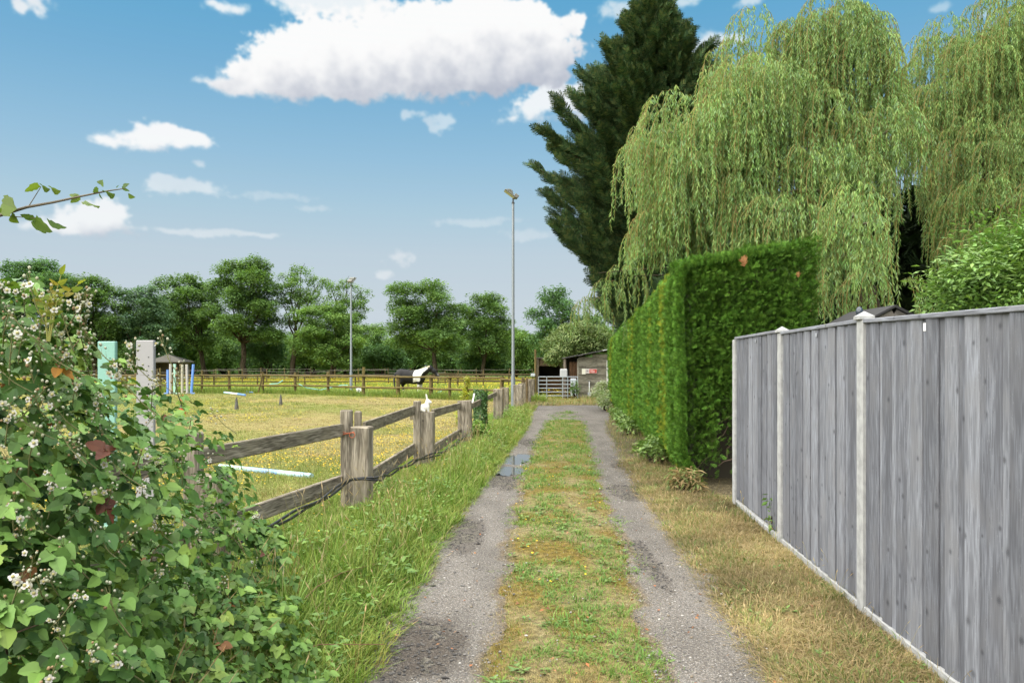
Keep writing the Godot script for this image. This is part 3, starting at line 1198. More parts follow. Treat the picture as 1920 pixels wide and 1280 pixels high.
	for i in 130:
		var d := 4.0 + 15.0 * rng.randf()
		var e := lane(d)
		var x := lerpf(e[1], e[2], rng.randf()) if rng.randf() < 0.35 else lerpf(fence_x(d), e[0] - 0.2, rng.randf() * 0.6)
		xn.append(turf(x, d, rr(0.8, 1.1), 0.75))
		cn.append(shade_mul(0.9, 1.1))
	o2 = scatter(self, "yellow_flowers", flower_disc(190, 2, 0.05, 0.12, 0.24, 0.013, yl), vcol(0.7, 0.4), xn, cn)
	tag(o2, "small yellow hawkbit flowers in the grass near the sleeper fence", "flowers", "", "stuff")
	var xq := []
	var cq := PackedColorArray()
	for i in 3200:
		var d := 15.0 + 28.0 * rng.randf()
		var x := lerpf(-0.7 * d - 1.0, fence_x(minf(d, 37.0)) - 0.4, rng.randf())
		if d > back_fence_d(x) or nz.get_noise_2d(x * 2.2 + 500.0, d * 4.0) < 0.12:
			continue
		xq.append(turf(x, d, rr(0.9, 1.5), 0.6))
		cq.append(shade_mul(0.8, 1.1))
	for i in 9000:
		var x := rr(-60.0, 3.0)
		var d := back_fence_d(x) + 3.0 + 50.0 * pow(rng.randf(), 1.3)
		if nz.get_noise_2d(x * 1.2 + 500.0, d * 1.6) < -0.25:
			continue
		xq.append(turf(x, d, rr(1.2, 2.4), 1.0))
		cq.append(shade_mul(0.8, 1.1))
	o2 = scatter(self, "buttercups", flower_disc(191, 7, 0.22, 0.06, 0.2, 0.016, Color(0.58, 0.46, 0.015)), vcol(0.7, 0.4), xq, cq)
	tag(o2, "drifts of yellow buttercups in the paddock and the pasture behind it", "flowers", "", "stuff")
	# flat plantain rosettes and fallen leaves
	var xp := []
	var cp := PackedColorArray()
	for i in 500:
		var d := 2.8 + 12.0 * pow(rng.randf(), 1.4)
		var e := lane(d)
		var x := lerpf(e[1] - 0.02, e[2] + 0.1, rng.randf()) if i % 3 else lerpf(e[3] + 0.05, e[3] + 0.75, rng.randf())
		if nz.get_noise_2d(x * 10.0 + 900.0, d * 10.0) < 0.0:
			continue
		xp.append(turf(x, d, rr(0.5, 1.15), rr(0.5, 1.0)))
		cp.append(shade_mul(0.8, 1.2, 0.08))
	o2 = scatter(self, "plantain_rosettes", leafy(196, 9, 0.03, 0.035, 0.045, [Color(0.11, 0.19, 0.04), Color(0.14, 0.23, 0.05), Color(0.09, 0.165, 0.035)]), vcol(0.55, 0.4), xp, cp)
	tag(o2, "flat green plantain rosettes along the lane", "weeds", "", "stuff")
	xp = []
	cp = PackedColorArray()
	for i in 420:
		var d := 2.8 + 14.0 * pow(rng.randf(), 1.5)
		var e := lane(d)
		var x := lerpf(e[0], e[3] + 0.7, rng.randf())
		xp.append(Transform3D(Basis.from_euler(Vector3(rr(-0.4, 0.4), rr(0, TAU), rr(-0.4, 0.4))).scaled(Vector3.ONE * rr(0.4, 1.0)), Vector3(x, height_at(x, d) + 0.02, -d)))
		cp.append([Color(1, 1, 1), Color(0.6, 0.5, 0.45), Color(1.1, 0.8, 0.6)][i % 3] * rr(0.7, 1.1))
	o2 = scatter(self, "fallen_leaves", leafy(197, 1, 0.005, 0.004, 0.04, [Color(0.30, 0.15, 0.07)]), vcol(0.8, 0.2), xp, cp)
	tag(o2, "small brown fallen leaves scattered over the lane", "leaves", "", "stuff")
	# leafy growth by the stable and the far end of the lane
	var xs := []
	var cs := PackedColorArray()
	for i in 1500:
		var d := 26.0 + 11.5 * rng.randf()
		var x := rr(0.2, 6.5)
		var e := lane(minf(d, 32.0))
		if d < 31.0 and x > e[0] and x < e[3]:
			continue
		if x < fence_x(d):
			continue
		xs.append(turf(x, d, rr(1.0, 1.8), rr(0.5, 1.1) * (1.6 if x > 3.2 else 0.8)))
		cs.append(shade_mul(0.9, 1.3, 0.12))
	o2 = scatter(self, "rough_grass", tuft(195, 14, 0.06, 0.2, 0.1, 0.009, 1.0, [Color(0.14, 0.20, 0.045), Color(0.19, 0.22, 0.07), straw[0]]), gm, xs, cs)
	tag(o2, "rough grass at the end of the lane before the stable gate", "grass", "", "stuff")

# ---------------------------------------------------------------- woody plants
var bark_tex := []

func bark(r: float, g: float, b: float) -> StandardMaterial3D:
	var key := "bark %f" % r
	if mat_cache.has(key):
		return mat_cache[key]
	if bark_tex.is_empty():
		bark_tex = timber(900, Color8(255, 250, 240), Color8(120, 112, 100), Color8(200, 205, 180), 4)
	var m := timber_mat(bark_tex, sr(r, g, b), 0.95, 1.0)
	mat_cache[key] = m
	return m

func leaf_clump(sd: int, count: int, rad: float, leaf: float, ratio: float, cols: Array, droop := 0.2) -> ArrayMesh:
	var lr := RandomNumberGenerator.new()
	lr.seed = sd
	var b := MB.new()
	for i in count:
		var z := lr.randf_range(-1, 1)
		var a := lr.randf() * TAU
		var q := sqrt(1.0 - z * z)
		var o := Vector3(q * cos(a), z, q * sin(a))
		var p := o * rad * pow(lr.randf(), 0.45)
		var f := Vector3(cos(a) + lr.randf_range(-0.7, 0.7), lr.randf_range(-0.6, 0.4) - droop, sin(a) + lr.randf_range(-0.7, 0.7)).normalized()
		var s := f.cross(Vector3(lr.randf_range(-0.5, 0.5), 1, lr.randf_range(-0.5, 0.5))).normalized()
		var l := leaf * lr.randf_range(0.7, 1.3)
		var w := l * ratio * 0.5
		b.col = cols[lr.randi() % cols.size()]
		var up := s.cross(f) * l * 0.08
		b.flat(p, p + f * l * 0.45 - s * w + up, p + f * l)
		b.flat(p, p + f * l, p + f * l * 0.45 + s * w + up)
	return b.done()

func limb_path(a: Vector3, b: Vector3, sag: float, wob: float, n := 5) -> Array:
	var out := []
	for i in n + 1:
		var t := i / float(n)
		var p := a.lerp(b, t)
		p.y += sag * sin(t * PI)
		if i > 0 and i < n:
			p += Vector3(rr(-wob, wob), rr(-wob, wob) * 0.6, rr(-wob, wob))
		out.append(p)
	return out

func taper(n: int, r0: float, r1: float) -> Array:
	var out := []
	for i in n:
		out.append(lerpf(r0, r1, i / float(n - 1)))
	return out

# a broadleaf tree from the photograph's outline: trunk pixel column, crown column, top row, width in pixels, metres ahead
func broadleaf(called: String, label: String, cols: Array, trunk: float, mid: float, top: float, wide: float, d: float, low := 0.3, dense := 1.0, group := "") -> void:
	var k := d / FOC
	var H := EYE + (CY - top) * k
	var at := Vector3((trunk - CX) * k, 0, -d)
	var t := thing(called, label, "tree", at, group)
	var R := wide * k * 0.5
	var off := (mid - trunk) * k
	var c := Vector3(off, H * (low + (1.0 - low) * 0.5), 0)
	var ry := H * (1.0 - low) * 0.5
	var bm := bark(0.10, 0.085, 0.065)
	var fork := Vector3(off * 0.3 + rr(-0.2, 0.2), H * lerpf(low, 0.45, 0.5), rr(-0.2, 0.2))
	var rt := clampf(H * 0.026, 0.12, 0.42)
	var tb := MB.new()
	tb.us = 1.0
	tb.vs = 0.25
	var tp := limb_path(Vector3(0, -0.3, 0), fork, 0.0, 0.12)
	var trad := taper(tp.size(), rt, rt * 0.72)
	trad[0] = rt * 1.35
	tb.tube(tp, trad, 8)
	part(t, "trunk", tb.done(), bm)
	var lobes := []
	var nl := 13 if dense > 0.6 else 10
	for i in nl:
		var a := TAU * (i * 0.618) + rr(-0.3, 0.3)
		var v := lerpf(-0.75, 0.8, (i + 0.5) / nl)
		var hr := sqrt(maxf(0.0, 1.0 - v * v)) * rr(0.5, 0.75)
		lobes.append([c + Vector3(cos(a) * hr * R, v * ry * 0.92, sin(a) * hr * R * 0.9), R * rr(0.30, 0.46), ry * rr(0.18, 0.30)])
	lobes.append([c + Vector3(rr(-0.15, 0.15) * R, ry * 0.78, 0), R * 0.36, ry * 0.22])
	lobes.append([c, R * 0.5, ry * 0.4])
	var xf := []
	var cc := PackedColorArray()
	var n := 0
	for l in lobes:
		var lp: Vector3 = l[0]
		if n < 11:
			var lb := MB.new()
			lb.vs = 0.3
			var path := limb_path(fork + Vector3(0, rr(-0.6, 0.0), 0), lp + Vector3(0, l[2] * 0.3, 0), rr(-0.3, 0.3), 0.25)
			lb.tube(path, taper(path.size(), rt * rr(0.35, 0.5), 0.025), 5)
			for j in 3:
				var s: Vector3 = path[3 + j % 3]
				var twig := limb_path(s, lp + rdir() * l[1] * 0.9, 0.0, 0.15, 3)
				lb.tube(twig, taper(4, rt * 0.14, 0.012), 4)
			part(t, "limb", lb.done(), bm)
		n += 1
		var cnt := int(clampf(l[1] * l[1] * 36.0, 40, 190) * dense)
		for j in cnt:
			var o := rdir()
			if o.y < -0.3 and rng.randf() < 0.5:
				o.y = -o.y
			var q := o * pow(rng.randf(), 0.4)
			var p := lp + Vector3(q.x * l[1], q.y * l[2], q.z * l[1]) * rr(0.92, 1.12)
			var s := rr(0.6, 1.15)
			xf.append(Transform3D(Basis.from_euler(Vector3(rr(-0.5, 0.5), rr(0, TAU), rr(-0.5, 0.5))).scaled(Vector3(s, s * 0.8, s)), p))
			cc.append(shade_mul(0.72, 1.22, 0.07))
	scatter(t, "crown", clump_for(cols), vcol(0.7, 0.75, 0.4), xf, cc)

var clump_cache := {}
func clump_for(cols: Array) -> ArrayMesh:
	var key := str(cols)
	if not clump_cache.has(key):
		clump_cache[key] = leaf_clump(300 + clump_cache.size(), 26, 0.5, 0.26, 0.62, cols)
	return clump_cache[key]

func shrub(called: String, label: String, cat: String, at: Vector3, r: Vector3, mesh: ArrayMesh, m: Material, count: int, scale: float, lobes: int, group := "") -> Node3D:
	var t := thing(called, label, cat, at, group)
	var xf := []
	var cc := PackedColorArray()
	var list := []
	for i in lobes:
		var o := rdir()
		o.y = absf(o.y) * 0.9 - 0.1
		list.append([Vector3(o.x * r.x * 0.55, r.y * (0.5 + o.y * 0.5), o.z * r.z * 0.55), rr(0.38, 0.55)])
	for i in mini(lobes, 8):
		var b := MB.new()
		var path := limb_path(Vector3(rr(-0.1, 0.1) * r.x, 0, rr(-0.1, 0.1) * r.z), list[i][0], 0.0, 0.06 * r.y)
		b.tube(path, taper(path.size(), 0.02 * r.y + 0.01, 0.008), 5)
		part(t, "stem", b.done(), bark(0.09, 0.075, 0.055))
	for i in count:
		var l: Array = list[rng.randi() % lobes]
		var o := rdir() * pow(rng.randf(), 0.3)
		var p: Vector3 = l[0] + Vector3(o.x * r.x, o.y * r.y * 0.75, o.z * r.z) * l[1] * rr(0.85, 1.15)
		if p.y < 0.05:
			p.y = rr(0.05, 0.3) * r.y
		var s := rr(0.65, 1.2) * scale
		xf.append(Transform3D(Basis.from_euler(Vector3(rr(-0.6, 0.6), rr(0, TAU), rr(-0.6, 0.6))).scaled(Vector3(s, s, s)), p))
		cc.append(shade_mul(0.72, 1.25, 0.08))
	scatter(t, "foliage", mesh, m, xf, cc)
	return t

func build_far_trees() -> void:
	var oak := [Color(0.115, 0.215, 0.058), Color(0.14, 0.25, 0.066), Color(0.17, 0.285, 0.075), Color(0.095, 0.18, 0.052)]  # far-tree colours lightened and slightly blued in place of air haze
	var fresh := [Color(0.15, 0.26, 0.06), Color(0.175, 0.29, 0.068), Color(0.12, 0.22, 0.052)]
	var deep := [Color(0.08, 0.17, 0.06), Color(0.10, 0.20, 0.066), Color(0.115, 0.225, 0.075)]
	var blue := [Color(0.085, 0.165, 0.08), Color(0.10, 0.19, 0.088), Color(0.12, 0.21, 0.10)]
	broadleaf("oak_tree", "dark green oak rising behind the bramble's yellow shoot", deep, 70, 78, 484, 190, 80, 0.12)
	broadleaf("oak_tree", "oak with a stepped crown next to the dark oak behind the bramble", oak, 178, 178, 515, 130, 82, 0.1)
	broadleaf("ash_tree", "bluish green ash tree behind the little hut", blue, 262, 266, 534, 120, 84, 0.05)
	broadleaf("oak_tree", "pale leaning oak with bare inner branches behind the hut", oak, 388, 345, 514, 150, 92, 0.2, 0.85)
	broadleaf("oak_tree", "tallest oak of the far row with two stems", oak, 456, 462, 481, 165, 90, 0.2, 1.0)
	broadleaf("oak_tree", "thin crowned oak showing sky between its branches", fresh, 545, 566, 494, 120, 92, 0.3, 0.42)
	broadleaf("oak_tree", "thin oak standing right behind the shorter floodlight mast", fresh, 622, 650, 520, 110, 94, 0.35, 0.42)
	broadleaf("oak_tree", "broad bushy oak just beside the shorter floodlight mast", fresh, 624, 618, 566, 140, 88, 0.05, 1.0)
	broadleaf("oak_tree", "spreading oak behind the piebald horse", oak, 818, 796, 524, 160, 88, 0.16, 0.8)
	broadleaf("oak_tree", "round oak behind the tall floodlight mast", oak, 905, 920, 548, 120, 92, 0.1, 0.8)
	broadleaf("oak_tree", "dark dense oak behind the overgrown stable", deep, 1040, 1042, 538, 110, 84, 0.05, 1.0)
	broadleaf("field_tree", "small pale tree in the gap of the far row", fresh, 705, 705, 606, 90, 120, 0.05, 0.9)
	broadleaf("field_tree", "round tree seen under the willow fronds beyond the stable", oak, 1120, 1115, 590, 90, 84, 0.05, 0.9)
	# hedgerow under the trees
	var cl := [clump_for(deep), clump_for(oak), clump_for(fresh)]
	var m := vcol(0.7, 0.75, 0.4)
	var where := [[20, 640, 90], [120, 640, 90], [215, 625, 110], [300, 610, 100], [352, 625, 100], [420, 640, 90], [497, 628, 100], [580, 630, 90], [655, 640, 90], [712, 650, 90], [768, 632, 110], [850, 640, 90], [900, 648, 90], [965, 632, 90], [1010, 640, 90], [1085, 625, 90]]
	var names := ["under the dark oak behind the bramble", "between the dark oak and the stepped oak", "under the stepped oak beside the ash", "behind the little hut", "at the foot of the pale leaning oak", "between the leaning oak and the tallest oak", "at the foot of the tallest oak", "at the foot of the thin crowned oak", "behind the shorter floodlight mast", "in front of the small pale tree in the gap", "between the gap and the spreading oak", "at the foot of the spreading oak behind the horse", "under the round oak near the tall mast", "seen beside the tall floodlight mast", "behind the tall slim gate post", "behind the leafy mound on the stables"]
	var i := 0
	for w in where:
		var d := 96.0 + (i % 3) * 5.0
		var k := d / FOC
		var h: float = EYE + (CY - w[1]) * k
		shrub("hedgerow_shrub", "hedgerow shrub " + names[i], "shrub", Vector3((w[0] - CX) * k, 0, -d), Vector3(w[2] * k * 0.62, h, 2.6), cl[(i * 2) % 3], m, 620, 1.0, 9, "hedgerow shrubs under the far oaks")
		i += 1
	# the wood beyond closes the gaps low down
	var xf := []
	var cc := PackedColorArray()
	for j in 6500:
		var x := rr(-95.0, 26.0)
		var h := 7.0 + nz2.get_noise_1d(x * 1.4) * 3.4
		xf.append(Transform3D(Basis.from_euler(Vector3(rr(-0.5, 0.5), rr(0, TAU), rr(-0.5, 0.5))).scaled(Vector3(2.0, 1.7, 2.0)), Vector3(x, rr(0.0, 1.0) * h, -122.0 - rr(0, 6))))
		cc.append(shade_mul(0.75, 1.2, 0.07))
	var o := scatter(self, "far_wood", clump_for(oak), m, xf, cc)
	tag(o, "low dark wood closing the view behind the far oaks", "wood", "", "stuff")

# ---------------------------------------------------------------- conifers
func frond(sd: int, length: float, wide: float, pairs: int, cols: Array, thick := 1.0) -> ArrayMesh:
	# flat scale-leaved spray along +y: side shoots with short forks
	var lr := RandomNumberGenerator.new()
	lr.seed = sd
	var b := MB.new()
	for i in pairs * 2:
		var t := (i + 0.5) / (pairs * 2.0)
		var s := 1.0 if i % 2 else -1.0
		var p := Vector3(0, length * t * 0.85, sin(t * 2.5) * length * 0.08)
		var l := wide * (0.35 + 0.65 * sin(PI * clampf(t * 0.85 + 0.15, 0, 1))) * lr.randf_range(0.7, 1.15)
		var dir := Vector3(s * lr.randf_range(0.65, 0.95), lr.randf_range(0.55, 0.9), lr.randf_range(-0.25, 0.3)).normalized()
		b.col = cols[lr.randi() % cols.size()]
		var nrm := Vector3(0.1 * s, 0.2, 1).normalized()
		var w := dir.cross(nrm).normalized() * 0.016 * thick * length / 0.3
		b.flat(p - w * 0.6, p + dir * l * 0.55 - w, p + w * 0.6)
		b.flat(p + w * 0.6, p + dir * l * 0.55 - w, p + dir * l * 0.55 + w)
		b.flat(p + dir * l * 0.55 - w, p + dir * l, p + dir * l * 0.55 + w)
		for j in 2:
			var q := p + dir * l * (0.35 + 0.3 * j)
			var d2 := (dir + Vector3(0, 0.55, lr.randf_range(-0.3, 0.3)) * (1.0 if j else -0.5) + Vector3(s * 0.3, 0, 0)).normalized()
			b.flat(q - w * 0.5, q + d2 * l * 0.42, q + w * 0.5)
	b.col = cols[0]
	var sw := Vector3(0.008, 0, 0) * thick * length / 0.3
	b.flat(-sw, Vector3(0, length * 1.05, length * 0.05), sw)
	return b.done()

func build_hedge() -> void:
	var t := thing("conifer_hedge", "tall clipped conifer hedge with a bright long side and dark end", "hedge", Vector3.ZERO)
	var a := Vector3(2.20, 0, -10.2)
	var e := Vector3(3.62, 0, -29.0)
	var deepw := 1.72
	var dir := (e - a).normalized()
	var inw := Vector3(-dir.z, 0, dir.x)
	if inw.x < 0.0:
		inw = -inw
	var L := (e - a).length()
	# solid dark core: woody brown taken near black for the shade inside
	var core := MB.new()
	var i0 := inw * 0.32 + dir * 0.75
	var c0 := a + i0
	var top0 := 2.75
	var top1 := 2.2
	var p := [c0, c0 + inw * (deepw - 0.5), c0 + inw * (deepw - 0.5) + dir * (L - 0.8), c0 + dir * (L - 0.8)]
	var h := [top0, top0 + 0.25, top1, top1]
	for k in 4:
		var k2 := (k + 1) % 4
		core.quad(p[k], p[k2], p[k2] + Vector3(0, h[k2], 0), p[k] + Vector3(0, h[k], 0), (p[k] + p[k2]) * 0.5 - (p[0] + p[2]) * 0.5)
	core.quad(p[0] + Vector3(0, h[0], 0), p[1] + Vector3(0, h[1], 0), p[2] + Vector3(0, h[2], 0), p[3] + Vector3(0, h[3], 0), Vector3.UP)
	part(t, "dark_core", core.done(), plain(0.035, 0.03, 0.02, 1.0))
	# bare stems at the open foot of the end face
	for k in 16:
		var b := MB.new()
		var s := a + inw * rr(0.25, 2.1) + dir * rr(0.15, 0.55)
		s.y = rr(0.0, 0.9)
		var o := limb_path(s, s + Vector3(rr(-0.35, 0.45), rr(0.1, 0.7), rr(0.05, 0.35)), 0.0, 0.05)
		b.tube(o, taper(o.size(), rr(0.006, 0.016), 0.003), 5)
		part(t, "bare_twig", b.done(), plain(0.12, 0.085, 0.06, 0.95))
	# one foliage for the whole hedge
	var leaf := [Color(0.072, 0.165, 0.02), Color(0.095, 0.205, 0.024), Color(0.125, 0.245, 0.032), Color(0.05, 0.125, 0.016)]
	var fm := vcol(0.75, 0.25, 0.3)
	# long side and top
	var xf := []
	var cc := PackedColorArray()
	var yx := []
	var yc := PackedColorArray()
	for i in 70000:
		var u := pow(rng.randf(), 1.7) * L
		var v := rr(0.0, 1.0)
		var hh := lerpf(2.96, 2.48, u / L) + nz.get_noise_1d(u * 12.0) * 0.08
		var pos := a + dir * u
		var bulge := nz.get_noise_2d(u * 9.0, v * 14.0) * 0.05 + nz.get_noise_2d(u * 2.5, v * 3.0 + 40.0) * 0.035
		var nrm := -inw
		if v < 0.84:
			var y := (v / 0.84) * hh
			# the foot is ragged and set back
			var foot := smoothstep(0.45, 0.0, y) * 0.22
			pos += -inw * (bulge + 0.02 - foot - 0.07 * smoothstep(hh - 0.25, hh, y)) + Vector3(0, y, 0)
			nrm = (-inw + Vector3(0, 0.45 * smoothstep(hh - 0.25, hh, y), 0)).normalized()
		else:
			var q := (v - 0.84) / 0.16
			pos += inw * (0.12 + q * 1.3) + Vector3(0, hh + bulge * 0.8 + 0.02 + 0.2 * q * (1.0 - u / L), 0)
			nrm = Vector3.UP
		var s := rr(0.45, 0.8) * lerpf(0.9, 1.7, u / L)
		var f := (nrm * rr(0.1, 0.75) + dir * rr(-0.8, 0.8) + Vector3(0, rr(0.1, 0.9), 0)).normalized()
		xf.append(Transform3D(basis_to(f, rr(0, TAU)).scaled(Vector3(s, s, s)), pos + nrm * rr(-0.12, -0.02)))
		var yellow := smoothstep(0.18, 0.42, nz.get_noise_2d(u * 9.0 + 70.0, v * 2.0)) * 0.7
		# here and there a plant of the row has yellow shoots
		if rng.randf() < yellow:
			yx.append(xf.pop_back())
			yc.append(shade_mul(0.7, 1.3, 0.1))
		else:
			cc.append(shade_mul(0.55, 1.45, 0.1))
	scatter(t, "clipped_side", frond(401, 0.15, 0.065, 11, leaf, 0.3), fm, xf, cc)
	scatter(t, "yellow_shoots", frond(401, 0.14, 0.08, 9, [Color(0.17, 0.22, 0.02), Color(0.22, 0.26, 0.025)], 0.4), fm, yx, yc)
	# the end towards the board fence: looser sprays, same leaf colours, slightly darker overall
	xf = []
	cc = PackedColorArray()
	for i in 26000:
		var u := rr(-0.04, 1.02)
		var hh := 2.98 + 0.30 * u + nz.get_noise_1d(u * 60.0) * 0.06
		var y := hh * pow(rng.randf(), 0.75)
		var x := u * (deepw + 0.1)
		# open hollow at the foot beside the fence
		if y < 1.25 and u > 0.28 and u < 0.85 and rng.randf() < 0.85 * smoothstep(1.3, 0.7, y + 0.25 * absf(u - 0.55)):
			continue
		if y < 0.3 and rng.randf() < 0.75:
			continue
		var bulge := nz.get_noise_2d(u * 40.0, y * 14.0) * 0.14
		var round := 0.5 * pow(absf(u - 0.5) * 2.0, 8.0) * 0.2
		var pos := a + inw * x + dir * (0.10 - bulge + round) + Vector3(0, y, 0)
		var nrm := -dir
		var s := rr(0.32, 0.62)
		var f := (nrm * rr(0.3, 1.0) + inw * rr(-0.5, 0.6) + Vector3(0, rr(-0.25, 0.75), 0)).normalized()
		xf.append(Transform3D(basis_to(f, rr(0, TAU)).scaled(Vector3(s, s, s)), pos + nrm * (0.03 - 0.5 * pow(rng.randf(), 1.3))))
		cc.append(shade_mul(0.4, 1.4, 0.1))
	scatter(t, "loose_end", frond(402, 0.20, 0.075, 13, leaf, 0.26), fm, xf, cc)
	# two dead brown sprays
	for q in [[1397, 489], [1498, 510]]:
		part(t, "dead_spray", frond(403 + q[0], 0.2, 0.12, 6, [Color(0.30, 0.13, 0.05), Color(0.36, 0.17, 0.07)]), vcol(0.9), Transform3D(Basis.from_euler(Vector3(0.2, 0.3, 0.4)).scaled(Vector3.ONE * (0.75 if q[0] < 1450 else 0.4)), px(q[0], q[1] + 10, 9.98)))

func build_cypress() -> void:
	var d := 29.0
	var k := d / FOC
	var at := Vector3((1222 - CX) * k, 0, -d)
	var t := thing("cypress_tree", "tall dark green cypress with ragged upswept branches", "tree", at)
	var bm := bark(0.09, 0.07, 0.055)
	var H := 14.4
	var tb := MB.new()
	tb.vs = 0.25
	var tp := limb_path(Vector3(0, -0.3, 0), Vector3(0.1, H * 0.93, 0), 0.0, 0.08, 10)
	tb.tube(tp, taper(tp.size(), 0.34, 0.04), 9)
	part(t, "trunk", tb.done(), bm)
	var dark := [Color(0.035, 0.07, 0.024), Color(0.045, 0.088, 0.028), Color(0.055, 0.105, 0.033), Color(0.075, 0.10, 0.034), Color(0.028, 0.056, 0.02)]
	var sp := frond(420, 0.62, 0.2, 15, dark, 0.36)
	var hs := [3.0, 4.4, 5.4, 6.4, 8.4, 10.9, 12.2, 13.2, 14.1, 14.9]
	var lf := [1.6, 2.2, 2.7, 3.5, 4.3, 3.9, 2.6, 2.0, 1.15, 0.2]
	var xf := []
	var cc := PackedColorArray()
	for i in 290:
		var t0 := pow((i + rng.randf()) / 290.0, 0.9)
		var tipy := lerpf(3.2, 14.9, t0)
		var a := i * 2.39996 + rr(-0.35, 0.35)
		var rad := lin(tipy, hs, lf) * (rr(0.5, 0.8) if i % 3 else rr(0.78, 1.08))
		if cos(a) > 0.3:
			rad *= 0.85 if tipy < 11.0 else 1.0
		var start := Vector3(0.05, maxf(1.6, tipy - rad * rr(0.35, 0.75)), 0)
		var tip := Vector3(cos(a) * rad, tipy, sin(a) * rad)
		var path := []
		for j in 7:
			var q := j / 6.0
			var pp := start.lerp(tip, q)
			pp.y -= sin(q * PI) * rad * 0.12
			path.append(pp)
		if i % 3 == 0 or tipy < 6.5:
			var lb := MB.new()
			lb.vs = 0.3
			lb.tube(path, taper(7, 0.022 + rad * 0.012, 0.01), 5)
			part(t, "branch", lb.done(), bm)
		var cnt := int(30 + rad * 34.0)
		for j in cnt:
			var q := pow(rng.randf(), 0.6)
			if q < 0.22:
				q = 0.22 + rng.randf() * 0.2
			var seg := mini(5, int(q * 6.0))
			var pos: Vector3 = (path[seg] as Vector3).lerp(path[seg + 1], q * 6.0 - seg)
			var wide := 0.6 * (1.0 - q * 0.75)
			pos += rdir() * wide * Vector3(1, 0.6, 1)
			var along := (tip - start).normalized()
			var f := (along * 0.9 + Vector3(cos(a) * 0.3 + rr(-0.45, 0.45), rr(0.0, 0.8), sin(a) * 0.3 + rr(-0.45, 0.45))).normalized()
			var s := rr(0.65, 1.2)
			xf.append(Transform3D(basis_to(f, rr(0, TAU)).scaled(Vector3(s, s, s)), pos))
			cc.append(shade_mul(0.7, 1.25, 0.1))
	scatter(t, "crown", sp, vcol(0.8, 0.2, 0.3), xf, cc)

func build_added_evergreens() -> void:
	# added row of dark evergreens that darkens the hollow behind the willows
	var dark := [Color(0.03, 0.05, 0.02), Color(0.04, 0.068, 0.024), Color(0.022, 0.04, 0.016)]
	var sp := frond(440, 0.7, 0.42, 10, dark, 0.9)
	var list := [[1400, 21.0, 5.2, 2.4, "added dark evergreen behind the willow's hanging curtain, next to the cypress"], [1530, 22.5, 5.8, 2.8, "added dark evergreen standing behind the willow trunk"], [1690, 22.0, 6.4, 2.8, "added dark evergreen filling the hollow between the two willows"], [1850, 24.0, 7.2, 3.2, "added dark evergreen behind the second willow"], [1990, 22.0, 6.8, 3.0, "added dark evergreen at the garden's far corner behind the second willow"]]
	for q in list:
		var d: float = q[1]
		var t := thing("added_evergreen", q[4], "tree", Vector3((q[0] - CX) * d / FOC, 0, -d))
		var tb := MB.new()
		tb.tube([Vector3(0, -0.2, 0), Vector3(0.05, q[2] * 0.9, 0)], [0.16, 0.03], 7)
		part(t, "trunk", tb.done(), bark(0.07, 0.06, 0.05))
		var xf := []
		var cc := PackedColorArray()
		for i in 1500:
			var y := pow(rng.randf(), 0.9)
			var a := rr(0, TAU)
			var rad: float = q[3] * (0.35 + 0.65 * sin(PI * clampf(1.05 - y, 0.0, 1.0) * 0.8)) * sqrt(rr(0.25, 1.0))
			var f := Vector3(cos(a), rr(-0.2, 0.8), sin(a)).normalized()
			xf.append(Transform3D(basis_to(f, rr(0, TAU)).scaled(Vector3.ONE * rr(0.7, 1.2)), Vector3(cos(a) * rad, 0.1 + y * q[2] * 0.95, sin(a) * rad)))
			cc.append(shade_mul(0.7, 1.2, 0.1))
		scatter(t, "crown", sp, vcol(0.8, 0.2, 0.3), xf, cc)

# ---------------------------------------------------------------- willows
func willow_strand(sd: int, length: float, cols: Array) -> ArrayMesh:
	# hangs along -y from the origin, its first stretch arching out along +x
	var lr := RandomNumberGenerator.new()
	lr.seed = sd
	var b := MB.new()
	var n := int(length * 50.0)
	var sway := lr.randf_range(-0.08, 0.08)
	var prev := Vector3.ZERO
	b.col = Color(0.23, 0.18, 0.055)
	for i in 9:
		var t := i / 8.0
		var p := _strand(t, length, sway)
		if i > 0:
			var w := Vector3(0.005, 0, 0.003)
			b.q2(prev - w, p - w, p + w, prev + w)
		prev = p
	for i in n:
		var t := (i + lr.randf()) / n
		var p := _strand(t, length, sway)
		var a := lr.randf() * TAU
		var dir := Vector3(cos(a) * 0.45, -lr.randf_range(0.5, 1.3), sin(a) * 0.45).normalized()
		var l := lr.randf_range(0.075, 0.135)
		var s := dir.cross(Vector3(sin(a * 3.0), 0.3, cos(a * 3.0))).normalized() * lr.randf_range(0.007, 0.011)
		b.col = cols[lr.randi() % cols.size()]
		var m := p + dir * l * 0.4
		b.flat(p, m - s, m + s)
		b.flat(m - s, p + dir * l, m + s)
	return b.done()

func _strand(t: float, length: float, sway: float) -> Vector3:
	var out := 0.30 * (1.0 - exp(-t * 4.0))
	return Vector3(out + sin(t * 5.0) * 0.03, 0.10 * sin(minf(t * 3.0, 1.0) * PI) - length * pow(t, 1.15), sway * t)

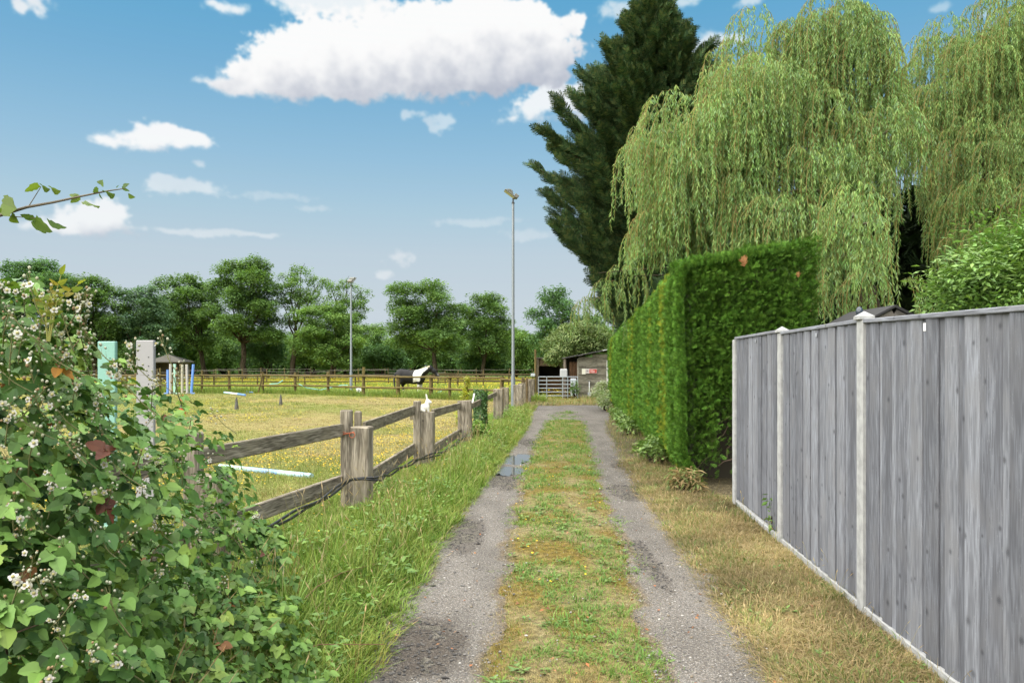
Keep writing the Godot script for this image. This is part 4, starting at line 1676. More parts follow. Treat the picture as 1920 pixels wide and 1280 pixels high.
func willow(label: String, at: Vector3, fork_h: float, lobes: Array, cols: Array, dense: float) -> void:
	var t := thing("willow_tree", label, "tree", at)
	var bm := bark(0.085, 0.068, 0.05)
	var tb := MB.new()
	tb.vs = 0.25
	var fork := Vector3(-0.35, fork_h, 0)
	var tp := limb_path(Vector3(0, -0.3, 0), fork, 0.0, 0.1)
	tb.tube(tp, taper(tp.size(), 0.42, 0.3), 9)
	part(t, "trunk", tb.done(), bm)
	var meshes := []
	for i in 4:
		meshes.append(willow_strand(500 + i, [0.5, 0.8, 1.2, 1.7][i], cols))
	var xf := [[], [], [], []]
	var cc := [PackedColorArray(), PackedColorArray(), PackedColorArray(), PackedColorArray()]
	for l in lobes:
		# l: [centre, rx, ry, rz, reach down]
		var c: Vector3 = (l[0] as Vector3) - at
		var lb := MB.new()
		lb.vs = 0.3
		var path := limb_path(fork, c + Vector3(0, l[2] * 0.15, 0), 0.25, 0.12, 6)
		var thick := 0.17 if l[1] > 0.4 else 0.035
		lb.tube(path, taper(7, thick, thick * 0.2), 6)
		part(t, "limb", lb.done(), bm)
		for j in (4 if l[1] > 0.4 else 0):
			var tw := MB.new()
			var a := rr(0, TAU)
			var tip := c + Vector3(cos(a) * l[1] * 0.7, l[2] * rr(0.1, 0.45), sin(a) * l[3] * 0.7)
			var pp := limb_path(path[4 + j % 3], tip, 0.12, 0.04, 5)
			tw.tube(pp, taper(6, 0.03, 0.007), 5)
			part(t, "branch", tw.done(), plain(0.12, 0.10, 0.06, 0.9))
		# the lobe is built of small drooping tufts, each a little umbrella of shoots
		var area: float = l[1] * l[3] * 2.0 + (l[1] + l[3]) * (l[2] + l[4] * 0.8) * 1.6
		for j in int(area * (2.25 if l[1] > 0.4 else 1.2) * dense):
			var o := rdir()
			var below := rng.randf() < 0.42
			var q := pow(rng.randf(), 0.3)
			var tc := c + Vector3(o.x * l[1], absf(o.y) * l[2], o.z * l[3]) * q
			if below:
				tc = c + Vector3(o.x * l[1], 0, o.z * l[3]) * sqrt(rr(0.35, 1.0))
				tc.y -= rr(0.0, 0.75) * l[4]
			var tr := rr(0.22, 0.5)
			var tone := rr(0.82, 1.15)
			var room: float = tc.y - (c.y - l[4])
			var heading := atan2(-o.z, o.x)
			for m in int(13 + tr * 26.0):
				var a := rr(0, TAU)
				var rq := sqrt(rng.randf())
				var p := tc + Vector3(cos(a) * tr * rq, tr * 0.75 * (1.0 - rq * rq) + rr(-0.05, 0.05), sin(a) * tr * rq)
				var len := 0.45 + rq * rr(0.35, 1.35)
				len = minf(len, maxf(0.35, room + rr(0.0, 0.4)))
				var kk := 0 if len < 0.62 else 1 if len < 0.98 else 2 if len < 1.4 else 3
				var s := rr(0.8, 1.15)
				var yaw := -a + rr(-0.5, 0.5)
				if rng.randf() < 0.3:
					yaw = heading + rr(-0.5, 0.5)
				xf[kk].append(Transform3D(Basis(Vector3.UP, yaw).rotated(Vector3(0, 0, 1), rr(-0.12, 0.12)).scaled(Vector3(s, s, s)), p))
				cc[kk].append(shade_mul(0.85, 1.15, 0.08) * tone)
	for i in 4:
		scatter(t, "hanging_shoots", meshes[i], vcol(0.65, 0.5, 0.4), xf[i], cc[i])

func build_willows() -> void:
	var cols := [Color(0.155, 0.265, 0.065), Color(0.185, 0.305, 0.075), Color(0.125, 0.23, 0.06), Color(0.22, 0.315, 0.095), Color(0.165, 0.265, 0.11)]
	var cols2 := [Color(0.132, 0.225, 0.06), Color(0.16, 0.255, 0.065), Color(0.108, 0.195, 0.055), Color(0.185, 0.255, 0.075)]
	var d := 16.0
	# [pixel, depth, rx, ry, rz, hang]
	var w1 := [
		[px(1500, 190, 16.0), 2.0, 1.75, 1.6, 1.9],
		[px(1560, 110, 15.6), 1.1, 1.1, 1.0, 1.3],
		[px(1420, 240, 15.5), 1.5, 1.2, 1.3, 2.2],
		[px(1310, 290, 15.2), 1.3, 1.1, 1.2, 2.0],
		[px(1252, 300, 15.8), 0.55, 0.9, 0.9, 0.8],
		[px(1290, 400, 15.6), 0.45, 0.5, 0.8, 0.8],
		[px(1640, 280, 15.0), 1.1, 1.0, 1.2, 0.5],
		[px(1545, 380, 14.6), 1.2, 0.9, 1.0, 1.3],
		[px(1470, 430, 14.2), 0.85, 0.6, 0.8, 1.1],
		[px(1605, 440, 12.6), 0.46, 0.55, 0.6, 1.5],
		[px(1122, 515, 19.5), 0.32, 0.3, 0.5, 1.1],
		[px(1185, 520, 19.0), 0.25, 0.25, 0.4, 0.9],
	]
	willow("pale green weeping willow with long curtains hanging over the conifer hedge", Vector3(7.6, 0, -16.2), 3.2, w1, cols, 1.0)
	var w2 := [
		[px(1850, 150, 19.0), 2.0, 1.5, 1.7, 2.2],
		[px(1960, 80, 19.5), 2.2, 1.5, 1.8, 2.2],
		[px(1740, 220, 19.4), 1.2, 1.3, 1.3, 0.9],
		[px(1840, 310, 17.6), 1.3, 0.9, 1.2, 0.8],
		[px(1835, 415, 16.6), 0.65, 0.6, 0.9, 0.6],
		[px(1870, 400, 16.0), 1.1, 0.6, 1.0, 1.0],
		[px(1950, 300, 18.0), 1.5, 1.2, 1.4, 2.4],
	]
	willow("second, duller weeping willow rising behind the bright garden shrub", Vector3(11.5, 0, -19.0), 3.4, w2, cols2, 0.95)
	# the light green shrub looking over the fence
	var sh := leaf_clump(610, 30, 0.22, 0.075, 0.42, [Color(0.13, 0.24, 0.05), Color(0.17, 0.29, 0.065), Color(0.10, 0.19, 0.04)], 0.0)
	shrub("garden_shrub", "bright green leafy shrub looking over the board fence", "shrub", Vector3(5.3, 0, -8.0), Vector3(1.2, 2.65, 0.9), sh, vcol(0.5, 0.45), 1900, 1.0, 16)

# ---------------------------------------------------------------- bramble thicket, near left
func leaflet(b: MB, base: Vector3, dir: Vector3, nrm: Vector3, l: float, w: float, cc: Color) -> void:
	var side := dir.cross(nrm).normalized()
	var ts := [0.0, 0.05, 0.15, 0.28, 0.42, 0.57, 0.72, 0.87, 1.0]
	var ws := [0.0, 0.24, 0.43, 0.46, 0.50, 0.41, 0.33, 0.15, 0.0]
	var prev := []
	for i in 9:
		var t: float = ts[i]
		var sag: float = -0.16 * t * t * l
		var m := base + dir * l * t + nrm * sag
		var hw: float = ws[i] * w
		var lift := nrm * hw * (0.45 if i % 2 else 0.3)
		var back := dir * l * (0.04 if i % 2 else -0.03)
		var cur := [m - side * hw + lift + back, m, m + side * hw + lift + back]
		if i > 0:
			b.col = cc
			b.t3(prev[0], cur[0], cur[1], nrm, nrm, nrm)
			b.t3(prev[0], cur[1], prev[1], nrm, nrm, nrm)
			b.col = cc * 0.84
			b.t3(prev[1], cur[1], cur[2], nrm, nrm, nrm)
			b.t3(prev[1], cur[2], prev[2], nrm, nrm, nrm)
		prev = cur

func bramble_leaf(sd: int, cc: Color) -> ArrayMesh:
	var lr := RandomNumberGenerator.new()
	lr.seed = sd
	var b := MB.new()
	var nrm := Vector3(0, 0.25, 1).normalized()
	for k in 3:
		var a: float = [0.0, 1.25, -1.25][k] + lr.randf_range(-0.15, 0.15)
		var dir := Vector3(sin(a), cos(a), lr.randf_range(-0.45, 0.25)).normalized()
		var n2 := (nrm - dir * nrm.dot(dir)).normalized().rotated(dir, lr.randf_range(-0.6, 0.6))
		leaflet(b, Vector3(0, 0.012 if k == 0 else 0.0, 0), dir, n2, [0.068, 0.055, 0.055][k] * lr.randf_range(0.85, 1.15), 0.046 * lr.randf_range(0.85, 1.1), cc * lr.randf_range(0.88, 1.1))
	b.col = Color(0.10, 0.12, 0.04)
	b.flat(Vector3(-0.0008, -0.035, -0.01), Vector3(0, 0.012, 0), Vector3(0.0008, -0.035, -0.01))
	return b.done()

func petal_flower(sd: int) -> ArrayMesh:
	var lr := RandomNumberGenerator.new()
	lr.seed = sd
	var b := MB.new()
	for k in 5:
		var a := TAU * k / 5.0 + lr.randf_range(-0.12, 0.12)
		var dir := Vector3(cos(a), sin(a), lr.randf_range(-0.1, 0.25))
		var s := Vector3(-sin(a), cos(a), 0)
		var r := lr.randf_range(0.0095, 0.0125)
		b.col = Color(0.52, 0.51, 0.49) if lr.randf() < 0.75 else Color(0.48, 0.43, 0.43)
		var p1 := dir * r * 0.55
		b.flat(Vector3.ZERO, p1 - s * r * 0.42, p1 + s * r * 0.42)
		b.flat(p1 - s * r * 0.42, dir * r - s * r * 0.25 + Vector3(0, 0, 0.001), p1 + s * r * 0.42)
		b.flat(dir * r - s * r * 0.25 + Vector3(0, 0, 0.001), dir * r + s * r * 0.25, p1 + s * r * 0.42)
	b.col = Color(0.42, 0.38, 0.16)
	b.ball(Vector3(0, 0, 0.003), Vector3.ONE * 0.0042, 3, 6)
	return b.done()

func spray_mesh(sd: int) -> ArrayMesh:
	# the flower stalk with its buds and young green fruit
	var lr := RandomNumberGenerator.new()
	lr.seed = sd
	var b := MB.new()
	b.col = Color(0.20, 0.20, 0.09)
	b.tube([Vector3(0, -0.10, -0.02), Vector3(0, -0.04, 0), Vector3(0, 0.045, 0.006)], [0.0022, 0.0018, 0.0012], 4, false)
	for k in 9:
		var a := k * 2.4
		var y := -0.03 + 0.0095 * k
		var r := 0.024 * (1.0 - k / 15.0) * lr.randf_range(0.7, 1.1)
		var p0 := Vector3(0, y - 0.012, 0)
		var p := Vector3(cos(a) * r, y + 0.012, sin(a) * r)
		b.col = Color(0.20, 0.20, 0.09)
		b.flat(p0 - Vector3(0.001, 0, 0), p, p0 + Vector3(0.001, 0, 0))
		b.flat(p0 - Vector3(0, 0, 0.001), p, p0 + Vector3(0, 0, 0.001))
		b.col = [Color(0.33, 0.34, 0.22), Color(0.42, 0.42, 0.33), Color(0.28, 0.19, 0.10), Color(0.36, 0.37, 0.27)][lr.randi() % 4]
		b.ball(p, Vector3(0.0042, 0.005, 0.0042) * lr.randf_range(0.8, 1.2), 3, 5)
	return b.done()

func build_bramble() -> void:
	var at := Vector3(-1.7, 0, -2.9)
	var t := thing("bramble_thicket", "tangled flowering bramble thicket in front of the sleeper fence", "bramble", at)
	var lobes := [
		[Vector3(-1.99, 0.84, -2.6), Vector3(0.80, 0.90, 0.75)],
		[Vector3(-2.08, 0.66, -3.9), Vector3(0.66, 0.78, 1.0)],
		[Vector3(-1.5, 0.12, -3.4), Vector3(0.58, 0.52, 0.75)],
		[Vector3(-1.5, 0.5, -2.15), Vector3(0.46, 0.62, 0.45)],
		[Vector3(-1.22, 0.1, -2.75), Vector3(0.36, 0.36, 0.5)],
		[Vector3(-1.75, 0.3, -4.5), Vector3(0.42, 0.45, 0.6)],
		[Vector3(-1.70, 1.35, -2.4), Vector3(0.36, 0.52, 0.36)],
	]
	# old canes inside
	for i in 34:
		var l: Array = lobes[i % 7]
		var c: Vector3 = l[0]
		var r: Vector3 = l[1]
		var o := rdir()
		var tip := c + Vector3(o.x * r.x, absf(o.y) * r.y, o.z * r.z) * rr(0.9, 1.15)
		var root := Vector3(c.x - rr(0.0, 0.5), 0.0, c.z + rr(-0.4, 0.4))
		var b := MB.new()
		var p := limb_path(root - at, tip - at, rr(0.1, 0.35), 0.04, 7)
		b.col = [Color(0.11, 0.075, 0.05), Color(0.09, 0.10, 0.04), Color(0.14, 0.09, 0.05)][i % 3]
		b.tube(p, taper(8, 0.0055, 0.0018), 5)
		part(t, "cane", b.done(), vcol(0.8))
	# long runners out into the verge
	for q in [[[540, 1130], [640, 1060], [720, 1022]], [[470, 1260], [600, 1210], [720, 1190]]]:
		var b := MB.new()
		var pts := []
		for w in q:
			var g := gp(w[0], w[1] + 60.0)
			g.y = 0.12
			pts.append(g - at)
		b.col = Color(0.16, 0.085, 0.045)
		b.tube([pts[0], (pts[0] + pts[1]) * 0.5 + Vector3(0, 0.06, 0), pts[1] + Vector3(0, 0.05, 0), pts[2]], [0.004, 0.0037, 0.003, 0.002], 5)
		part(t, "runner", b.done(), vcol(0.8))
	var tones := [Color(0.09, 0.18, 0.038), Color(0.115, 0.215, 0.046), Color(0.07, 0.15, 0.034), Color(0.14, 0.25, 0.05), Color(0.06, 0.13, 0.035), Color(0.19, 0.285, 0.05)]
	var fall := [Color(0.32, 0.15, 0.02), Color(0.12, 0.04, 0.022), Color(0.20, 0.09, 0.03)]
	var lm := vcol(0.5, 0.4, 0.38)
	var meshes := []
	for i in 6:
		meshes.append(bramble_leaf(700 + i, tones[i]))
	var dead := []
	for i in 3:
		dead.append(bramble_leaf(720 + i, fall[i]))
	var eye := Vector3(0, EYE, 0)
	var all := []
	for i in 12500:
		var li := rng.randi() % 100
		var l: Array = lobes[0 if li < 32 else 1 if li < 50 else 2 if li < 65 else 3 if li < 78 else 4 if li < 87 else 5 if li < 94 else 6]
		var c: Vector3 = l[0]
		var r: Vector3 = l[1]
		var o := rdir()
		var depth := rr(0.62, 1.0) if rng.randf() < 0.45 else rr(0.93, 1.1)
		var lump := 1.0 + nz.get_noise_3d(o.x * 55.0 + li, o.y * 55.0, o.z * 55.0) * 0.28
		var p := c + o * r * depth * lump
		if p.y < 0.03:
			continue
		var see := (eye - p).normalized()
		var n := (o / r).normalized()
		if n.dot(see) < -0.35:
			continue
		var face := (n * 0.7 + Vector3(0, 0.55, 0) + see * 0.15 + rdir() * 0.45).normalized()
		var z := face
		var y := (Vector3(rr(-1, 1), rr(-1.0, 0.4), rr(-1, 1))).cross(z).cross(z) * -1.0
		if y.length() < 0.05:
			continue
		y = y.normalized()
		var x := y.cross(z)
		var s := rr(0.5, 0.98)
		var xf := Transform3D(Basis(x, y, z).scaled(Vector3(s, s, s)), p - at)
		var k := rng.randi() % 6
		if k == 5 and rng.randf() < 0.5:
			k = 1
		var is_dead := rng.randf() < 0.008
		# size in the picture, and whether it lies in the frame
		var q := Vector2(CX + p.x / -p.z * FOC, CY + (EYE - p.y) / -p.z * FOC)
		var inside := q.x > -20 and q.y < 1300 and depth > 0.9
		all.append([(s / -p.z) if inside else 0.0, xf, k, is_dead])
	all.sort_custom(func(a, b): return a[0] > b[0])
	var rest := [[], [], [], [], [], []]
	var restc := [PackedColorArray(), PackedColorArray(), PackedColorArray(), PackedColorArray(), PackedColorArray(), PackedColorArray()]
	for i in all.size():
		var e: Array = all[i]
		if i < 300 or e[3]:
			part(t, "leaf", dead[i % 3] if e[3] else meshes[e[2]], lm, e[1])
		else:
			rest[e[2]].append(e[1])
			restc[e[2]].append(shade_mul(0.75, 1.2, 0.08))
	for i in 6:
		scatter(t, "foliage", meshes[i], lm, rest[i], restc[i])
	# sprays of white flowers and buds, where the photograph shows them
	var sp := [spray_mesh(740), spray_mesh(741), spray_mesh(742)]
	var fl := [petal_flower(750), petal_flower(751)]
	var fm := vcol(0.7, 0.5)
	var where := [[60, 545], [150, 575], [155, 568], [45, 560], [30, 600], [128, 690], [115, 640], [95, 600], [180, 650], [150, 600], [160, 620], [75, 625], [20, 655], [60, 700], [250, 660], [300, 715], [335, 700], [310, 655], [285, 735], [70, 745], [110, 770], [190, 760], [200, 820], [70, 755], [60, 835], [140, 850], [180, 790], [260, 690], [330, 725], [410, 785], [245, 730], [120, 680], [100, 905], [105, 920], [150, 845], [215, 870], [300, 880], [260, 860], [95, 1090], [75, 1100], [130, 1040], [60, 1060], [160, 940], [190, 1010], [130, 1135], [300, 990], [240, 1010], [330, 960], [380, 905], [385, 870], [440, 990], [480, 975], [350, 1110], [420, 1100], [475, 1060], [95, 1270], [170, 1230], [30, 1110], [20, 870], [8, 700], [15, 780], [40, 1000], [230, 1240], [0, 560], [340, 870], [100, 560], [120, 600], [40, 640], [140, 730], [220, 700], [10, 610], [90, 660], [165, 690], [280, 790], [120, 820], [45, 790], [355, 800], [25, 960], [70, 980], [205, 930], [270, 930], [110, 1180], [210, 1130], [290, 1080], [370, 1010]]
	var j := 0
	for w in where:
		# the first lobe surface met by that line of sight
		var dir := px(w[0], w[1], 1.0) - eye
		var best := 1e9
		for l in lobes:
			var c: Vector3 = l[0]
			var r: Vector3 = l[1] * 1.06
			var oo := (eye - c) / r
			var dd := dir / r
			var qa := dd.dot(dd)
			var qb := oo.dot(dd)
			var disc := qb * qb - qa * (oo.dot(oo) - 1.0)
			if disc > 0.0:
				best = minf(best, (-qb - sqrt(disc)) / qa)
		var dist := best if best < 100.0 else lin(w[0], [0.0, 250.0, 450.0], [2.2, 2.5, 3.6])
		var p := eye + dir * (dist - 0.03)
		var up := Basis.from_euler(Vector3(rr(0.1, 0.7), rr(-0.6, 0.6), rr(-0.6, 0.6)))
		var s := rr(0.75, 1.15)
		var o := part(t, "flower_spray", sp[j % 3], fm, Transform3D(up.scaled(Vector3(s, s, s)), p - at))
		for f: int in [1, 1, 2, 3, 0, 1][j % 6]:
			var a := f * 2.1 + j
			part(o, "flower", fl[(j + f) % 2], fm, Transform3D(Basis.from_euler(Vector3(rr(-0.9, 0.1), rr(-0.7, 0.7), rr(0, 6))), Vector3(cos(a) * 0.018, rr(0.01, 0.055), 0.012 + rr(0, 0.015))))
		j += 1

func lone_leaf(sd: int, l: float, w: float, cc: Color) -> ArrayMesh:
	var b := MB.new()
	leaflet(b, Vector3.ZERO, Vector3.UP, Vector3(0, 0, 1), l, w, cc)
	return b.done()

func leaf_xf(p: Vector3, tip: Vector3, roll: float) -> Transform3D:
	return Transform3D(basis_to(tip - p, roll), p)

func build_shoots() -> void:
	# the branch reaching in against the sky
	var d := 1.9
	var base := px(-60, 418, d)
	var t := thing("elm_branch", "leafy branch tip reaching in against the sky above the bramble", "branch", base)
	var pts := []
	for q in [[-60, 418], [0, 403], [50, 388], [100, 379], [150, 368], [200, 358], [235, 353]]:
		pts.append(px(q[0], q[1], d) - base)
	var b := MB.new()
	b.col = Color(0.10, 0.085, 0.06)
	b.tube(pts, [0.0052, 0.0045, 0.0036, 0.0030, 0.0025, 0.0018, 0.001], 6)
	part(t, "stem", b.done(), vcol(0.85))
	var tw := MB.new()
	tw.col = Color(0.12, 0.10, 0.06)
	tw.tube([px(52, 388, d) - base, px(76, 350, d) - base], [0.0014, 0.0009], 4)
	part(t, "twig", tw.done(), vcol(0.85))
	tw = MB.new()
	tw.col = Color(0.12, 0.10, 0.06)
	tw.tube([px(5, 404, d) - base, px(65, 409, d) - base], [0.0012, 0.0009], 4)
	part(t, "twig", tw.done(), vcol(0.85))
	var lm := vcol(0.5, 0.9, 0.45)
	for q in [[75, 350, 42, 356, 1.0], [78, 348, 88, 357, 0.5], [95, 352, 108, 361, 0.4], [30, 391, -8, 379, 1.0], [18, 400, -12, 392, 0.9], [65, 408, 36, 404, 0.9], [20, 404, 30, 416, 0.6], [66, 409, 92, 436, 1.0], [64, 409, 84, 440, 0.9], [88, 411, 120, 430, 0.8], [150, 368, 130, 380, 0.6], [148, 372, 128, 362, 0.6], [160, 376, 184, 393, 0.8], [184, 360, 172, 351, 0.5], [186, 362, 190, 374, 0.4], [198, 360, 210, 368, 0.4], [218, 352, 222, 346, 0.4], [230, 352, 239, 344, 0.35], [240, 366, 250, 370, 0.3], [228, 350, 241, 359, 0.35], [188, 346, 189, 340, 0.25]]:
		var p := px(q[0], q[1], d + rr(-0.03, 0.03))
		var e := px(q[2], q[3], d + rr(-0.03, 0.03))
		var l := (e - p).length()
		var m := lone_leaf(0, l, l * 0.62 * (0.7 + 0.3 * q[4]), [Color(0.10, 0.17, 0.03), Color(0.13, 0.20, 0.035), Color(0.085, 0.15, 0.04)][rng.randi() % 3])
		part(t, "leaf", m, lm, leaf_xf(p - base, e - base, rr(-0.9, 0.9)))
	# the yellow-green ash shoot out of the bramble top
	d = 2.3
	base = px(88, 640, d)
	t = thing("ash_shoot", "young yellow green ash shoot rising out of the bramble top", "shoot", base)
	var yl := [Color(0.23, 0.28, 0.04), Color(0.27, 0.30, 0.045), Color(0.19, 0.26, 0.04), Color(0.28, 0.25, 0.05)]
	var stems := [[[88, 640], [86, 590], [95, 545]], [[90, 640], [98, 570], [114, 515]], [[92, 640], [106, 565], [146, 533]], [[86, 620], [84, 575], [72, 556]]]
	for s in stems:
		var sp := []
		for q in s:
			sp.append(px(q[0], q[1], d) - base)
		b = MB.new()
		b.col = Color(0.24, 0.24, 0.06)
		b.tube(sp, [0.003, 0.0022, 0.001], 5)
		part(t, "stem", b.done(), vcol(0.8))
		for k in 9:
			var f := 0.35 + 0.65 * (k / 2) / 4.0
			var pos: Vector3
			if f < 0.5:
				pos = (sp[0] as Vector3).lerp(sp[1], f * 2.0)
			else:
				pos = (sp[1] as Vector3).lerp(sp[2], f * 2.0 - 1.0)
			var dirs: Vector3 = ((sp[2] as Vector3) - sp[1]).normalized()
			var side := 1.0 if k % 2 else -1.0
			var out := (dirs * 0.5 + Vector3(side, rr(-0.25, 0.1), rr(-0.3, 0.3))).normalized()
			if k == 8:
				out = dirs
			var l := rr(0.024, 0.037)
			part(t, "leaflet", lone_leaf(0, l, l * 0.5, yl[rng.randi() % 4]), lm, leaf_xf(pos, pos + out, (0.3 if side > 0 else -0.3) + rr(-0.4, 0.4)))

# smooth cast concrete: faint cloudy tone with fine sand
func mottle(w: int, sd: int, base: Color) -> Array:
	var a := noise_img(w, w, 0.25, sd, 2).get_data()
	var b := noise_img(w, w, 0.012, sd + 1, 4).get_data()
	var out := PackedByteArray()
	out.resize(w * w * 3)
	for i in w * w:
		var g := 1.0 + (a[i] / 255.0 - 0.5) * 0.12 + (b[i] / 255.0 - 0.5) * 0.22
		out[i * 3] = int(clampf(base.r * g, 0, 1) * 255)
		out[i * 3 + 1] = int(clampf(base.g * g, 0, 1) * 255)
		out[i * 3 + 2] = int(clampf(base.b * g, 0, 1) * 255)
	return [ImageTexture.create_from_image(Image.create_from_data(w, w, false, Image.FORMAT_RGB8, out)), ImageTexture.create_from_image(Image.create_from_data(w, w, false, Image.FORMAT_L8, a))]

# ---------------------------------------------------------------- board fence on the garden side
func fence_board(variant: int, w: float, h: float, thick: float) -> ArrayMesh:
	var b := MB.new()
	b.us = 1.6
	b.vs = 0.55
	b.uo = Vector2(variant * 0.173, variant * 0.37)
	b.box(Vector3(0, h * 0.5, 0), Vector3(w, h, thick), 0.003)
	return b.done()

func build_board_fence() -> void:
	var tex := timber(11, Color8(190, 190, 193), Color8(146, 145, 147), Color8(172, 169, 168), 14)
	var tex2 := timber(23, Color8(182, 182, 186), Color8(136, 135, 138), Color8(158, 155, 155), 20)
	var mats := []
	for i in 5:
		mats.append(timber_mat([tex, tex2][i % 2], Color(1.01, 1.035, 1.08) * [0.68, 0.64, 0.66, 0.61, 0.70][i], 0.9, 0.3))
	var cm := tri_mat(mottle(512, 71, Color8(152, 153, 153)), 1.6, 0.04, 0.9)
	var x_at := func(d: float) -> float: return 1.861 + 0.0766 * d
	var stops := [8.815, 6.88, 4.949, 3.02, 1.09]
	var variants := []
	for i in 12:
		variants.append(fence_board(i, 0.118, 1.785, 0.013))
	var dir := Vector3(0.0766, 0, -1).normalized()
	var turn := Basis(dir * -1.0, Vector3.UP, (dir * -1.0).cross(Vector3.UP))
	var post_labels := ["slim concrete fence post half covered by the conifer hedge", "concrete fence post with a pointed cap, second from the hedge", "concrete fence post carrying the small round garden light", "concrete fence post beyond the panel with the white square tag"]
	var panel_labels := ["short looking grey board panel tucked against the conifer hedge", "grey weathered board panel between the second and third concrete posts", "grey weathered board panel with a white square tag near its top", "grey weathered board panel beyond the white tagged one"]
	var gravel_labels := ["concrete gravel board below the panel at the hedge", "concrete gravel board below the middle fence panel", "concrete gravel board below the panel with the white tag", "concrete gravel board below the last fence panel"]
	for i in 4:
		var d: float = stops[i]
		var at := Vector3(x_at.call(d), 0.0, -d)
		var t := thing("concrete_post", post_labels[i], "post", at, "")
		var b := MB.new()
		b.box(Vector3(0, 0.93, 0), Vector3(0.10, 1.92, 0.06), 0.006, turn)
		part(t, "shaft", b.done(), cm)
		if i > 0:
			b = MB.new()
			b.box(Vector3(0, 1.90, 0), Vector3(0.10, 0.022, 0.10), 0.004, turn)
			var r := 0.05
			var tip := Vector3(0, 1.945, 0)
			for k in 4:
				var c0 := turn * Vector3([-r, r, r, -r][k], 0, [-r, -r, r, r][k]) + Vector3(0, 1.911, 0)
				var k2 := (k + 1) % 4
				var c1 := turn * Vector3([-r, r, r, -r][k2], 0, [-r, -r, r, r][k2]) + Vector3(0, 1.911, 0)
				var nn := ((c0 + c1) * 0.5 - Vector3(0, 1.8, 0)).normalized()
				b.t3(c0, c1, tip, nn, nn, nn)
			part(t, "cap", b.done(), cm)
	for i in 4:
		var d0: float = stops[i]
		var d1: float = stops[i + 1]
		var p0 := Vector3(x_at.call(d0), 0, -d0)
		var p1 := Vector3(x_at.call(d1), 0, -d1)
		var along := (p1 - p0).normalized()
		var out := Vector3(-1, 0, -0.0766).normalized()
		var L := (p1 - p0).length() - 0.10
		var mid := (p0 + p1) * 0.5
		var gb := MB.new()
		var gt := thing("gravel_board", gravel_labels[i], "board", mid, "")
		var yb := Basis(along, Vector3.UP, along.cross(Vector3.UP))
		gb.box(Vector3(0, 0.02, 0), Vector3(L - 0.004, 0.13, 0.045), 0.005, yb, 0)
		part(gt, "slab", gb.done(), cm)
		var t := thing("board_fence", panel_labels[i], "fence", mid, "")
		var n := int(round(L / 0.0955))
		var drop := [0.02, 0.0, -0.03, -0.08][i] as float
		var fall := [0.0, 0.0, -0.026, -0.026][i] as float
		for k in n:
			var s := -L * 0.5 + (k + 0.5) * L / n
			var lap := 0.0065 if k % 2 else -0.0065
			var tilt := rr(-0.02, 0.02)
			var bb := Basis(along, Vector3.UP, along.cross(Vector3.UP)).rotated(Vector3.UP, 0.07 + tilt)
			part(t, "board", variants[rng.randi() % 12], mats[rng.randi() % 5], Transform3D(bb, along * s + out * (lap + 0.004 * rr(-1, 1)) + Vector3(0, 0.088 + drop + fall * s, 0)))
		var cap := MB.new()
		cap.us = 1.5
		cap.vs = 0.5
		cap.uo = Vector2(0.2 * i, 0.3 * i)
		cap.box(Vector3(0, 1.885 + drop, 0), Vector3(L, 0.026, 0.055), 0.004, yb.rotated(yb.z.normalized(), atan(fall) * (1.0 if yb.z.cross(yb.x).y > 0.0 else -1.0)), 0)
		part(t, "capping_rail", cap.done(), mats[4])
		for y: float in [0.4, 1.05, 1.7]:
			var rl := MB.new()
			rl.us = 1.5
			rl.vs = 0.5
			rl.box(-out * 0.035 + Vector3(0, y, 0), Vector3(L - 0.01, 0.07, 0.035), 0.004, yb, 0)
			part(t, "back_rail", rl.done(), mats[3])
	# small square tags nailed to the boards
	var white := plain(0.75, 0.75, 0.76, 0.5)
	var grey := plain(0.30, 0.32, 0.36, 0.5)
	for q in [[1742, 613, 0.042, white, "small white square tag on the fence panel"], [1535, 628, 0.03, grey, "small grey tag near the top of the middle fence panel"], [1420, 639, 0.03, grey, "small grey tag near the top of the panel at the hedge"]]:
		var u: float = (q[0] - CX) / FOC
		var d := 1.861 / (u - 0.0766)
		var p := px(q[0], q[1], d)
		var b := MB.new()
		b.box(Vector3.ZERO, Vector3(0.005, q[2], q[2]), 0.002, Basis.IDENTITY)
		b.ball(Vector3(-0.003, 0, 0), Vector3(0.002, 0.005, 0.005), 3, 6)
		var o := part(self, "square_tag", b.done(), q[3], Transform3D(Basis(Vector3.UP, -0.07), p + Vector3(-0.017, 0, 0)))
		tag(o, q[4], "tag")
	# garden light on the third post
	var gp3 := px(1612, 588, 5.0)
	var gl := thing("garden_light", "small dark round garden light clipped to the fence top", "light", Vector3(gp3.x, 1.86, gp3.z))
	var b2 := MB.new()
	b2.tube([Vector3.ZERO, Vector3(0, 0.06, 0)], [0.006, 0.006], 6)
	part(gl, "bracket", b2.done(), plain(0.03, 0.035, 0.04, 0.5))
	b2 = MB.new()
	b2.ball(Vector3(0, 0.085, 0), Vector3(0.024, 0.034, 0.018), 6, 10)
	part(gl, "lamp_head", b2.done(), plain(0.03, 0.04, 0.055, 0.25))
	# neighbour's shed gable and a loose post end looking over the fence
	var sd := thing("garden_shed", "weathered grey garden shed with its gable tip above the fence", "shed", Vector3(4.39, 0, -9.0))
	var wm := timber_mat(tex, Color(0.62, 0.6, 0.57), 0.9, 0.3)
	var dark := plain(0.12, 0.09, 0.075, 0.9)
	var apex := 2.235
	var wall := MB.new()
	wall.us = 0.8
	wall.vs = 0.5
	wall.box(Vector3(0, 0.92, -0.52), Vector3(1.16, 1.84, 1.0), 0.01)
	part(sd, "wall", wall.done(), dark)
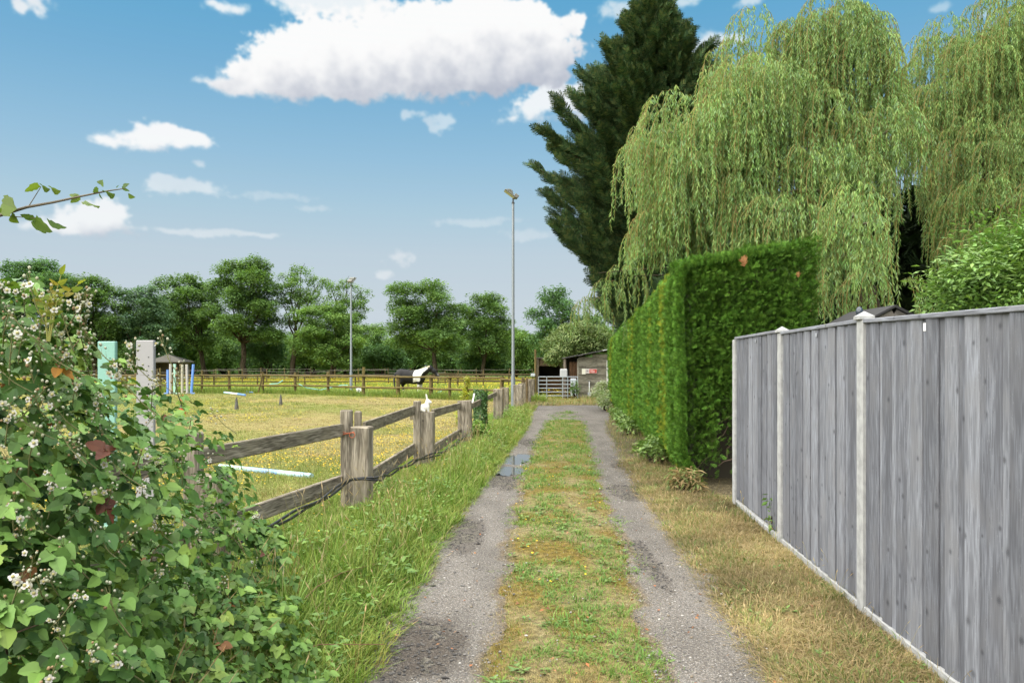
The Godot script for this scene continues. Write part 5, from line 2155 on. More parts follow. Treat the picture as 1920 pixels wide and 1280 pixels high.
	for k in 9:
		var gb := MB.new()
		gb.uo = Vector2(k * 0.13, 0.0)
		gb.vs = 0.5
		var y := 1.68 + k * 0.055
		var hw := maxf(0.05, (apex - 0.05 - y) / 0.52)
		gb.box(Vector3(0, y, 0.0), Vector3(minf(hw, 0.6) * 2.0 - 0.06, 0.052, 0.02), 0.002, Basis.IDENTITY, 0)
		part(sd, "gable_board", gb.done(), plain(0.10, 0.055, 0.045, 0.9))
	for s: float in [-1.0, 1.0]:
		var ang := s * -0.48
		var rb := MB.new()
		rb.vs = 0.5
		rb.box(Vector3(s * 0.335, apex - 0.21, 0.055), Vector3(0.74, 0.105, 0.03), 0.003, Basis(Vector3(0, 0, 1), ang), 0)
		part(sd, "barge_board", rb.done(), wm)
		rb = MB.new()
		rb.box(Vector3(s * 0.345, apex - 0.135, -0.5), Vector3(0.78, 0.03, 1.2), 0.004, Basis(Vector3(0, 0, 1), ang), 2)
		part(sd, "roof", rb.done(), plain(0.022, 0.022, 0.024, 0.95))
	var lp := px(1745, 590, 5.3)
	var o2 := thing("timber_post", "sawn timber post end standing up behind the fence panel", "post", Vector3(lp.x, 0, lp.z))
	var pb := MB.new()
	pb.us = 1.5
	pb.box(Vector3(0, 0.97, 0), Vector3(0.045, 1.95, 0.07), 0.003, Basis(Vector3.UP, 0.5))
	part(o2, "shaft", pb.done(), timber_mat(tex, Color(0.9, 0.68, 0.55), 0.9, 0.2))

# ---------------------------------------------------------------- sleeper fence on the paddock side
func plank(size: Vector3, seedv: int, L: int, bevel := 0.012) -> ArrayMesh:
	var b := MB.new()
	b.us = 1.3
	b.vs = 0.5
	b.uo = Vector2(seedv * 0.271, seedv * 0.413)
	b.box(Vector3.ZERO, size, bevel, Basis.IDENTITY, L)
	# uneven saw marks: nudge the corners a little
	var lr := RandomNumberGenerator.new()
	lr.seed = seedv
	var jit := {}
	for i in b.v.size():
		var key := (b.v[i] * 60.0).round()
		if not jit.has(key):
			jit[key] = Vector3(lr.randf_range(-1, 1), lr.randf_range(-1, 1), lr.randf_range(-1, 1)) * 0.004
		b.v[i] += jit[key]
	return b.done()

func build_sleeper_fence() -> void:
	var tex := timber(37, Color8(212, 207, 196), Color8(122, 117, 108), Color8(176, 170, 154), 9)
	var m1 := timber_mat(tex, Color(0.74, 0.72, 0.69), 0.92, 0.6)
	var m2 := timber_mat(tex, Color(0.71, 0.69, 0.65), 0.92, 0.7)
	var m3 := timber_mat(tex, Color(0.62, 0.56, 0.45), 0.92, 0.5)
	var at := Vector3(fence_x(8.5), 0, -8.5)
	var t := thing("sleeper_fence", "old fence of thick timber sleepers and split rails beside the lane", "fence", at)
	var put := func(called: String, size: Vector3, pos: Vector3, yaw: float, m: Material, sd: int, L: int, roll := 0.0) -> void:
		part(t, called, plank(size, sd, L), m, Transform3D(Basis(Vector3.UP, yaw).rotated(Vector3(0, 0, 1), roll), pos - at))
	# post A, mostly inside the bramble
	var pa := px(362, 900, 5.5)
	put.call("upright", Vector3(0.11, 1.16, 0.11), Vector3(pa.x, 0.55, pa.z), -0.1, m1, 1, 1)
	put.call("sleeper", Vector3(0.24, 0.9, 0.13), Vector3(-2.07, 0.40, -5.35), -0.15, m2, 2, 1)
	# post B
	var fb := px(650, 900, 8.42)
	put.call("upright", Vector3(0.118, 1.16, 0.11), Vector3(fb.x, 0.54, fb.z), -0.12, m1, 3, 1, 0.008)
	var sb := px(679, 900, 8.42)
	put.call("sleeper", Vector3(0.225, 1.02, 0.15), Vector3(sb.x - 0.01, 0.43, sb.z), -0.25, m1, 4, 1)
	var cb := px(671, 900, 8.66)
	put.call("upright", Vector3(0.075, 1.14, 0.09), Vector3(cb.x, 0.52, cb.z), 0.0, m2, 5, 1)
	# post C
	var c1 := px(782, 850, 11.9)
	put.call("upright", Vector3(0.112, 1.14, 0.10), Vector3(c1.x, 0.49, c1.z), -0.08, m1, 6, 1)
	var c2 := px(800, 850, 11.95)
	put.call("sleeper", Vector3(0.20, 0.98, 0.14), Vector3(c2.x + 0.012, 0.40, c2.z), -0.2, m1, 7, 1)
	put.call("block", Vector3(0.12, 0.10, 0.14), px(776, 781, 12.15), 0.0, m2, 8, 0)
	# post D
	var d1 := px(872, 815, 15.4)
	put.call("sleeper", Vector3(0.27, 0.98, 0.15), Vector3(d1.x, 0.42, d1.z), -0.12, m1, 9, 1, 0.02)
	# far sleepers
	var k := 0
	for q in [[934, 729, 22.0, 0.26, 0.0], [946, 726, 25.5, 0.28, 0.0], [972, 721, 28.0, 0.34, 0.02], [978, 718, 30.0, 0.28, 0.0], [990, 712, 33.0, 0.26, -0.02], [996, 710, 34.5, 0.3, 0.0]]:
		var p := px(q[0], q[1], q[2])
		put.call("sleeper", Vector3(q[3], p.y + 0.1, 0.15), Vector3(p.x, p.y * 0.5 - 0.05, p.z), -0.1, [m1, m2][k % 2], 20 + k, 1, q[4])
		k += 1
	for q in [[941, 728, 22.6, 0.1], [981, 708, 31.0, 0.14], [1001, 712, 36.2, 0.12], [988, 708, 32.0, 0.1]]:
		var p := px(q[0], q[1], q[2])
		put.call("upright", Vector3(q[3], p.y + 0.1, 0.11), Vector3(p.x, p.y * 0.5 - 0.05, p.z), 0.0, m3, 40 + k, 1)
		k += 1
	# rails: [from pixel, depth] to [pixel, depth], height of the board
	var rails := [
		[Vector3(-2.72, 0.94, -3.4), Vector3(fb.x - 0.04, 0.905, -8.40), 0.135, 3.0],
		[Vector3(-2.62, 0.40, -3.6), Vector3(fb.x - 0.04, 0.345, -8.42), 0.15, 0.0],
		[Vector3(fb.x + 0.16, 0.915, -8.55), Vector3(c1.x - 0.05, 0.92, -11.93), 0.13, 1.0],
		[Vector3(fb.x + 0.2, 0.35, -8.5), Vector3(c1.x - 0.05, 0.33, -11.95), 0.17, 2.0],
		[Vector3(c2.x + 0.08, 0.86, -12.0), Vector3(d1.x - 0.1, 0.80, -15.4), 0.13, 3.0],
		[Vector3(c2.x + 0.08, 0.30, -12.0), Vector3(d1.x - 0.1, 0.28, -15.4), 0.15, 4.0],
		[Vector3(d1.x + 0.1, 0.78, -15.5), Vector3(-0.45, 0.80, -21.9), 0.12, 5.0],
	]
	for q in rails:
		var a: Vector3 = q[0]
		var e: Vector3 = q[1]
		var dir := (e - a).normalized()
		var bb := Basis(dir, dir.cross(Vector3.UP).cross(dir) * -1.0, Vector3.ZERO)
		var up := Vector3.UP - dir * dir.y
		up = up.normalized()
		bb = Basis(dir, up, dir.cross(up))
		part(t, "rail", plank(Vector3((e - a).length(), q[2], 0.042), 60 + k, 0, 0.007), [m2, m1][k % 2], Transform3D(bb, (a + e) * 0.5 - at))
		k += 1
	# black water pipes clipped along the lower rails
	for j in 2:
		var pts := []
		var rad := []
		var path := [Vector3(-2.2, 0.30, -4.6), Vector3(-2.0, 0.31, -6.0), Vector3(-1.85, 0.33, -7.2), Vector3(-1.76, 0.38, -8.2), Vector3(sb.x - 0.10, 0.395, -8.30), Vector3(sb.x + 0.10, 0.40, -8.26), Vector3(sb.x + 0.16, 0.38, -8.40), Vector3(-1.55, 0.28, -9.4), Vector3(-1.46, 0.25, -10.6), Vector3(-1.36, 0.22, -11.7), Vector3(-1.24, 0.24, -11.82), Vector3(-1.16, 0.22, -12.1), Vector3(-1.05, 0.2, -13.8), Vector3(-0.95, 0.22, -15.2)]
		var cv := Curve3D.new()
		for p: Vector3 in path:
			cv.add_point(p + Vector3(0.02, 0, 0.0))
		for i in 70:
			var s := cv.sample_baked(cv.get_baked_length() * i / 69.0, true)
			s += Vector3(0.03, 0.0, 0.02)
			s.y += (0.022 if j else -0.006) + sin(i * 0.9 + j * 2.0) * 0.012
			pts.append(s - at)
			rad.append(0.0125)
		var b := MB.new()
		b.tube(pts, rad, 7)
		var o := part(self, "water_pipe", b.done(), plain(0.018, 0.019, 0.021, 0.45), Transform3D(Basis.IDENTITY, at))
		tag(o, ["black plastic pipe along the foot of the sleeper fence, lower of two", "black plastic pipe along the foot of the sleeper fence, upper of two"][j], "pipe")
	# orange twine on post B
	var tw := MB.new()
	for j in 3:
		var pts := []
		for i in 26:
			var a := TAU * i / 25.0
			pts.append(Vector3(cos(a) * 0.085 + 0.02, sin(a * 2.0 + j) * 0.012 + j * 0.008, sin(a) * 0.08 + (0.02 if cos(a) > 0.5 else 0.0)))
		tw.tube(pts, taper(26, 0.004, 0.004), 4, false)
	for j in 2:
		var pts := []
		for i in 12:
			var a := TAU * i / 11.0
			pts.append(Vector3(0.075 + cos(a) * 0.03, -0.015 + sin(a) * 0.028, 0.085 + 0.006 * j))
		tw.tube(pts, taper(12, 0.004, 0.004), 4, false)
	var o3 := part(self, "baler_twine", tw.done(), plain(0.38, 0.10, 0.045, 0.8), Transform3D(Basis.IDENTITY, Vector3(fb.x, 0.87, fb.z)))
	tag(o3, "orange baler twine wound round a sleeper fence post", "twine")
	# ivy-covered post
	var ip := px(901, 760, 17.6)
	var iv := thing("ivy_post", "fence post wholly wrapped in dark green ivy", "post", Vector3(ip.x, 0, ip.z))
	part(iv, "post", plank(Vector3(0.16, 1.0, 0.14), 90, 1), m2, Transform3D(Basis.IDENTITY, Vector3(0, 0.47, 0)))
	var xf := []
	var cc := PackedColorArray()
	for i in 700:
		var a := rr(0, TAU)
		var y := rr(0.02, 1.03)
		var r := 0.15 + 0.04 * nz.get_noise_2d(a * 30.0, y * 60.0) + 0.05 * smoothstep(0.3, 0.0, y)
		var f := Vector3(cos(a), rr(-0.6, 0.5), sin(a)).normalized()
		xf.append(Transform3D(basis_to(f, rr(0, TAU)).scaled(Vector3.ONE * rr(0.7, 1.2)), Vector3(cos(a) * r * 0.95, y, sin(a) * r * 0.8)))
		cc.append(shade_mul(0.7, 1.3, 0.08))
	scatter(iv, "ivy", leaf_clump(801, 5, 0.035, 0.05, 0.85, [Color(0.04, 0.095, 0.03), Color(0.055, 0.12, 0.035), Color(0.075, 0.15, 0.04)]), vcol(0.45, 0.3), xf, cc)
	# weeds and a yellow-leaved sapling by post D
	var lush := leaf_clump(805, 16, 0.09, 0.075, 0.5, [Color(0.15, 0.27, 0.03), Color(0.12, 0.23, 0.03), Color(0.19, 0.31, 0.05)])
	shrub("lush_weed", "bright green weed clump at the foot of the ivy post", "plant", Vector3(-0.78, 0.02, -15.9), Vector3(0.42, 0.36, 0.35), lush, vcol(0.5, 0.5), 130, 1.0, 6)
	var yel := leaf_clump(806, 14, 0.07, 0.06, 0.55, [Color(0.32, 0.34, 0.03), Color(0.38, 0.36, 0.04), Color(0.22, 0.30, 0.03)])
	shrub("yellow_sapling", "yellow green sapling peeping over the sleeper post", "plant", px(867, 760, 16.6) * Vector3(1, 0, 1), Vector3(0.13, 1.0, 0.12), yel, vcol(0.5, 0.6), 70, 1.0, 7)
	shrub("young_ash", "slim yellow green sapling at the rail fence near the tall mast", "plant", px(876, 740, 33.0) * Vector3(1, 0, 1), Vector3(0.16, 0.95, 0.16), yel, vcol(0.5, 0.6), 60, 1.2, 6)
	# white stake beside it
	var st := MB.new()
	st.box(Vector3(0, 0.52, 0), Vector3(0.035, 1.0, 0.012), 0.003, Basis(Vector3(0, 0, 1), -0.2))
	var sp := px(884, 800, 16.4)
	var so := part(self, "marker_stake", st.done(), plain(0.7, 0.71, 0.72, 0.6), Transform3D(Basis.IDENTITY, Vector3(sp.x - 0.04, 0, sp.z)))
	tag(so, "slim white marker stake leaning beside the ivy post", "stake")
	# rabbit ornament on post C
	var rc := px(800, 773, 11.95)
	var R := [
		[Vector3(-0.055, 0.055, 0), Vector3(0.02, 0.075, 0), 0.055, 0.05],
		[Vector3(0.02, 0.07, 0), Vector3(0.045, 0.135, 0), 0.045, 0.035],
		[Vector3(0.05, 0.155, 0), Vector3(0.085, 0.145, 0), 0.036, 0.022],
		[Vector3(0.04, 0.175, 0.014), Vector3(0.02, 0.265, 0.02), 0.013, 0.009],
		[Vector3(0.04, 0.175, -0.014), Vector3(0.025, 0.26, -0.022), 0.013, 0.009],
		[Vector3(0.045, 0.07, 0.02), Vector3(0.055, 0.01, 0.022), 0.02, 0.015],
		[Vector3(0.045, 0.07, -0.02), Vector3(0.055, 0.01, -0.022), 0.02, 0.015],
		[Vector3(-0.05, 0.03, 0.035), Vector3(0.0, 0.012, 0.04), 0.028, 0.016],
		[Vector3(-0.05, 0.03, -0.035), Vector3(0.0, 0.012, -0.04), 0.028, 0.016],
		[Vector3(-0.105, 0.06, 0), Vector3(-0.115, 0.065, 0), 0.018, 0.016],
	]
	var rm := sdf_mesh(R, 0.02, 0.0085, func(_p: Vector3) -> Color: return Color(0.62, 0.60, 0.55))
	var rb := thing("rabbit_ornament", "small white stone rabbit sitting on a sleeper post", "ornament", Vector3(rc.x - 0.03, 0.89, rc.z))
	part(rb, "body", rm, vcol(0.9))
	for s: float in [-1.0, 1.0]:
		var eb := MB.new()
		eb.ball(Vector3(0.072, 0.163, s * 0.026), Vector3.ONE * 0.005, 3, 6)
		part(rb, "eye", eb.done(), plain(0.03, 0.03, 0.03, 0.4))

# ---------------------------------------------------------------- rail fences of the paddocks
func round_rail(b: MB, a: Vector3, e: Vector3, r: float) -> void:
	var mid := (a + e) * 0.5 + Vector3(rr(-0.02, 0.02), rr(-0.03, 0.02), 0)
	b.tube([a, mid, e], [r, r * rr(0.9, 1.1), r * 0.92], 6)

func build_rail_fences() -> void:
	var tex := timber(53, Color8(190, 180, 150), Color8(105, 97, 78), Color8(150, 150, 110), 3)
	var m := timber_mat(tex, Color(0.66, 0.62, 0.5), 0.95, 0.4)
	var md := timber_mat(tex, Color(0.5, 0.47, 0.4), 0.95, 0.4)
	# near fence, posts read off the photograph: [pixel x, top row, radius]
	var t := thing("rail_fence", "round rail fence along the far side of the riding paddock", "fence", Vector3(-8, 0, -40))
	var at := t.position
	var posts := [[60, 688, 0.07], [130, 690, 0.07], [205, 688, 0.07], [300, 690, 0.07], [378, 694, 0.07], [430, 694, 0.08], [492, 698, 0.08], [553, 698, 0.085], [615, 697, 0.08], [681, 688, 0.09], [746, 703, 0.11], [808, 702, 0.10], [843, 710, 0.07], [873, 705, 0.08], [940, 706, 0.10]]
	var tops := []
	for q in posts:
		# the depth where this pixel column meets the fence line
		var u: float = (q[0] - CX) / FOC
		var d := 40.0
		for it in 12:
			d = back_fence_d(u * d)
		var p := px(q[0], q[1], d)
		var b := MB.new()
		b.vs = 0.5
		b.uo = Vector2(rng.randf(), rng.randf())
		b.tube([Vector3(0, -0.1, 0), Vector3(0, p.y, 0)], [q[2], q[2] * 0.92], 8)
		part(t, "post", b.done(), m, Transform3D(Basis(Vector3(0, 0, 1), rr(-0.03, 0.03)), Vector3(p.x, 0, p.z) - at))
		tops.append(Vector3(p.x, 0, p.z))
	var far_left := Vector3(-34.0, 0, -46.5)
	tops.push_front(far_left)
	for i in tops.size() - 1:
		for lv: float in [1.03, 0.48]:
			var b := MB.new()
			b.vs = 0.5
			b.uo = Vector2(rng.randf(), rng.randf())
			round_rail(b, tops[i] + Vector3(-0.1, lv + rr(-0.02, 0.02), 0.09) - at, tops[i + 1] + Vector3(0.1, lv + rr(-0.02, 0.02), 0.09) - at, 0.048)
			part(t, "rail", b.done(), m)
	for pr: Array in [[[tops[tops.size() - 1] + Vector3(0, 0.98, 0.09), px(985, 714, 32.5)]], [[tops[tops.size() - 1] + Vector3(0, 0.46, 0.09), px(925, 733, 24.5)]]]:
		var b := MB.new()
		b.vs = 0.5
		round_rail(b, pr[0][0] - at, pr[0][1] - at, 0.045)
		part(t, "rail", b.done(), m)
	# a slanting brace
	var br := MB.new()
	round_rail(br, px(484, 735, 42.6) - at, px(492, 697, 42.6) - at, 0.04)
	part(t, "brace", br.done(), m)
	# the field fences behind: slim stakes with two strands or rails
	var rows := [
		["field_fence", "post and rail fence crossing the buttercup pasture", 53.0, 52.0, -40.0, 1.5, 1.05, 3.2, true],
		["field_fence", "thin staked wire fence in the middle of the pasture", 66.0, 61.0, -52.0, -2.0, 1.25, 2.3, false],
		["field_fence", "thin staked fence along the edge of the far oaks", 82.0, 80.0, -60.0, 4.0, 1.25, 2.6, false],
		["field_fence", "double railed fence behind the piebald horse near the stable", 58.0, 50.0, -5.5, 4.5, 1.1, 1.7, true],
	]
	for q in rows:
		var x0: float = q[4]
		var x1: float = q[5]
		var f := thing(q[0], q[1], "fence", Vector3((x0 + x1) * 0.5, 0, -q[2]))
		var fat := f.position
		var prev := Vector3.ZERO
		var x := x0
		var n := 0
		while x <= x1:
			var d: float = lerpf(q[2], q[3], (x - x0) / (x1 - x0)) + sin(x * 0.4) * 0.4
			var base := Vector3(x, 0, -d) - fat
			var h: float = q[6] * rr(0.92, 1.12)
			var b := MB.new()
			b.vs = 0.5
			b.tube([base - Vector3(0, 0.1, 0), base + Vector3(rr(-0.05, 0.05), h, 0)], [0.05, 0.045], 6)
			part(f, "stake", b.done(), m if n % 3 else md)
			if n > 0:
				for lv: float in [0.9, 0.5]:
					b = MB.new()
					b.vs = 0.5
					if q[8]:
						round_rail(b, prev + Vector3(0, lv * q[6], 0.05), base + Vector3(0, lv * q[6], 0.05), 0.042)
						part(f, "rail", b.done(), md)
					else:
						b.tube([prev + Vector3(0, lv * h, 0.05), (prev + base) * 0.5 + Vector3(0, lv * h - 0.04, 0.05), base + Vector3(0, lv * h, 0.05)], [0.012, 0.012, 0.012], 4, false)
						part(f, "wire", b.done(), plain(0.13, 0.12, 0.10, 0.8))
			prev = base
			x += q[7] * rr(0.85, 1.15)
			n += 1

# ---------------------------------------------------------------- floodlight masts
func mast(label: String, base: Vector3, h: float, yaw: float) -> void:
	var t := thing("floodlight_mast", label, "lamp post", base)
	var gal := plain(0.19, 0.215, 0.235, 0.5, 0.35)
	var b := MB.new()
	b.tube([Vector3(0, -0.1, 0), Vector3(0, 1.2, 0)], [0.082, 0.082], 14)
	part(t, "base_tube", b.done(), gal)
	b = MB.new()
	b.tube([Vector3(0, 1.15, 0), Vector3(0, 1.28, 0), Vector3(0, h - 0.55, 0)], [0.082, 0.06, 0.046], 14)
	part(t, "shaft", b.done(), gal)
	b = MB.new()
	b.tube([Vector3(0, h - 0.56, 0), Vector3(0, h - 0.50, 0)], [0.062, 0.05], 10)
	b.tube([Vector3(0, h - 0.52, 0), Vector3(0, h - 0.36, 0)], [0.028, 0.028], 8)
	part(t, "spigot", b.done(), plain(0.04, 0.042, 0.045, 0.6))
	# a tilted flood lantern: flat front glass, domed reflector, gear box behind
	var tilt := Basis(Vector3.UP, yaw) * Basis(Vector3(0, 0, 1), -0.62)
	var c := Vector3(0, h - 0.34, 0)
	var hb := MB.new()
	hb.box(c + tilt * Vector3(-0.16, 0.04, 0), Vector3(0.52, 0.035, 0.36), 0.01, tilt)
	for k in 6:
		var s := sin(PI * (k + 0.5) / 6.0)
		hb.box(c + tilt * Vector3(-0.36 + k * 0.055, 0.055 + s * 0.055, 0), Vector3(0.057, 0.11 * s + 0.02, 0.30), 0.008, tilt)
	part(t, "lamp_housing", hb.done(), plain(0.12, 0.125, 0.11, 0.55))
	hb = MB.new()
	hb.box(c + tilt * Vector3(0.06, 0.11, 0), Vector3(0.17, 0.13, 0.26), 0.015, tilt)
	part(t, "gear_box", hb.done(), plain(0.14, 0.135, 0.115, 0.6))
	hb = MB.new()
	hb.box(c + tilt * Vector3(-0.18, 0.016, 0), Vector3(0.44, 0.01, 0.30), 0.003, tilt)
	part(t, "front_glass", hb.done(), plain(0.30, 0.29, 0.26, 0.15))

func build_masts() -> void:
	mast("tall galvanised floodlight mast standing among the sleepers beside the lane", gp(962, 766), 8.15, 0.15)
	mast("shorter galvanised floodlight mast at the rail fence left of the horse", gp(658, 738.5), 6.6, -1.9)

# ---------------------------------------------------------------- paddock furniture
func build_paddock_things() -> void:
	# tall jump stands just behind the fence
	for q in [[201, 640, 33, Color(0.17, 0.34, 0.29), "pale mint plastic jump stand rising behind the bramble"], [273, 638, 33, Color(0.26, 0.255, 0.265), "pale grey plastic jump stand with pin holes behind the bramble"]]:
		var d := 7.4
		var p := px(q[0], q[1], d)
		var w: float = q[2] * d / FOC
		var t := thing("jump_stand", q[4], "jump stand", Vector3(p.x, 0, p.z))
		var mm := plain(q[3].r, q[3].g, q[3].b, 0.45)
		var b := MB.new()
		b.box(Vector3(0, p.y * 0.5, 0), Vector3(w, p.y, 0.05), 0.006)
		part(t, "panel", b.done(), mm)
		b = MB.new()
		b.box(Vector3(0, 0.05, 0), Vector3(0.5, 0.08, 0.09), 0.01)
		part(t, "foot", b.done(), mm)
		var y := p.y - 0.16
		while y > 0.4:
			b = MB.new()
			b.tube([Vector3(w * 0.22, y, 0.024), Vector3(w * 0.22, y, 0.0275)], [0.006, 0.006], 8)
			part(t, "pin_hole", b.done(), plain(0.03, 0.03, 0.03, 0.8))
			y -= 0.085
	# uprights standing in the far corner: [pixel x, top, bottom, lean px, colour, label]
	var blue := Color(0.10, 0.22, 0.55)
	var gry := Color(0.34, 0.32, 0.30)
	for q in [[314, 693, 732, 0, blue, "short blue jump upright in the far corner of the paddock"], [319, 682, 733, 0, gry, "grey jump upright beside the short blue one"], [327, 682, 733, 0, Color(0.30, 0.50, 0.42), "mint green jump upright in the far corner of the paddock"], [341, 683, 733, 0, Color(0.32, 0.30, 0.24), "brownish grey jump upright in the far corner of the paddock"], [350, 683, 733, -1, gry, "grey jump upright standing next to the leaning blue one"], [360, 683, 735, 4, blue, "tall blue jump upright leaning in the far corner of the paddock"]]:
		var d := 43.5
		var a := px(q[0] - q[3] * 0.5, q[2], d)
		var e := px(q[0] + q[3] * 0.5, q[1], d)
		var t := thing("jump_upright", q[5], "jump upright", Vector3(a.x, 0, a.z))
		var b := MB.new()
		b.tube([Vector3(0, 0, 0), e - Vector3(a.x, 0, a.z)], [0.075, 0.075], 8)
		part(t, "shaft", b.done(), plain(q[4].r, q[4].g, q[4].b, 0.5))
		b = MB.new()
		b.box(Vector3(0, 0.04, 0), Vector3(0.4, 0.08, 0.12), 0.01)
		part(t, "foot", b.done(), plain(q[4].r, q[4].g, q[4].b, 0.5))
	# poles on the ground; each of striped sections
	var wh := Color(0.70, 0.72, 0.74)
	var pale := Color(0.36, 0.55, 0.66)
	var mint := Color(0.42, 0.62, 0.56)
	var lie := [
		[gp(402, 736), gp(474, 738), 0.05, [wh, wh, wh, blue], "white and blue jump pole lying in front of the rail fence"],
		[gp(420, 738), gp(459, 743), 0.05, [pale, wh, blue], "shorter white and blue jump pole crossing another on the grass"],
		[gp(367, 734), gp(383, 734.3), 0.05, [wh, wh], "short white jump pole lying near the jump uprights"],
		[gp(412, 884), gp(584, 903), 0.042, [mint * 0.75, mint * 0.7, pale * 0.75, Color(0.2, 0.34, 0.58), mint * 0.75, pale * 0.8], "pastel striped jump pole half sunk in the flowers by the fence"],
	]
	for q in lie:
		var a: Vector3 = q[0]
		var e: Vector3 = q[1]
		var t := thing("jump_pole", q[4], "jump pole", (a + e) * 0.5)
		var n: int = q[3].size()
		for i in n:
			var b := MB.new()
			var p0 := a.lerp(e, i / float(n)) - t.position + Vector3(0, 0.075, 0)
			var p1 := a.lerp(e, (i + 1) / float(n)) - t.position + Vector3(0, 0.075, 0)
			b.tube([p0, p1], [q[2], q[2]], 10)
			var cc: Color = q[3][i]
			part(t, "section", b.done(), plain(cc.r, cc.g, cc.b, 0.5))
	# cones
	for q in [[341, 779, 37.0, 0, "orange traffic cone with a dark band in the paddock"], [443, 771, 24.0, 1, "dark grey cone standing nearer the orange one"], [526, 762, 21.0, 1, "dark grey cone standing nearer the rail fence"]]:
		var g := gp(q[0], q[1])
		var h: float = q[2] * -g.z / FOC
		var t := thing("traffic_cone", q[4], "cone", g)
		var org := Color(0.50, 0.075, 0.02) if q[3] == 0 else Color(0.07, 0.068, 0.065)
		var band := Color(0.05, 0.045, 0.045) if q[3] == 0 else Color(0.085, 0.082, 0.08)
		var r := h * 0.19
		var b := MB.new()
		b.box(Vector3(0, 0.02, 0), Vector3(r * 3.2, 0.035, r * 3.2), 0.008)
		part(t, "foot", b.done(), plain(band.r, band.g, band.b, 0.7))
		var lv := [0.0, 0.32, 0.66, 1.0]
		for i in 3:
			b = MB.new()
			var r0: float = lerpf(r, r * 0.28, lv[i])
			var r1: float = lerpf(r, r * 0.28, lv[i + 1])
			b.tube([Vector3(0, 0.03 + h * lv[i], 0), Vector3(0, 0.03 + h * lv[i + 1], 0)], [r0, r1], 12)
			var cc := band if i == 1 else org
			part(t, ["lower_sleeve", "band", "tip"][i], b.done(), plain(cc.r, cc.g, cc.b, 0.6))
	# arena letter
	var lp := px(674, 731.5, 41.8)
	var lt := thing("arena_marker", "tilted white square marker with a black letter by the mast", "sign", Vector3(lp.x, 0, lp.z + 0.2))
	var tilt := Basis(Vector3(0, 0, 1), 0.22)
	var b := MB.new()
	b.box(Vector3(0, lp.y, 0), Vector3(0.26, 0.26, 0.02), 0.006, tilt)
	part(lt, "board", b.done(), plain(0.72, 0.73, 0.73, 0.6))
	b = MB.new()
	b.tube([Vector3(0.02, 0, -0.03), Vector3(0.02, lp.y, -0.012)], [0.015, 0.015], 6)
	part(lt, "stake", b.done(), plain(0.3, 0.3, 0.28, 0.7))
	var tm := TextMesh.new()
	tm.text = "A"
	var sf := SystemFont.new()
	sf.font_names = PackedStringArray(["Droid Serif"])
	sf.font_weight = 700
	tm.font = sf
	tm.font_size = 32
	tm.pixel_size = 0.0058
	tm.depth = 0.006
	part(lt, "letter", tm, plain(0.03, 0.03, 0.035, 0.6), Transform3D(tilt, Vector3(0, lp.y, 0.013)))
	# blue-green hose lying along the fence foot
	for q in [[[560, 720], [575, 727], [600, 731], [640, 722], [652, 722]], [[505, 720], [520, 719], [530, 713]], [[812, 742], [820, 736], [828, 733]]]:
		var pts := []
		for w in q:
			pts.append(px(w[0], w[1], 43.0 if w[0] < 700 else 40.5))
		var hb := MB.new()
		var n: int = pts.size()
		hb.tube(pts, taper(n, 0.022, 0.022), 6)
		var ho := part(self, "water_hose", hb.done(), plain(0.16, 0.42, 0.40, 0.5))
		tag(ho, ["long teal hose sagging below the lower rail of the fence", "short teal hose end hooked over the pasture rail", "short teal hose end below the horse"][[560, 505, 812].find(q[0][0])], "hose")
	# low hut at the far left
	var hut := thing("field_hut", "low open hut with a shallow dark roof behind the jump uprights", "hut", Vector3((314 - CX) * 72.0 / FOC, 0, -72))
	var dk := plain(0.11, 0.09, 0.07, 0.95)
	b = MB.new()
	b.box(Vector3(0, 1.0, -1.4), Vector3(2.9, 2.0, 0.1), 0.01)
	part(hut, "back_wall", b.done(), dk)
	for s: float in [-1.0, 1.0]:
		b = MB.new()
		b.box(Vector3(s * 1.4, 1.0, -0.7), Vector3(0.1, 2.0, 1.4), 0.01)
		part(hut, "side_wall", b.done(), dk)
		b = MB.new()
		b.tube([Vector3(s * 1.35, 0, 0.1), Vector3(s * 1.35, 2.0, 0.1)], [0.09, 0.08], 7)
		part(hut, "post", b.done(), plain(0.13, 0.11, 0.09, 0.95))
	b = MB.new()
	var ap := Vector3(-0.2, 2.65, -0.6)
	var cs := [Vector3(-1.7, 1.98, 0.5), Vector3(1.75, 1.98, 0.5), Vector3(1.75, 1.98, -1.7), Vector3(-1.7, 1.98, -1.7)]
	for k in 4:
		var nn: Vector3 = ((cs[k] + cs[(k + 1) % 4]) * 0.5 - Vector3(0, 1.4, -0.6)).normalized()
		b.t3(cs[k], cs[(k + 1) % 4], ap, nn, nn, nn)
		b.quad(cs[k], cs[(k + 1) % 4], cs[(k + 1) % 4] - Vector3(0, 0.1, 0), cs[k] - Vector3(0, 0.1, 0), (cs[k] + cs[(k + 1) % 4]) * Vector3(1, 0, 1) + Vector3(0, 0, 1.2))
	part(hut, "roof", b.done(), plain(0.085, 0.08, 0.07, 0.95))

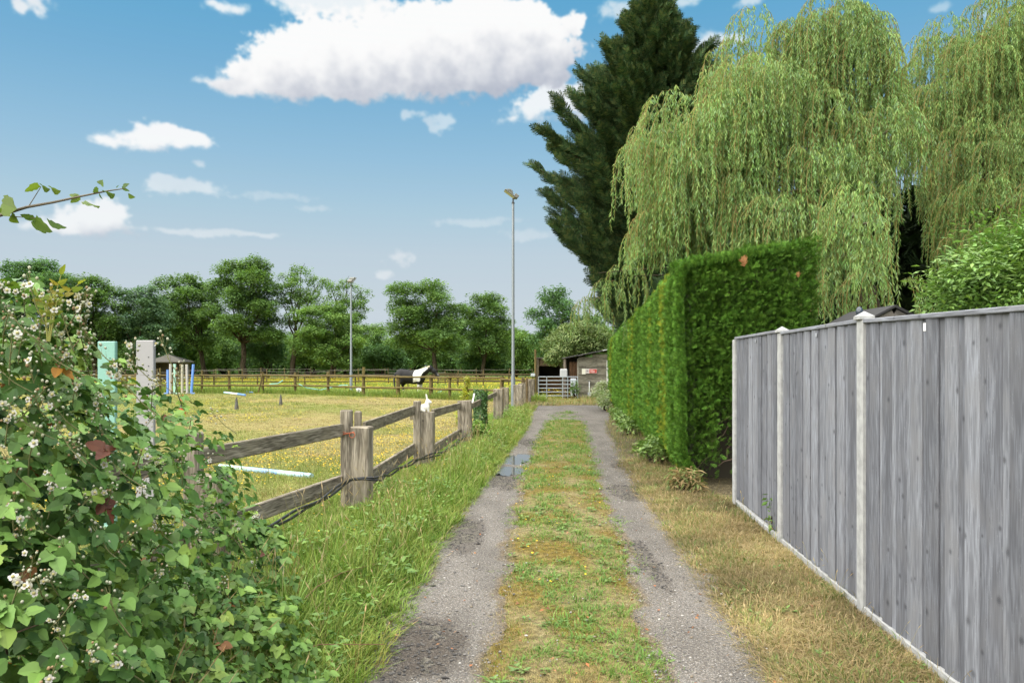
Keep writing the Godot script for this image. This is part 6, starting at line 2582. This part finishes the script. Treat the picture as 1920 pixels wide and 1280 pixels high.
# ---------------------------------------------------------------- the horse
func build_horse() -> void:
	var d := 44.5
	var t := thing("piebald_horse", "black and white piebald horse standing side on in the buttercups", "horse", Vector3((768 - CX) * d / FOC, 0, -d))
	var caps := [
		[Vector3(-0.46, 1.02, 0), Vector3(-0.18, 0.98, 0), 0.31, 0.31],
		[Vector3(-0.50, 0.95, 0.10), Vector3(-0.40, 0.8, 0.12), 0.24, 0.2],
		[Vector3(-0.50, 0.95, -0.10), Vector3(-0.40, 0.8, -0.12), 0.24, 0.2],
		[Vector3(-0.15, 0.90, 0), Vector3(0.25, 0.86, 0), 0.36, 0.36],
		[Vector3(0.25, 0.90, 0), Vector3(0.50, 0.97, 0), 0.34, 0.30],
		[Vector3(0.50, 0.85, 0), Vector3(0.60, 0.80, 0), 0.28, 0.24],
		[Vector3(0.55, 1.04, 0), Vector3(0.86, 1.22, 0), 0.24, 0.19],
		[Vector3(0.86, 1.22, 0), Vector3(1.12, 1.37, 0), 0.18, 0.12],
		[Vector3(1.14, 1.36, 0), Vector3(1.30, 1.20, 0), 0.115, 0.115],
		[Vector3(1.30, 1.20, 0), Vector3(1.50, 0.97, 0), 0.105, 0.07],
		[Vector3(1.48, 0.98, 0), Vector3(1.55, 0.92, 0), 0.075, 0.07],
		[Vector3(1.12, 1.46, 0.05), Vector3(1.14, 1.55, 0.06), 0.03, 0.012],
		[Vector3(1.12, 1.46, -0.05), Vector3(1.14, 1.55, -0.06), 0.03, 0.012],
	]
	for s: float in [-1.0, 1.0]:
		var fx := 0.50 if s > 0 else 0.60
		caps.append([Vector3(fx, 0.80, s * 0.15), Vector3(fx, 0.62, s * 0.16), 0.15, 0.105])
		caps.append([Vector3(fx, 0.62, s * 0.16), Vector3(fx - 0.01, 0.40, s * 0.16), 0.095, 0.062])
		caps.append([Vector3(fx - 0.01, 0.40, s * 0.16), Vector3(fx - 0.02, 0.12, s * 0.16), 0.058, 0.055])
		caps.append([Vector3(fx - 0.02, 0.12, s * 0.16), Vector3(fx + 0.02, 0.04, s * 0.16), 0.07, 0.085])
		var hx := -0.58 if s > 0 else -0.36
		caps.append([Vector3(-0.44, 0.85, s * 0.14), Vector3(hx + 0.14, 0.66, s * 0.17), 0.20, 0.14])
		caps.append([Vector3(hx + 0.14, 0.66, s * 0.17), Vector3(hx - 0.05, 0.46, s * 0.16), 0.12, 0.072])
		caps.append([Vector3(hx - 0.05, 0.46, s * 0.16), Vector3(hx, 0.12, s * 0.16), 0.066, 0.055])
		caps.append([Vector3(hx, 0.12, s * 0.16), Vector3(hx + 0.04, 0.04, s * 0.16), 0.07, 0.085])
	# the white patch over shoulder and neck, as an outline in the side view
	var patch := PackedVector2Array([Vector2(0.30, 1.30), Vector2(0.42, 1.36), Vector2(0.62, 1.34), Vector2(1.02, 1.47), Vector2(0.98, 1.33), Vector2(0.74, 1.14), Vector2(0.62, 0.92), Vector2(0.58, 0.66), Vector2(0.24, 0.62), Vector2(0.20, 0.95)])
	var tint := func(p: Vector3) -> Color:
		var k := nz.get_noise_3d(p.x * 60.0, p.y * 60.0, p.z * 60.0) * 0.03
		if Geometry2D.is_point_in_polygon(Vector2(p.x + k, p.y + k), patch):
			return Color(0.66, 0.65, 0.62)
		if p.y < 0.5 and p.x > 0.2 or p.y < 0.2:
			return Color(0.45, 0.42, 0.38)
		if p.x > 1.50 and p.y > 0.95:
			return Color(0.10, 0.10, 0.10)
		return Color(0.013, 0.013, 0.015)
	t.scale = Vector3.ONE * 1.06
	part(t, "body", sdf_mesh(caps, 0.07, 0.028, tint), vcol(0.6, 0.0, 0.3))
	var b := MB.new()
	for i in 14:
		var q := i / 13.0
		var p := Vector3(lerpf(0.66, 1.10, q), lerpf(1.33, 1.485, q), 0.0)
		var side := 1.0 if i % 2 else 0.6
		b.tube([p, p + Vector3(-0.03, 0.0, 0.09), p + Vector3(-0.05, -0.10 * side, 0.15)], [0.024, 0.022, 0.006], 4)
	part(t, "mane", b.done(), plain(0.42, 0.38, 0.26, 0.8))
	b = MB.new()
	for i in 5:
		var o := (i - 2) * 0.025
		b.tube([Vector3(-0.72, 1.14, o * 0.4), Vector3(-0.83, 0.98, o), Vector3(-0.84, 0.6, o * 1.6), Vector3(-0.80, 0.24, o * 1.2)], [0.035, 0.045, 0.04, 0.01], 5)
	part(t, "tail", b.done(), plain(0.03, 0.03, 0.032, 0.8))
	for s: float in [-1.0, 1.0]:
		b = MB.new()
		b.ball(Vector3(1.245, 1.30, s * 0.105), Vector3.ONE * 0.02, 4, 6)
		part(t, "eye", b.done(), plain(0.01, 0.01, 0.01, 0.1))
		b = MB.new()
		b.ball(Vector3(1.545, 0.95, s * 0.06), Vector3(0.014, 0.02, 0.012), 3, 6)
		part(t, "nostril", b.done(), plain(0.012, 0.012, 0.012, 0.5))

# ---------------------------------------------------------------- stables at the end of the lane
func build_stables() -> void:
	var tex := timber(83, Color8(200, 198, 190), Color8(128, 126, 118), Color8(176, 172, 160), 8)
	var m := [timber_mat(tex, Color(0.72, 0.71, 0.68), 0.95, 0.4), timber_mat(tex, Color(0.64, 0.63, 0.60), 0.95, 0.4), timber_mat(tex, Color(0.77, 0.76, 0.73), 0.95, 0.4)]
	var brown := timber_mat(tex, Color(0.56, 0.44, 0.35), 0.95, 0.4)
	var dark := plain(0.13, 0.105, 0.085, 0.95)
	var k := 38.0 / FOC
	var at := Vector3((1085 - CX) * k, 0, -38)
	var t := thing("boarded_stable", "grey weatherboarded stable with a sloping dark roof", "stable", at)
	# eave at the left, ridge to the right
	var slope := func(x: float) -> float: return 1.93 + (x + 0.68) * 0.19
	var row := 0
	var y := 0.02
	var W := 2.9
	while y < 2.5:
		var x0 := 0.0
		var need := (y + 0.13 - 1.88) / 0.19 - 0.68
		x0 = maxf(0.0, need)
		if x0 < 1.35:
			var right := minf(W, 2.8 - x0) if y > 1.88 else W
			var pm := plank(Vector3(right - x0, 0.148, 0.026), 200 + row, 0, 0.004)
			part(t, "weatherboard", pm, m[row % 3], Transform3D(Basis(Vector3(1, 0, 0), 0.07), Vector3((x0 + right) * 0.5, y + 0.072, 0.0)))
		y += 0.142
		row += 1
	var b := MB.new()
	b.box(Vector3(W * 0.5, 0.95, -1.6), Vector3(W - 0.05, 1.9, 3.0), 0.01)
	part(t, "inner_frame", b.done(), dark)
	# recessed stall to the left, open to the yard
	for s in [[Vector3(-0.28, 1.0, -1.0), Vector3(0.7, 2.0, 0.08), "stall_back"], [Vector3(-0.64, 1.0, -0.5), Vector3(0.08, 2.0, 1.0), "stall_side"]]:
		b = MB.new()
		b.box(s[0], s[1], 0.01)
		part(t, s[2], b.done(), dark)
	for i in 3:
		part(t, "door_plank", plank(Vector3(0.15, 1.25, 0.03), 240 + i, 1, 0.004), brown, Transform3D(Basis(Vector3.UP, 0.25), Vector3(-0.36 + i * 0.155, 1.15, -0.12 - i * 0.03)))
	part(t, "lower_door", plank(Vector3(0.55, 0.7, 0.04), 250, 1, 0.005), brown, Transform3D(Basis.IDENTITY, Vector3(-0.3, 0.36, -0.2)))
	part(t, "corner_post", plank(Vector3(0.1, 1.95, 0.1), 251, 1, 0.008), m[2], Transform3D(Basis.IDENTITY, Vector3(-0.02, 0.97, -0.04)))
	# roof: corrugated dark sheets, with an uneven edge
	for i in 9:
		var xa := -0.75 + i * 0.235
		var ya: float = slope.call(xa + 0.12)
		b = MB.new()
		b.box(Vector3(xa + 0.12, ya + 0.03 + rr(-0.012, 0.012), -1.3), Vector3(0.25, 0.05, 3.2), 0.008, Basis(Vector3(0, 0, 1), atan(0.19)))
		part(t, "roof_sheet", b.done(), plain(0.045, 0.042, 0.042, 0.9))
	for i in 7:
		b = MB.new()
		b.box(Vector3(1.52 + i * 0.235, slope.call(1.40) - 0.03 - i * 0.045 + 0.03, -1.3), Vector3(0.25, 0.05, 3.2), 0.008, Basis(Vector3(0, 0, 1), -atan(0.19)))
		part(t, "roof_sheet", b.done(), plain(0.045, 0.042, 0.042, 0.9))
	b = MB.new()
	b.box(Vector3(1.25, 2.345, 0.22), Vector3(0.22, 0.03, 0.2), 0.006, Basis(Vector3(0, 0, 1), 0.2))
	part(t, "roof_patch", b.done(), plain(0.6, 0.62, 0.63, 0.6))
	b = MB.new()
	b.box(Vector3(1.40, 0.95, 0.03), Vector3(0.09, 1.75, 0.03), 0.005)
	part(t, "door_frame", b.done(), plain(0.52, 0.52, 0.50, 0.7))
	b = MB.new()
	b.box(Vector3(1.65, 0.9, 0.02), Vector3(0.42, 1.7, 0.02), 0.005)
	part(t, "door", b.done(), plain(0.36, 0.36, 0.34, 0.8))
	# low field shelter on the left, further back
	var sh := thing("field_shelter", "low brown open fronted shelter half buried in the leafy mound", "shelter", Vector3((1031 - CX) * 42.0 / FOC, 0, -42))
	var br := timber_mat(tex, Color(0.5, 0.44, 0.36), 0.95, 0.4)
	part(sh, "lintel", plank(Vector3(1.42, 0.40, 0.05), 260, 0, 0.006), br, Transform3D(Basis.IDENTITY, Vector3(0, 1.77, 0)))
	for s: float in [-1.0, 1.0]:
		part(sh, "corner_post", plank(Vector3(0.13, 1.98, 0.1), 262, 1, 0.006), timber_mat(tex, Color(0.5, 0.47, 0.42), 0.95, 0.4), Transform3D(Basis.IDENTITY, Vector3(s * 0.66, 0.98, 0.06)))
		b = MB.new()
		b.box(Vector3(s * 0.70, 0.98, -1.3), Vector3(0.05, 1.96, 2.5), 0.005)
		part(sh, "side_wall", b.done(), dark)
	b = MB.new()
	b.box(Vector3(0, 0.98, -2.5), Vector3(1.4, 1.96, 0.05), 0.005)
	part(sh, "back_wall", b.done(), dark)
	b = MB.new()
	b.box(Vector3(0, 2.0, -1.2), Vector3(1.55, 0.06, 2.7), 0.01)
	part(sh, "roof", b.done(), plain(0.06, 0.05, 0.045, 0.95))
	for i in 5:
		part(sh, "partition_board", plank(Vector3(1.3, 0.17, 0.03), 270 + i, 0, 0.005), brown, Transform3D(Basis.IDENTITY, Vector3(0, 0.12 + i * 0.185, -0.9)))
	# the leafy mound grown over both roofs
	var lc := leaf_clump(860, 24, 0.26, 0.10, 0.6, [Color(0.12, 0.19, 0.045), Color(0.155, 0.23, 0.06), Color(0.10, 0.16, 0.04), Color(0.2, 0.25, 0.08)])
	var mound := shrub("leafy_mound", "pale green climber heaped over the stable roofs", "climber", Vector3((1085 - CX) * 40.5 / FOC, 1.75, -40.4), Vector3(2.0, 1.75, 1.6), lc, vcol(0.6, 0.45), 1900, 1.0, 16)
	shrub("leafy_climber", "lower fringe of climber hanging over the shelter lintel", "climber", Vector3((1046 - CX) * 39.5 / FOC, 1.55, -39.5), Vector3(0.75, 0.7, 0.6), lc, vcol(0.6, 0.45), 420, 0.8, 7)
	# galvanised gate
	var g := thing("field_gate", "galvanised steel field gate in front of the shelter", "gate", Vector3((1046.5 - CX) * 37.0 / FOC, 0, -37))
	var gal := plain(0.30, 0.33, 0.36, 0.45, 0.4)
	var gw := 0.93
	for yy: float in [1.06, 0.88, 0.70, 0.52, 0.34, 0.16]:
		b = MB.new()
		b.tube([Vector3(-gw, yy, 0), Vector3(gw, yy, 0)], [0.022, 0.022], 8)
		part(g, "bar", b.done(), gal)
	for x: float in [-gw, -0.54, 0.22, 0.46, gw]:
		b = MB.new()
		b.tube([Vector3(x, 0.05, 0.012), Vector3(x, 1.08, 0.012)], [0.022, 0.022], 8)
		part(g, "stile", b.done(), gal)
	# tall slim post with a small box, by the gate
	var gpst := thing("gate_post", "tall slim wooden post with a small grey box by the gate", "post", Vector3((1004 - CX) * 36.6 / FOC, 0, -36.6))
	b = MB.new()
	b.vs = 0.5
	b.tube([Vector3(0, -0.1, 0), Vector3(0, 2.35, 0)], [0.055, 0.05], 8)
	part(gpst, "shaft", b.done(), timber_mat(tex, Color(0.62, 0.55, 0.38), 0.95, 0.3))
	b = MB.new()
	b.box(Vector3(-0.12, 1.16, 0.08), Vector3(0.2, 0.13, 0.1), 0.01)
	part(gpst, "box", b.done(), plain(0.40, 0.44, 0.46, 0.5))
	# things by the stable wall
	var gb := thing("grey_box", "pale grey box fixed to a post above the gate", "box", Vector3((1057 - CX) * 37.6 / FOC, 0, -37.6))
	b = MB.new()
	b.box(Vector3(0, 1.24, 0), Vector3(0.35, 0.38, 0.12), 0.03)
	part(gb, "case", b.done(), plain(0.40, 0.41, 0.42, 0.6))
	b = MB.new()
	b.box(Vector3(0, 0.55, -0.05), Vector3(0.10, 1.1, 0.08), 0.01)
	part(gb, "post", b.done(), dark)
	var bp := thing("pale_board", "pale blue white board leaning behind the gate bars", "board", Vector3((1075 - CX) * 37.4 / FOC, 0, -37.4))
	b = MB.new()
	b.box(Vector3(0, 0.55, 0), Vector3(0.26, 0.86, 0.03), 0.005, Basis(Vector3(1, 0, 0), -0.05))
	part(bp, "sheet", b.done(), plain(0.50, 0.55, 0.60, 0.5))
	var wp := leaf_clump(870, 8, 0.10, 0.09, 0.5, [Color(0.10, 0.18, 0.04), Color(0.13, 0.22, 0.05)])
	shrub("gate_weed", "leafy weed growing up through the gate bars", "plant", Vector3((1078 - CX) * 36.8 / FOC, 0.05, -36.8), Vector3(0.22, 0.7, 0.2), wp, vcol(0.6, 0.45), 60, 1.0, 5)
	shrub("wild_carrot", "pale flowering weeds at the foot of the stable wall", "plant", Vector3((1128 - CX) * 36.0 / FOC, 0.0, -36.0), Vector3(0.6, 0.75, 0.5), leaf_clump(871, 18, 0.16, 0.07, 0.5, [Color(0.15, 0.22, 0.06), Color(0.2, 0.26, 0.09), Color(0.34, 0.36, 0.26)]), vcol(0.6, 0.45), 200, 1.0, 7)
	shrub("wild_carrot", "pale flowering weeds where the hedge meets the tarmac", "plant", Vector3(3.3, 0.0, -27.5), Vector3(0.55, 0.7, 1.6), leaf_clump(872, 18, 0.16, 0.07, 0.5, [Color(0.13, 0.21, 0.05), Color(0.18, 0.25, 0.08), Color(0.30, 0.33, 0.2)]), vcol(0.6, 0.45), 260, 1.0, 8)
	var sp := thing("spade", "spade with a white shaft leaning against the stable wall", "spade", Vector3((1105 - CX) * 37.75 / FOC, 0, -37.75))
	b = MB.new()
	b.tube([Vector3(0, 0.3, 0.02), Vector3(0.01, 0.82, -0.1)], [0.02, 0.02], 8)
	part(sp, "shaft", b.done(), plain(0.6, 0.62, 0.63, 0.5))
	b = MB.new()
	b.tube([Vector3(-0.07, 0.84, -0.1), Vector3(0.09, 0.84, -0.1)], [0.02, 0.02], 8)
	part(sp, "handle", b.done(), plain(0.05, 0.05, 0.05, 0.6))
	b = MB.new()
	b.box(Vector3(0, 0.17, 0.05), Vector3(0.15, 0.28, 0.02), 0.006, Basis(Vector3(1, 0, 0), -0.2))
	part(sp, "blade", b.done(), plain(0.28, 0.30, 0.33, 0.4, 0.5))
	# the signs
	var cream := MB.new()
	var q := px(1094.6, 696.3, 37.93)
	cream.box(Vector3.ZERO, Vector3(0.18, 0.27, 0.012), 0.002)
	var o := part(self, "notice", cream.done(), plain(0.62, 0.61, 0.52, 0.6), Transform3D(Basis.IDENTITY, q))
	tag(o, "plain cream notice on the stable wall beside the red sign", "notice")
	var q2 := px(1108.9, 695.6, 37.93)
	var sg := thing("warning_sign", "red and white warning sign with a round symbol on the stable", "sign", q2)
	var bk := MB.new()
	bk.box(Vector3.ZERO, Vector3(0.545, 0.215, 0.01), 0.003)
	part(sg, "backing", bk.done(), plain(0.62, 0.58, 0.57, 0.5))
	bk = MB.new()
	bk.box(Vector3(0.082, 0, 0.007), Vector3(0.36, 0.19, 0.006), 0.002)
	part(sg, "red_field", bk.done(), plain(0.42, 0.06, 0.045, 0.5))
	bk = MB.new()
	var ring := []
	for i in 21:
		ring.append(Vector3(-0.19 + cos(TAU * i / 20.0) * 0.06, sin(TAU * i / 20.0) * 0.07, 0.007))
	bk.tube(ring, taper(21, 0.008, 0.008), 4, false)
	bk.ball(Vector3(-0.19, 0, 0.006), Vector3(0.028, 0.03, 0.005), 4, 8)
	part(sg, "symbol", bk.done(), plain(0.07, 0.06, 0.065, 0.6))
	for ln in [[0.02, 0.048, 0.15], [0.06, 0.012, 0.24], [0.05, -0.03, 0.22], [0.08, -0.062, 0.16]]:
		bk = MB.new()
		bk.box(Vector3(ln[0], ln[1], 0.0115), Vector3(ln[2], 0.017, 0.002), 0.0005)
		part(sg, "print_line", bk.done(), plain(0.66, 0.48, 0.46, 0.6))

# odd plants at the foot of hedge and fence
func build_odd_plants() -> void:
	var w := leaf_clump(880, 7, 0.05, 0.05, 0.55, [Color(0.11, 0.21, 0.04), Color(0.14, 0.25, 0.05)])
	var p := gp(1452, 1010)
	shrub("fence_weed", "small green weed growing at the foot of the board fence by the hedge", "plant", Vector3(p.x - 0.02, 0.0, p.z), Vector3(0.10, 0.32, 0.12), w, vcol(0.55, 0.45), 26, 1.0, 4)
	# a clump of sword-like leaves at the edge of the bramble
	var g := gp(545, 1215)
	var iris := thing("sword_leaf_clump", "clump of long arching sword shaped leaves beside the bramble", "plant", Vector3(g.x, 0.04, g.z))
	for i in 22:
		var b := MB.new()
		var a := rr(0, TAU)
		var h := rr(0.28, 0.55)
		var ln := rr(0.15, 0.7)
		b.col = [Color(0.15, 0.26, 0.035), Color(0.19, 0.31, 0.05), Color(0.12, 0.22, 0.03)][i % 3]
		var out := Vector3(cos(a), 0, sin(a))
		var side := Vector3(-sin(a), 0, cos(a)) * rr(0.005, 0.008)
		var pv := out * rr(0.0, 0.08)
		var last := pv
		for k in range(1, 6):
			var q := k / 5.0
			var p2 := pv + Vector3(0, h * (q - ln * 0.45 * q * q), 0) + out * h * ln * q * q
			var w0 := 1.0 - pow((k - 1) / 5.0, 2.0)
			var w1 := 1.0 - q * q
			b.q2(last - side * w0, p2 - side * w1, p2 + side * w1, last + side * w0)
			last = p2
		part(iris, "leaf", b.done(), vcol(0.5, 0.6))
	var dead := leaf_clump(881, 14, 0.10, 0.10, 0.2, [Color(0.30, 0.20, 0.09), Color(0.22, 0.16, 0.07), Color(0.14, 0.17, 0.05)])
	p = gp(1285, 925)
	shrub("dry_weed", "dry brown weed tangle at the corner of the conifer hedge", "plant", Vector3(p.x, 0.0, p.z), Vector3(0.2, 0.22, 0.25), dead, vcol(0.8, 0.3), 40, 1.0, 5)
	var lv := leaf_clump(882, 12, 0.09, 0.07, 0.55, [Color(0.13, 0.22, 0.045), Color(0.17, 0.27, 0.06), Color(0.10, 0.18, 0.04)])
	for q in [[1222, 872, "leafy weeds at the hedge foot where the gravel bends"], [1178, 818, "leafy weeds at the hedge foot halfway along"], [1158, 792, "leafy weeds at the hedge foot near the tarmac"]]:
		p = gp(q[0], q[1])
		shrub("hedge_weed", q[2], "plant", Vector3(p.x, 0.0, p.z), Vector3(0.25, 0.36, 0.8), lv, vcol(0.55, 0.45), 90, 1.0, 6)

# small litter on the lane, as the photograph shows
func build_litter() -> void:
	for q in [[812, 1100, "short dark stick lying on the pale wheel track"], [897, 1020, "dark lump of rubber on the pale wheel track"], [835, 1273, "dark twig lying at the near end of the pale wheel track"]]:
		var g := gp(q[0], q[1])
		var b := MB.new()
		b.tube([Vector3(-0.022, 0.008, 0), Vector3(0.0, 0.011, 0.004), Vector3(0.02, 0.007, 0)], [0.004, 0.008, 0.004], 6)
		var o := part(self, "stick", b.done(), plain(0.025, 0.023, 0.022, 0.8), Transform3D(Basis(Vector3.UP, rr(-0.4, 0.4)), Vector3(g.x, height_at(g.x, -g.z) + 0.008, g.z)))
		tag(o, q[2], "stick")

func _ready() -> void:
	rng.seed = 20240611
	nz.seed = 3
	nz.frequency = 0.08
	nz.fractal_octaves = 3
	nz2.seed = 8
	nz2.frequency = 0.05
	nz2.fractal_octaves = 2
	light_and_lens()
	build_ground()
	build_puddles()
	build_far_trees()
	build_cypress()
	build_added_evergreens()
	build_hedge()
	build_willows()
	build_stables()
	build_rail_fences()
	build_board_fence()
	build_sleeper_fence()
	build_masts()
	build_paddock_things()
	build_horse()
	build_grasses()
	build_stones()
	build_bramble()
	build_odd_plants()
	build_shoots()
	build_litter()
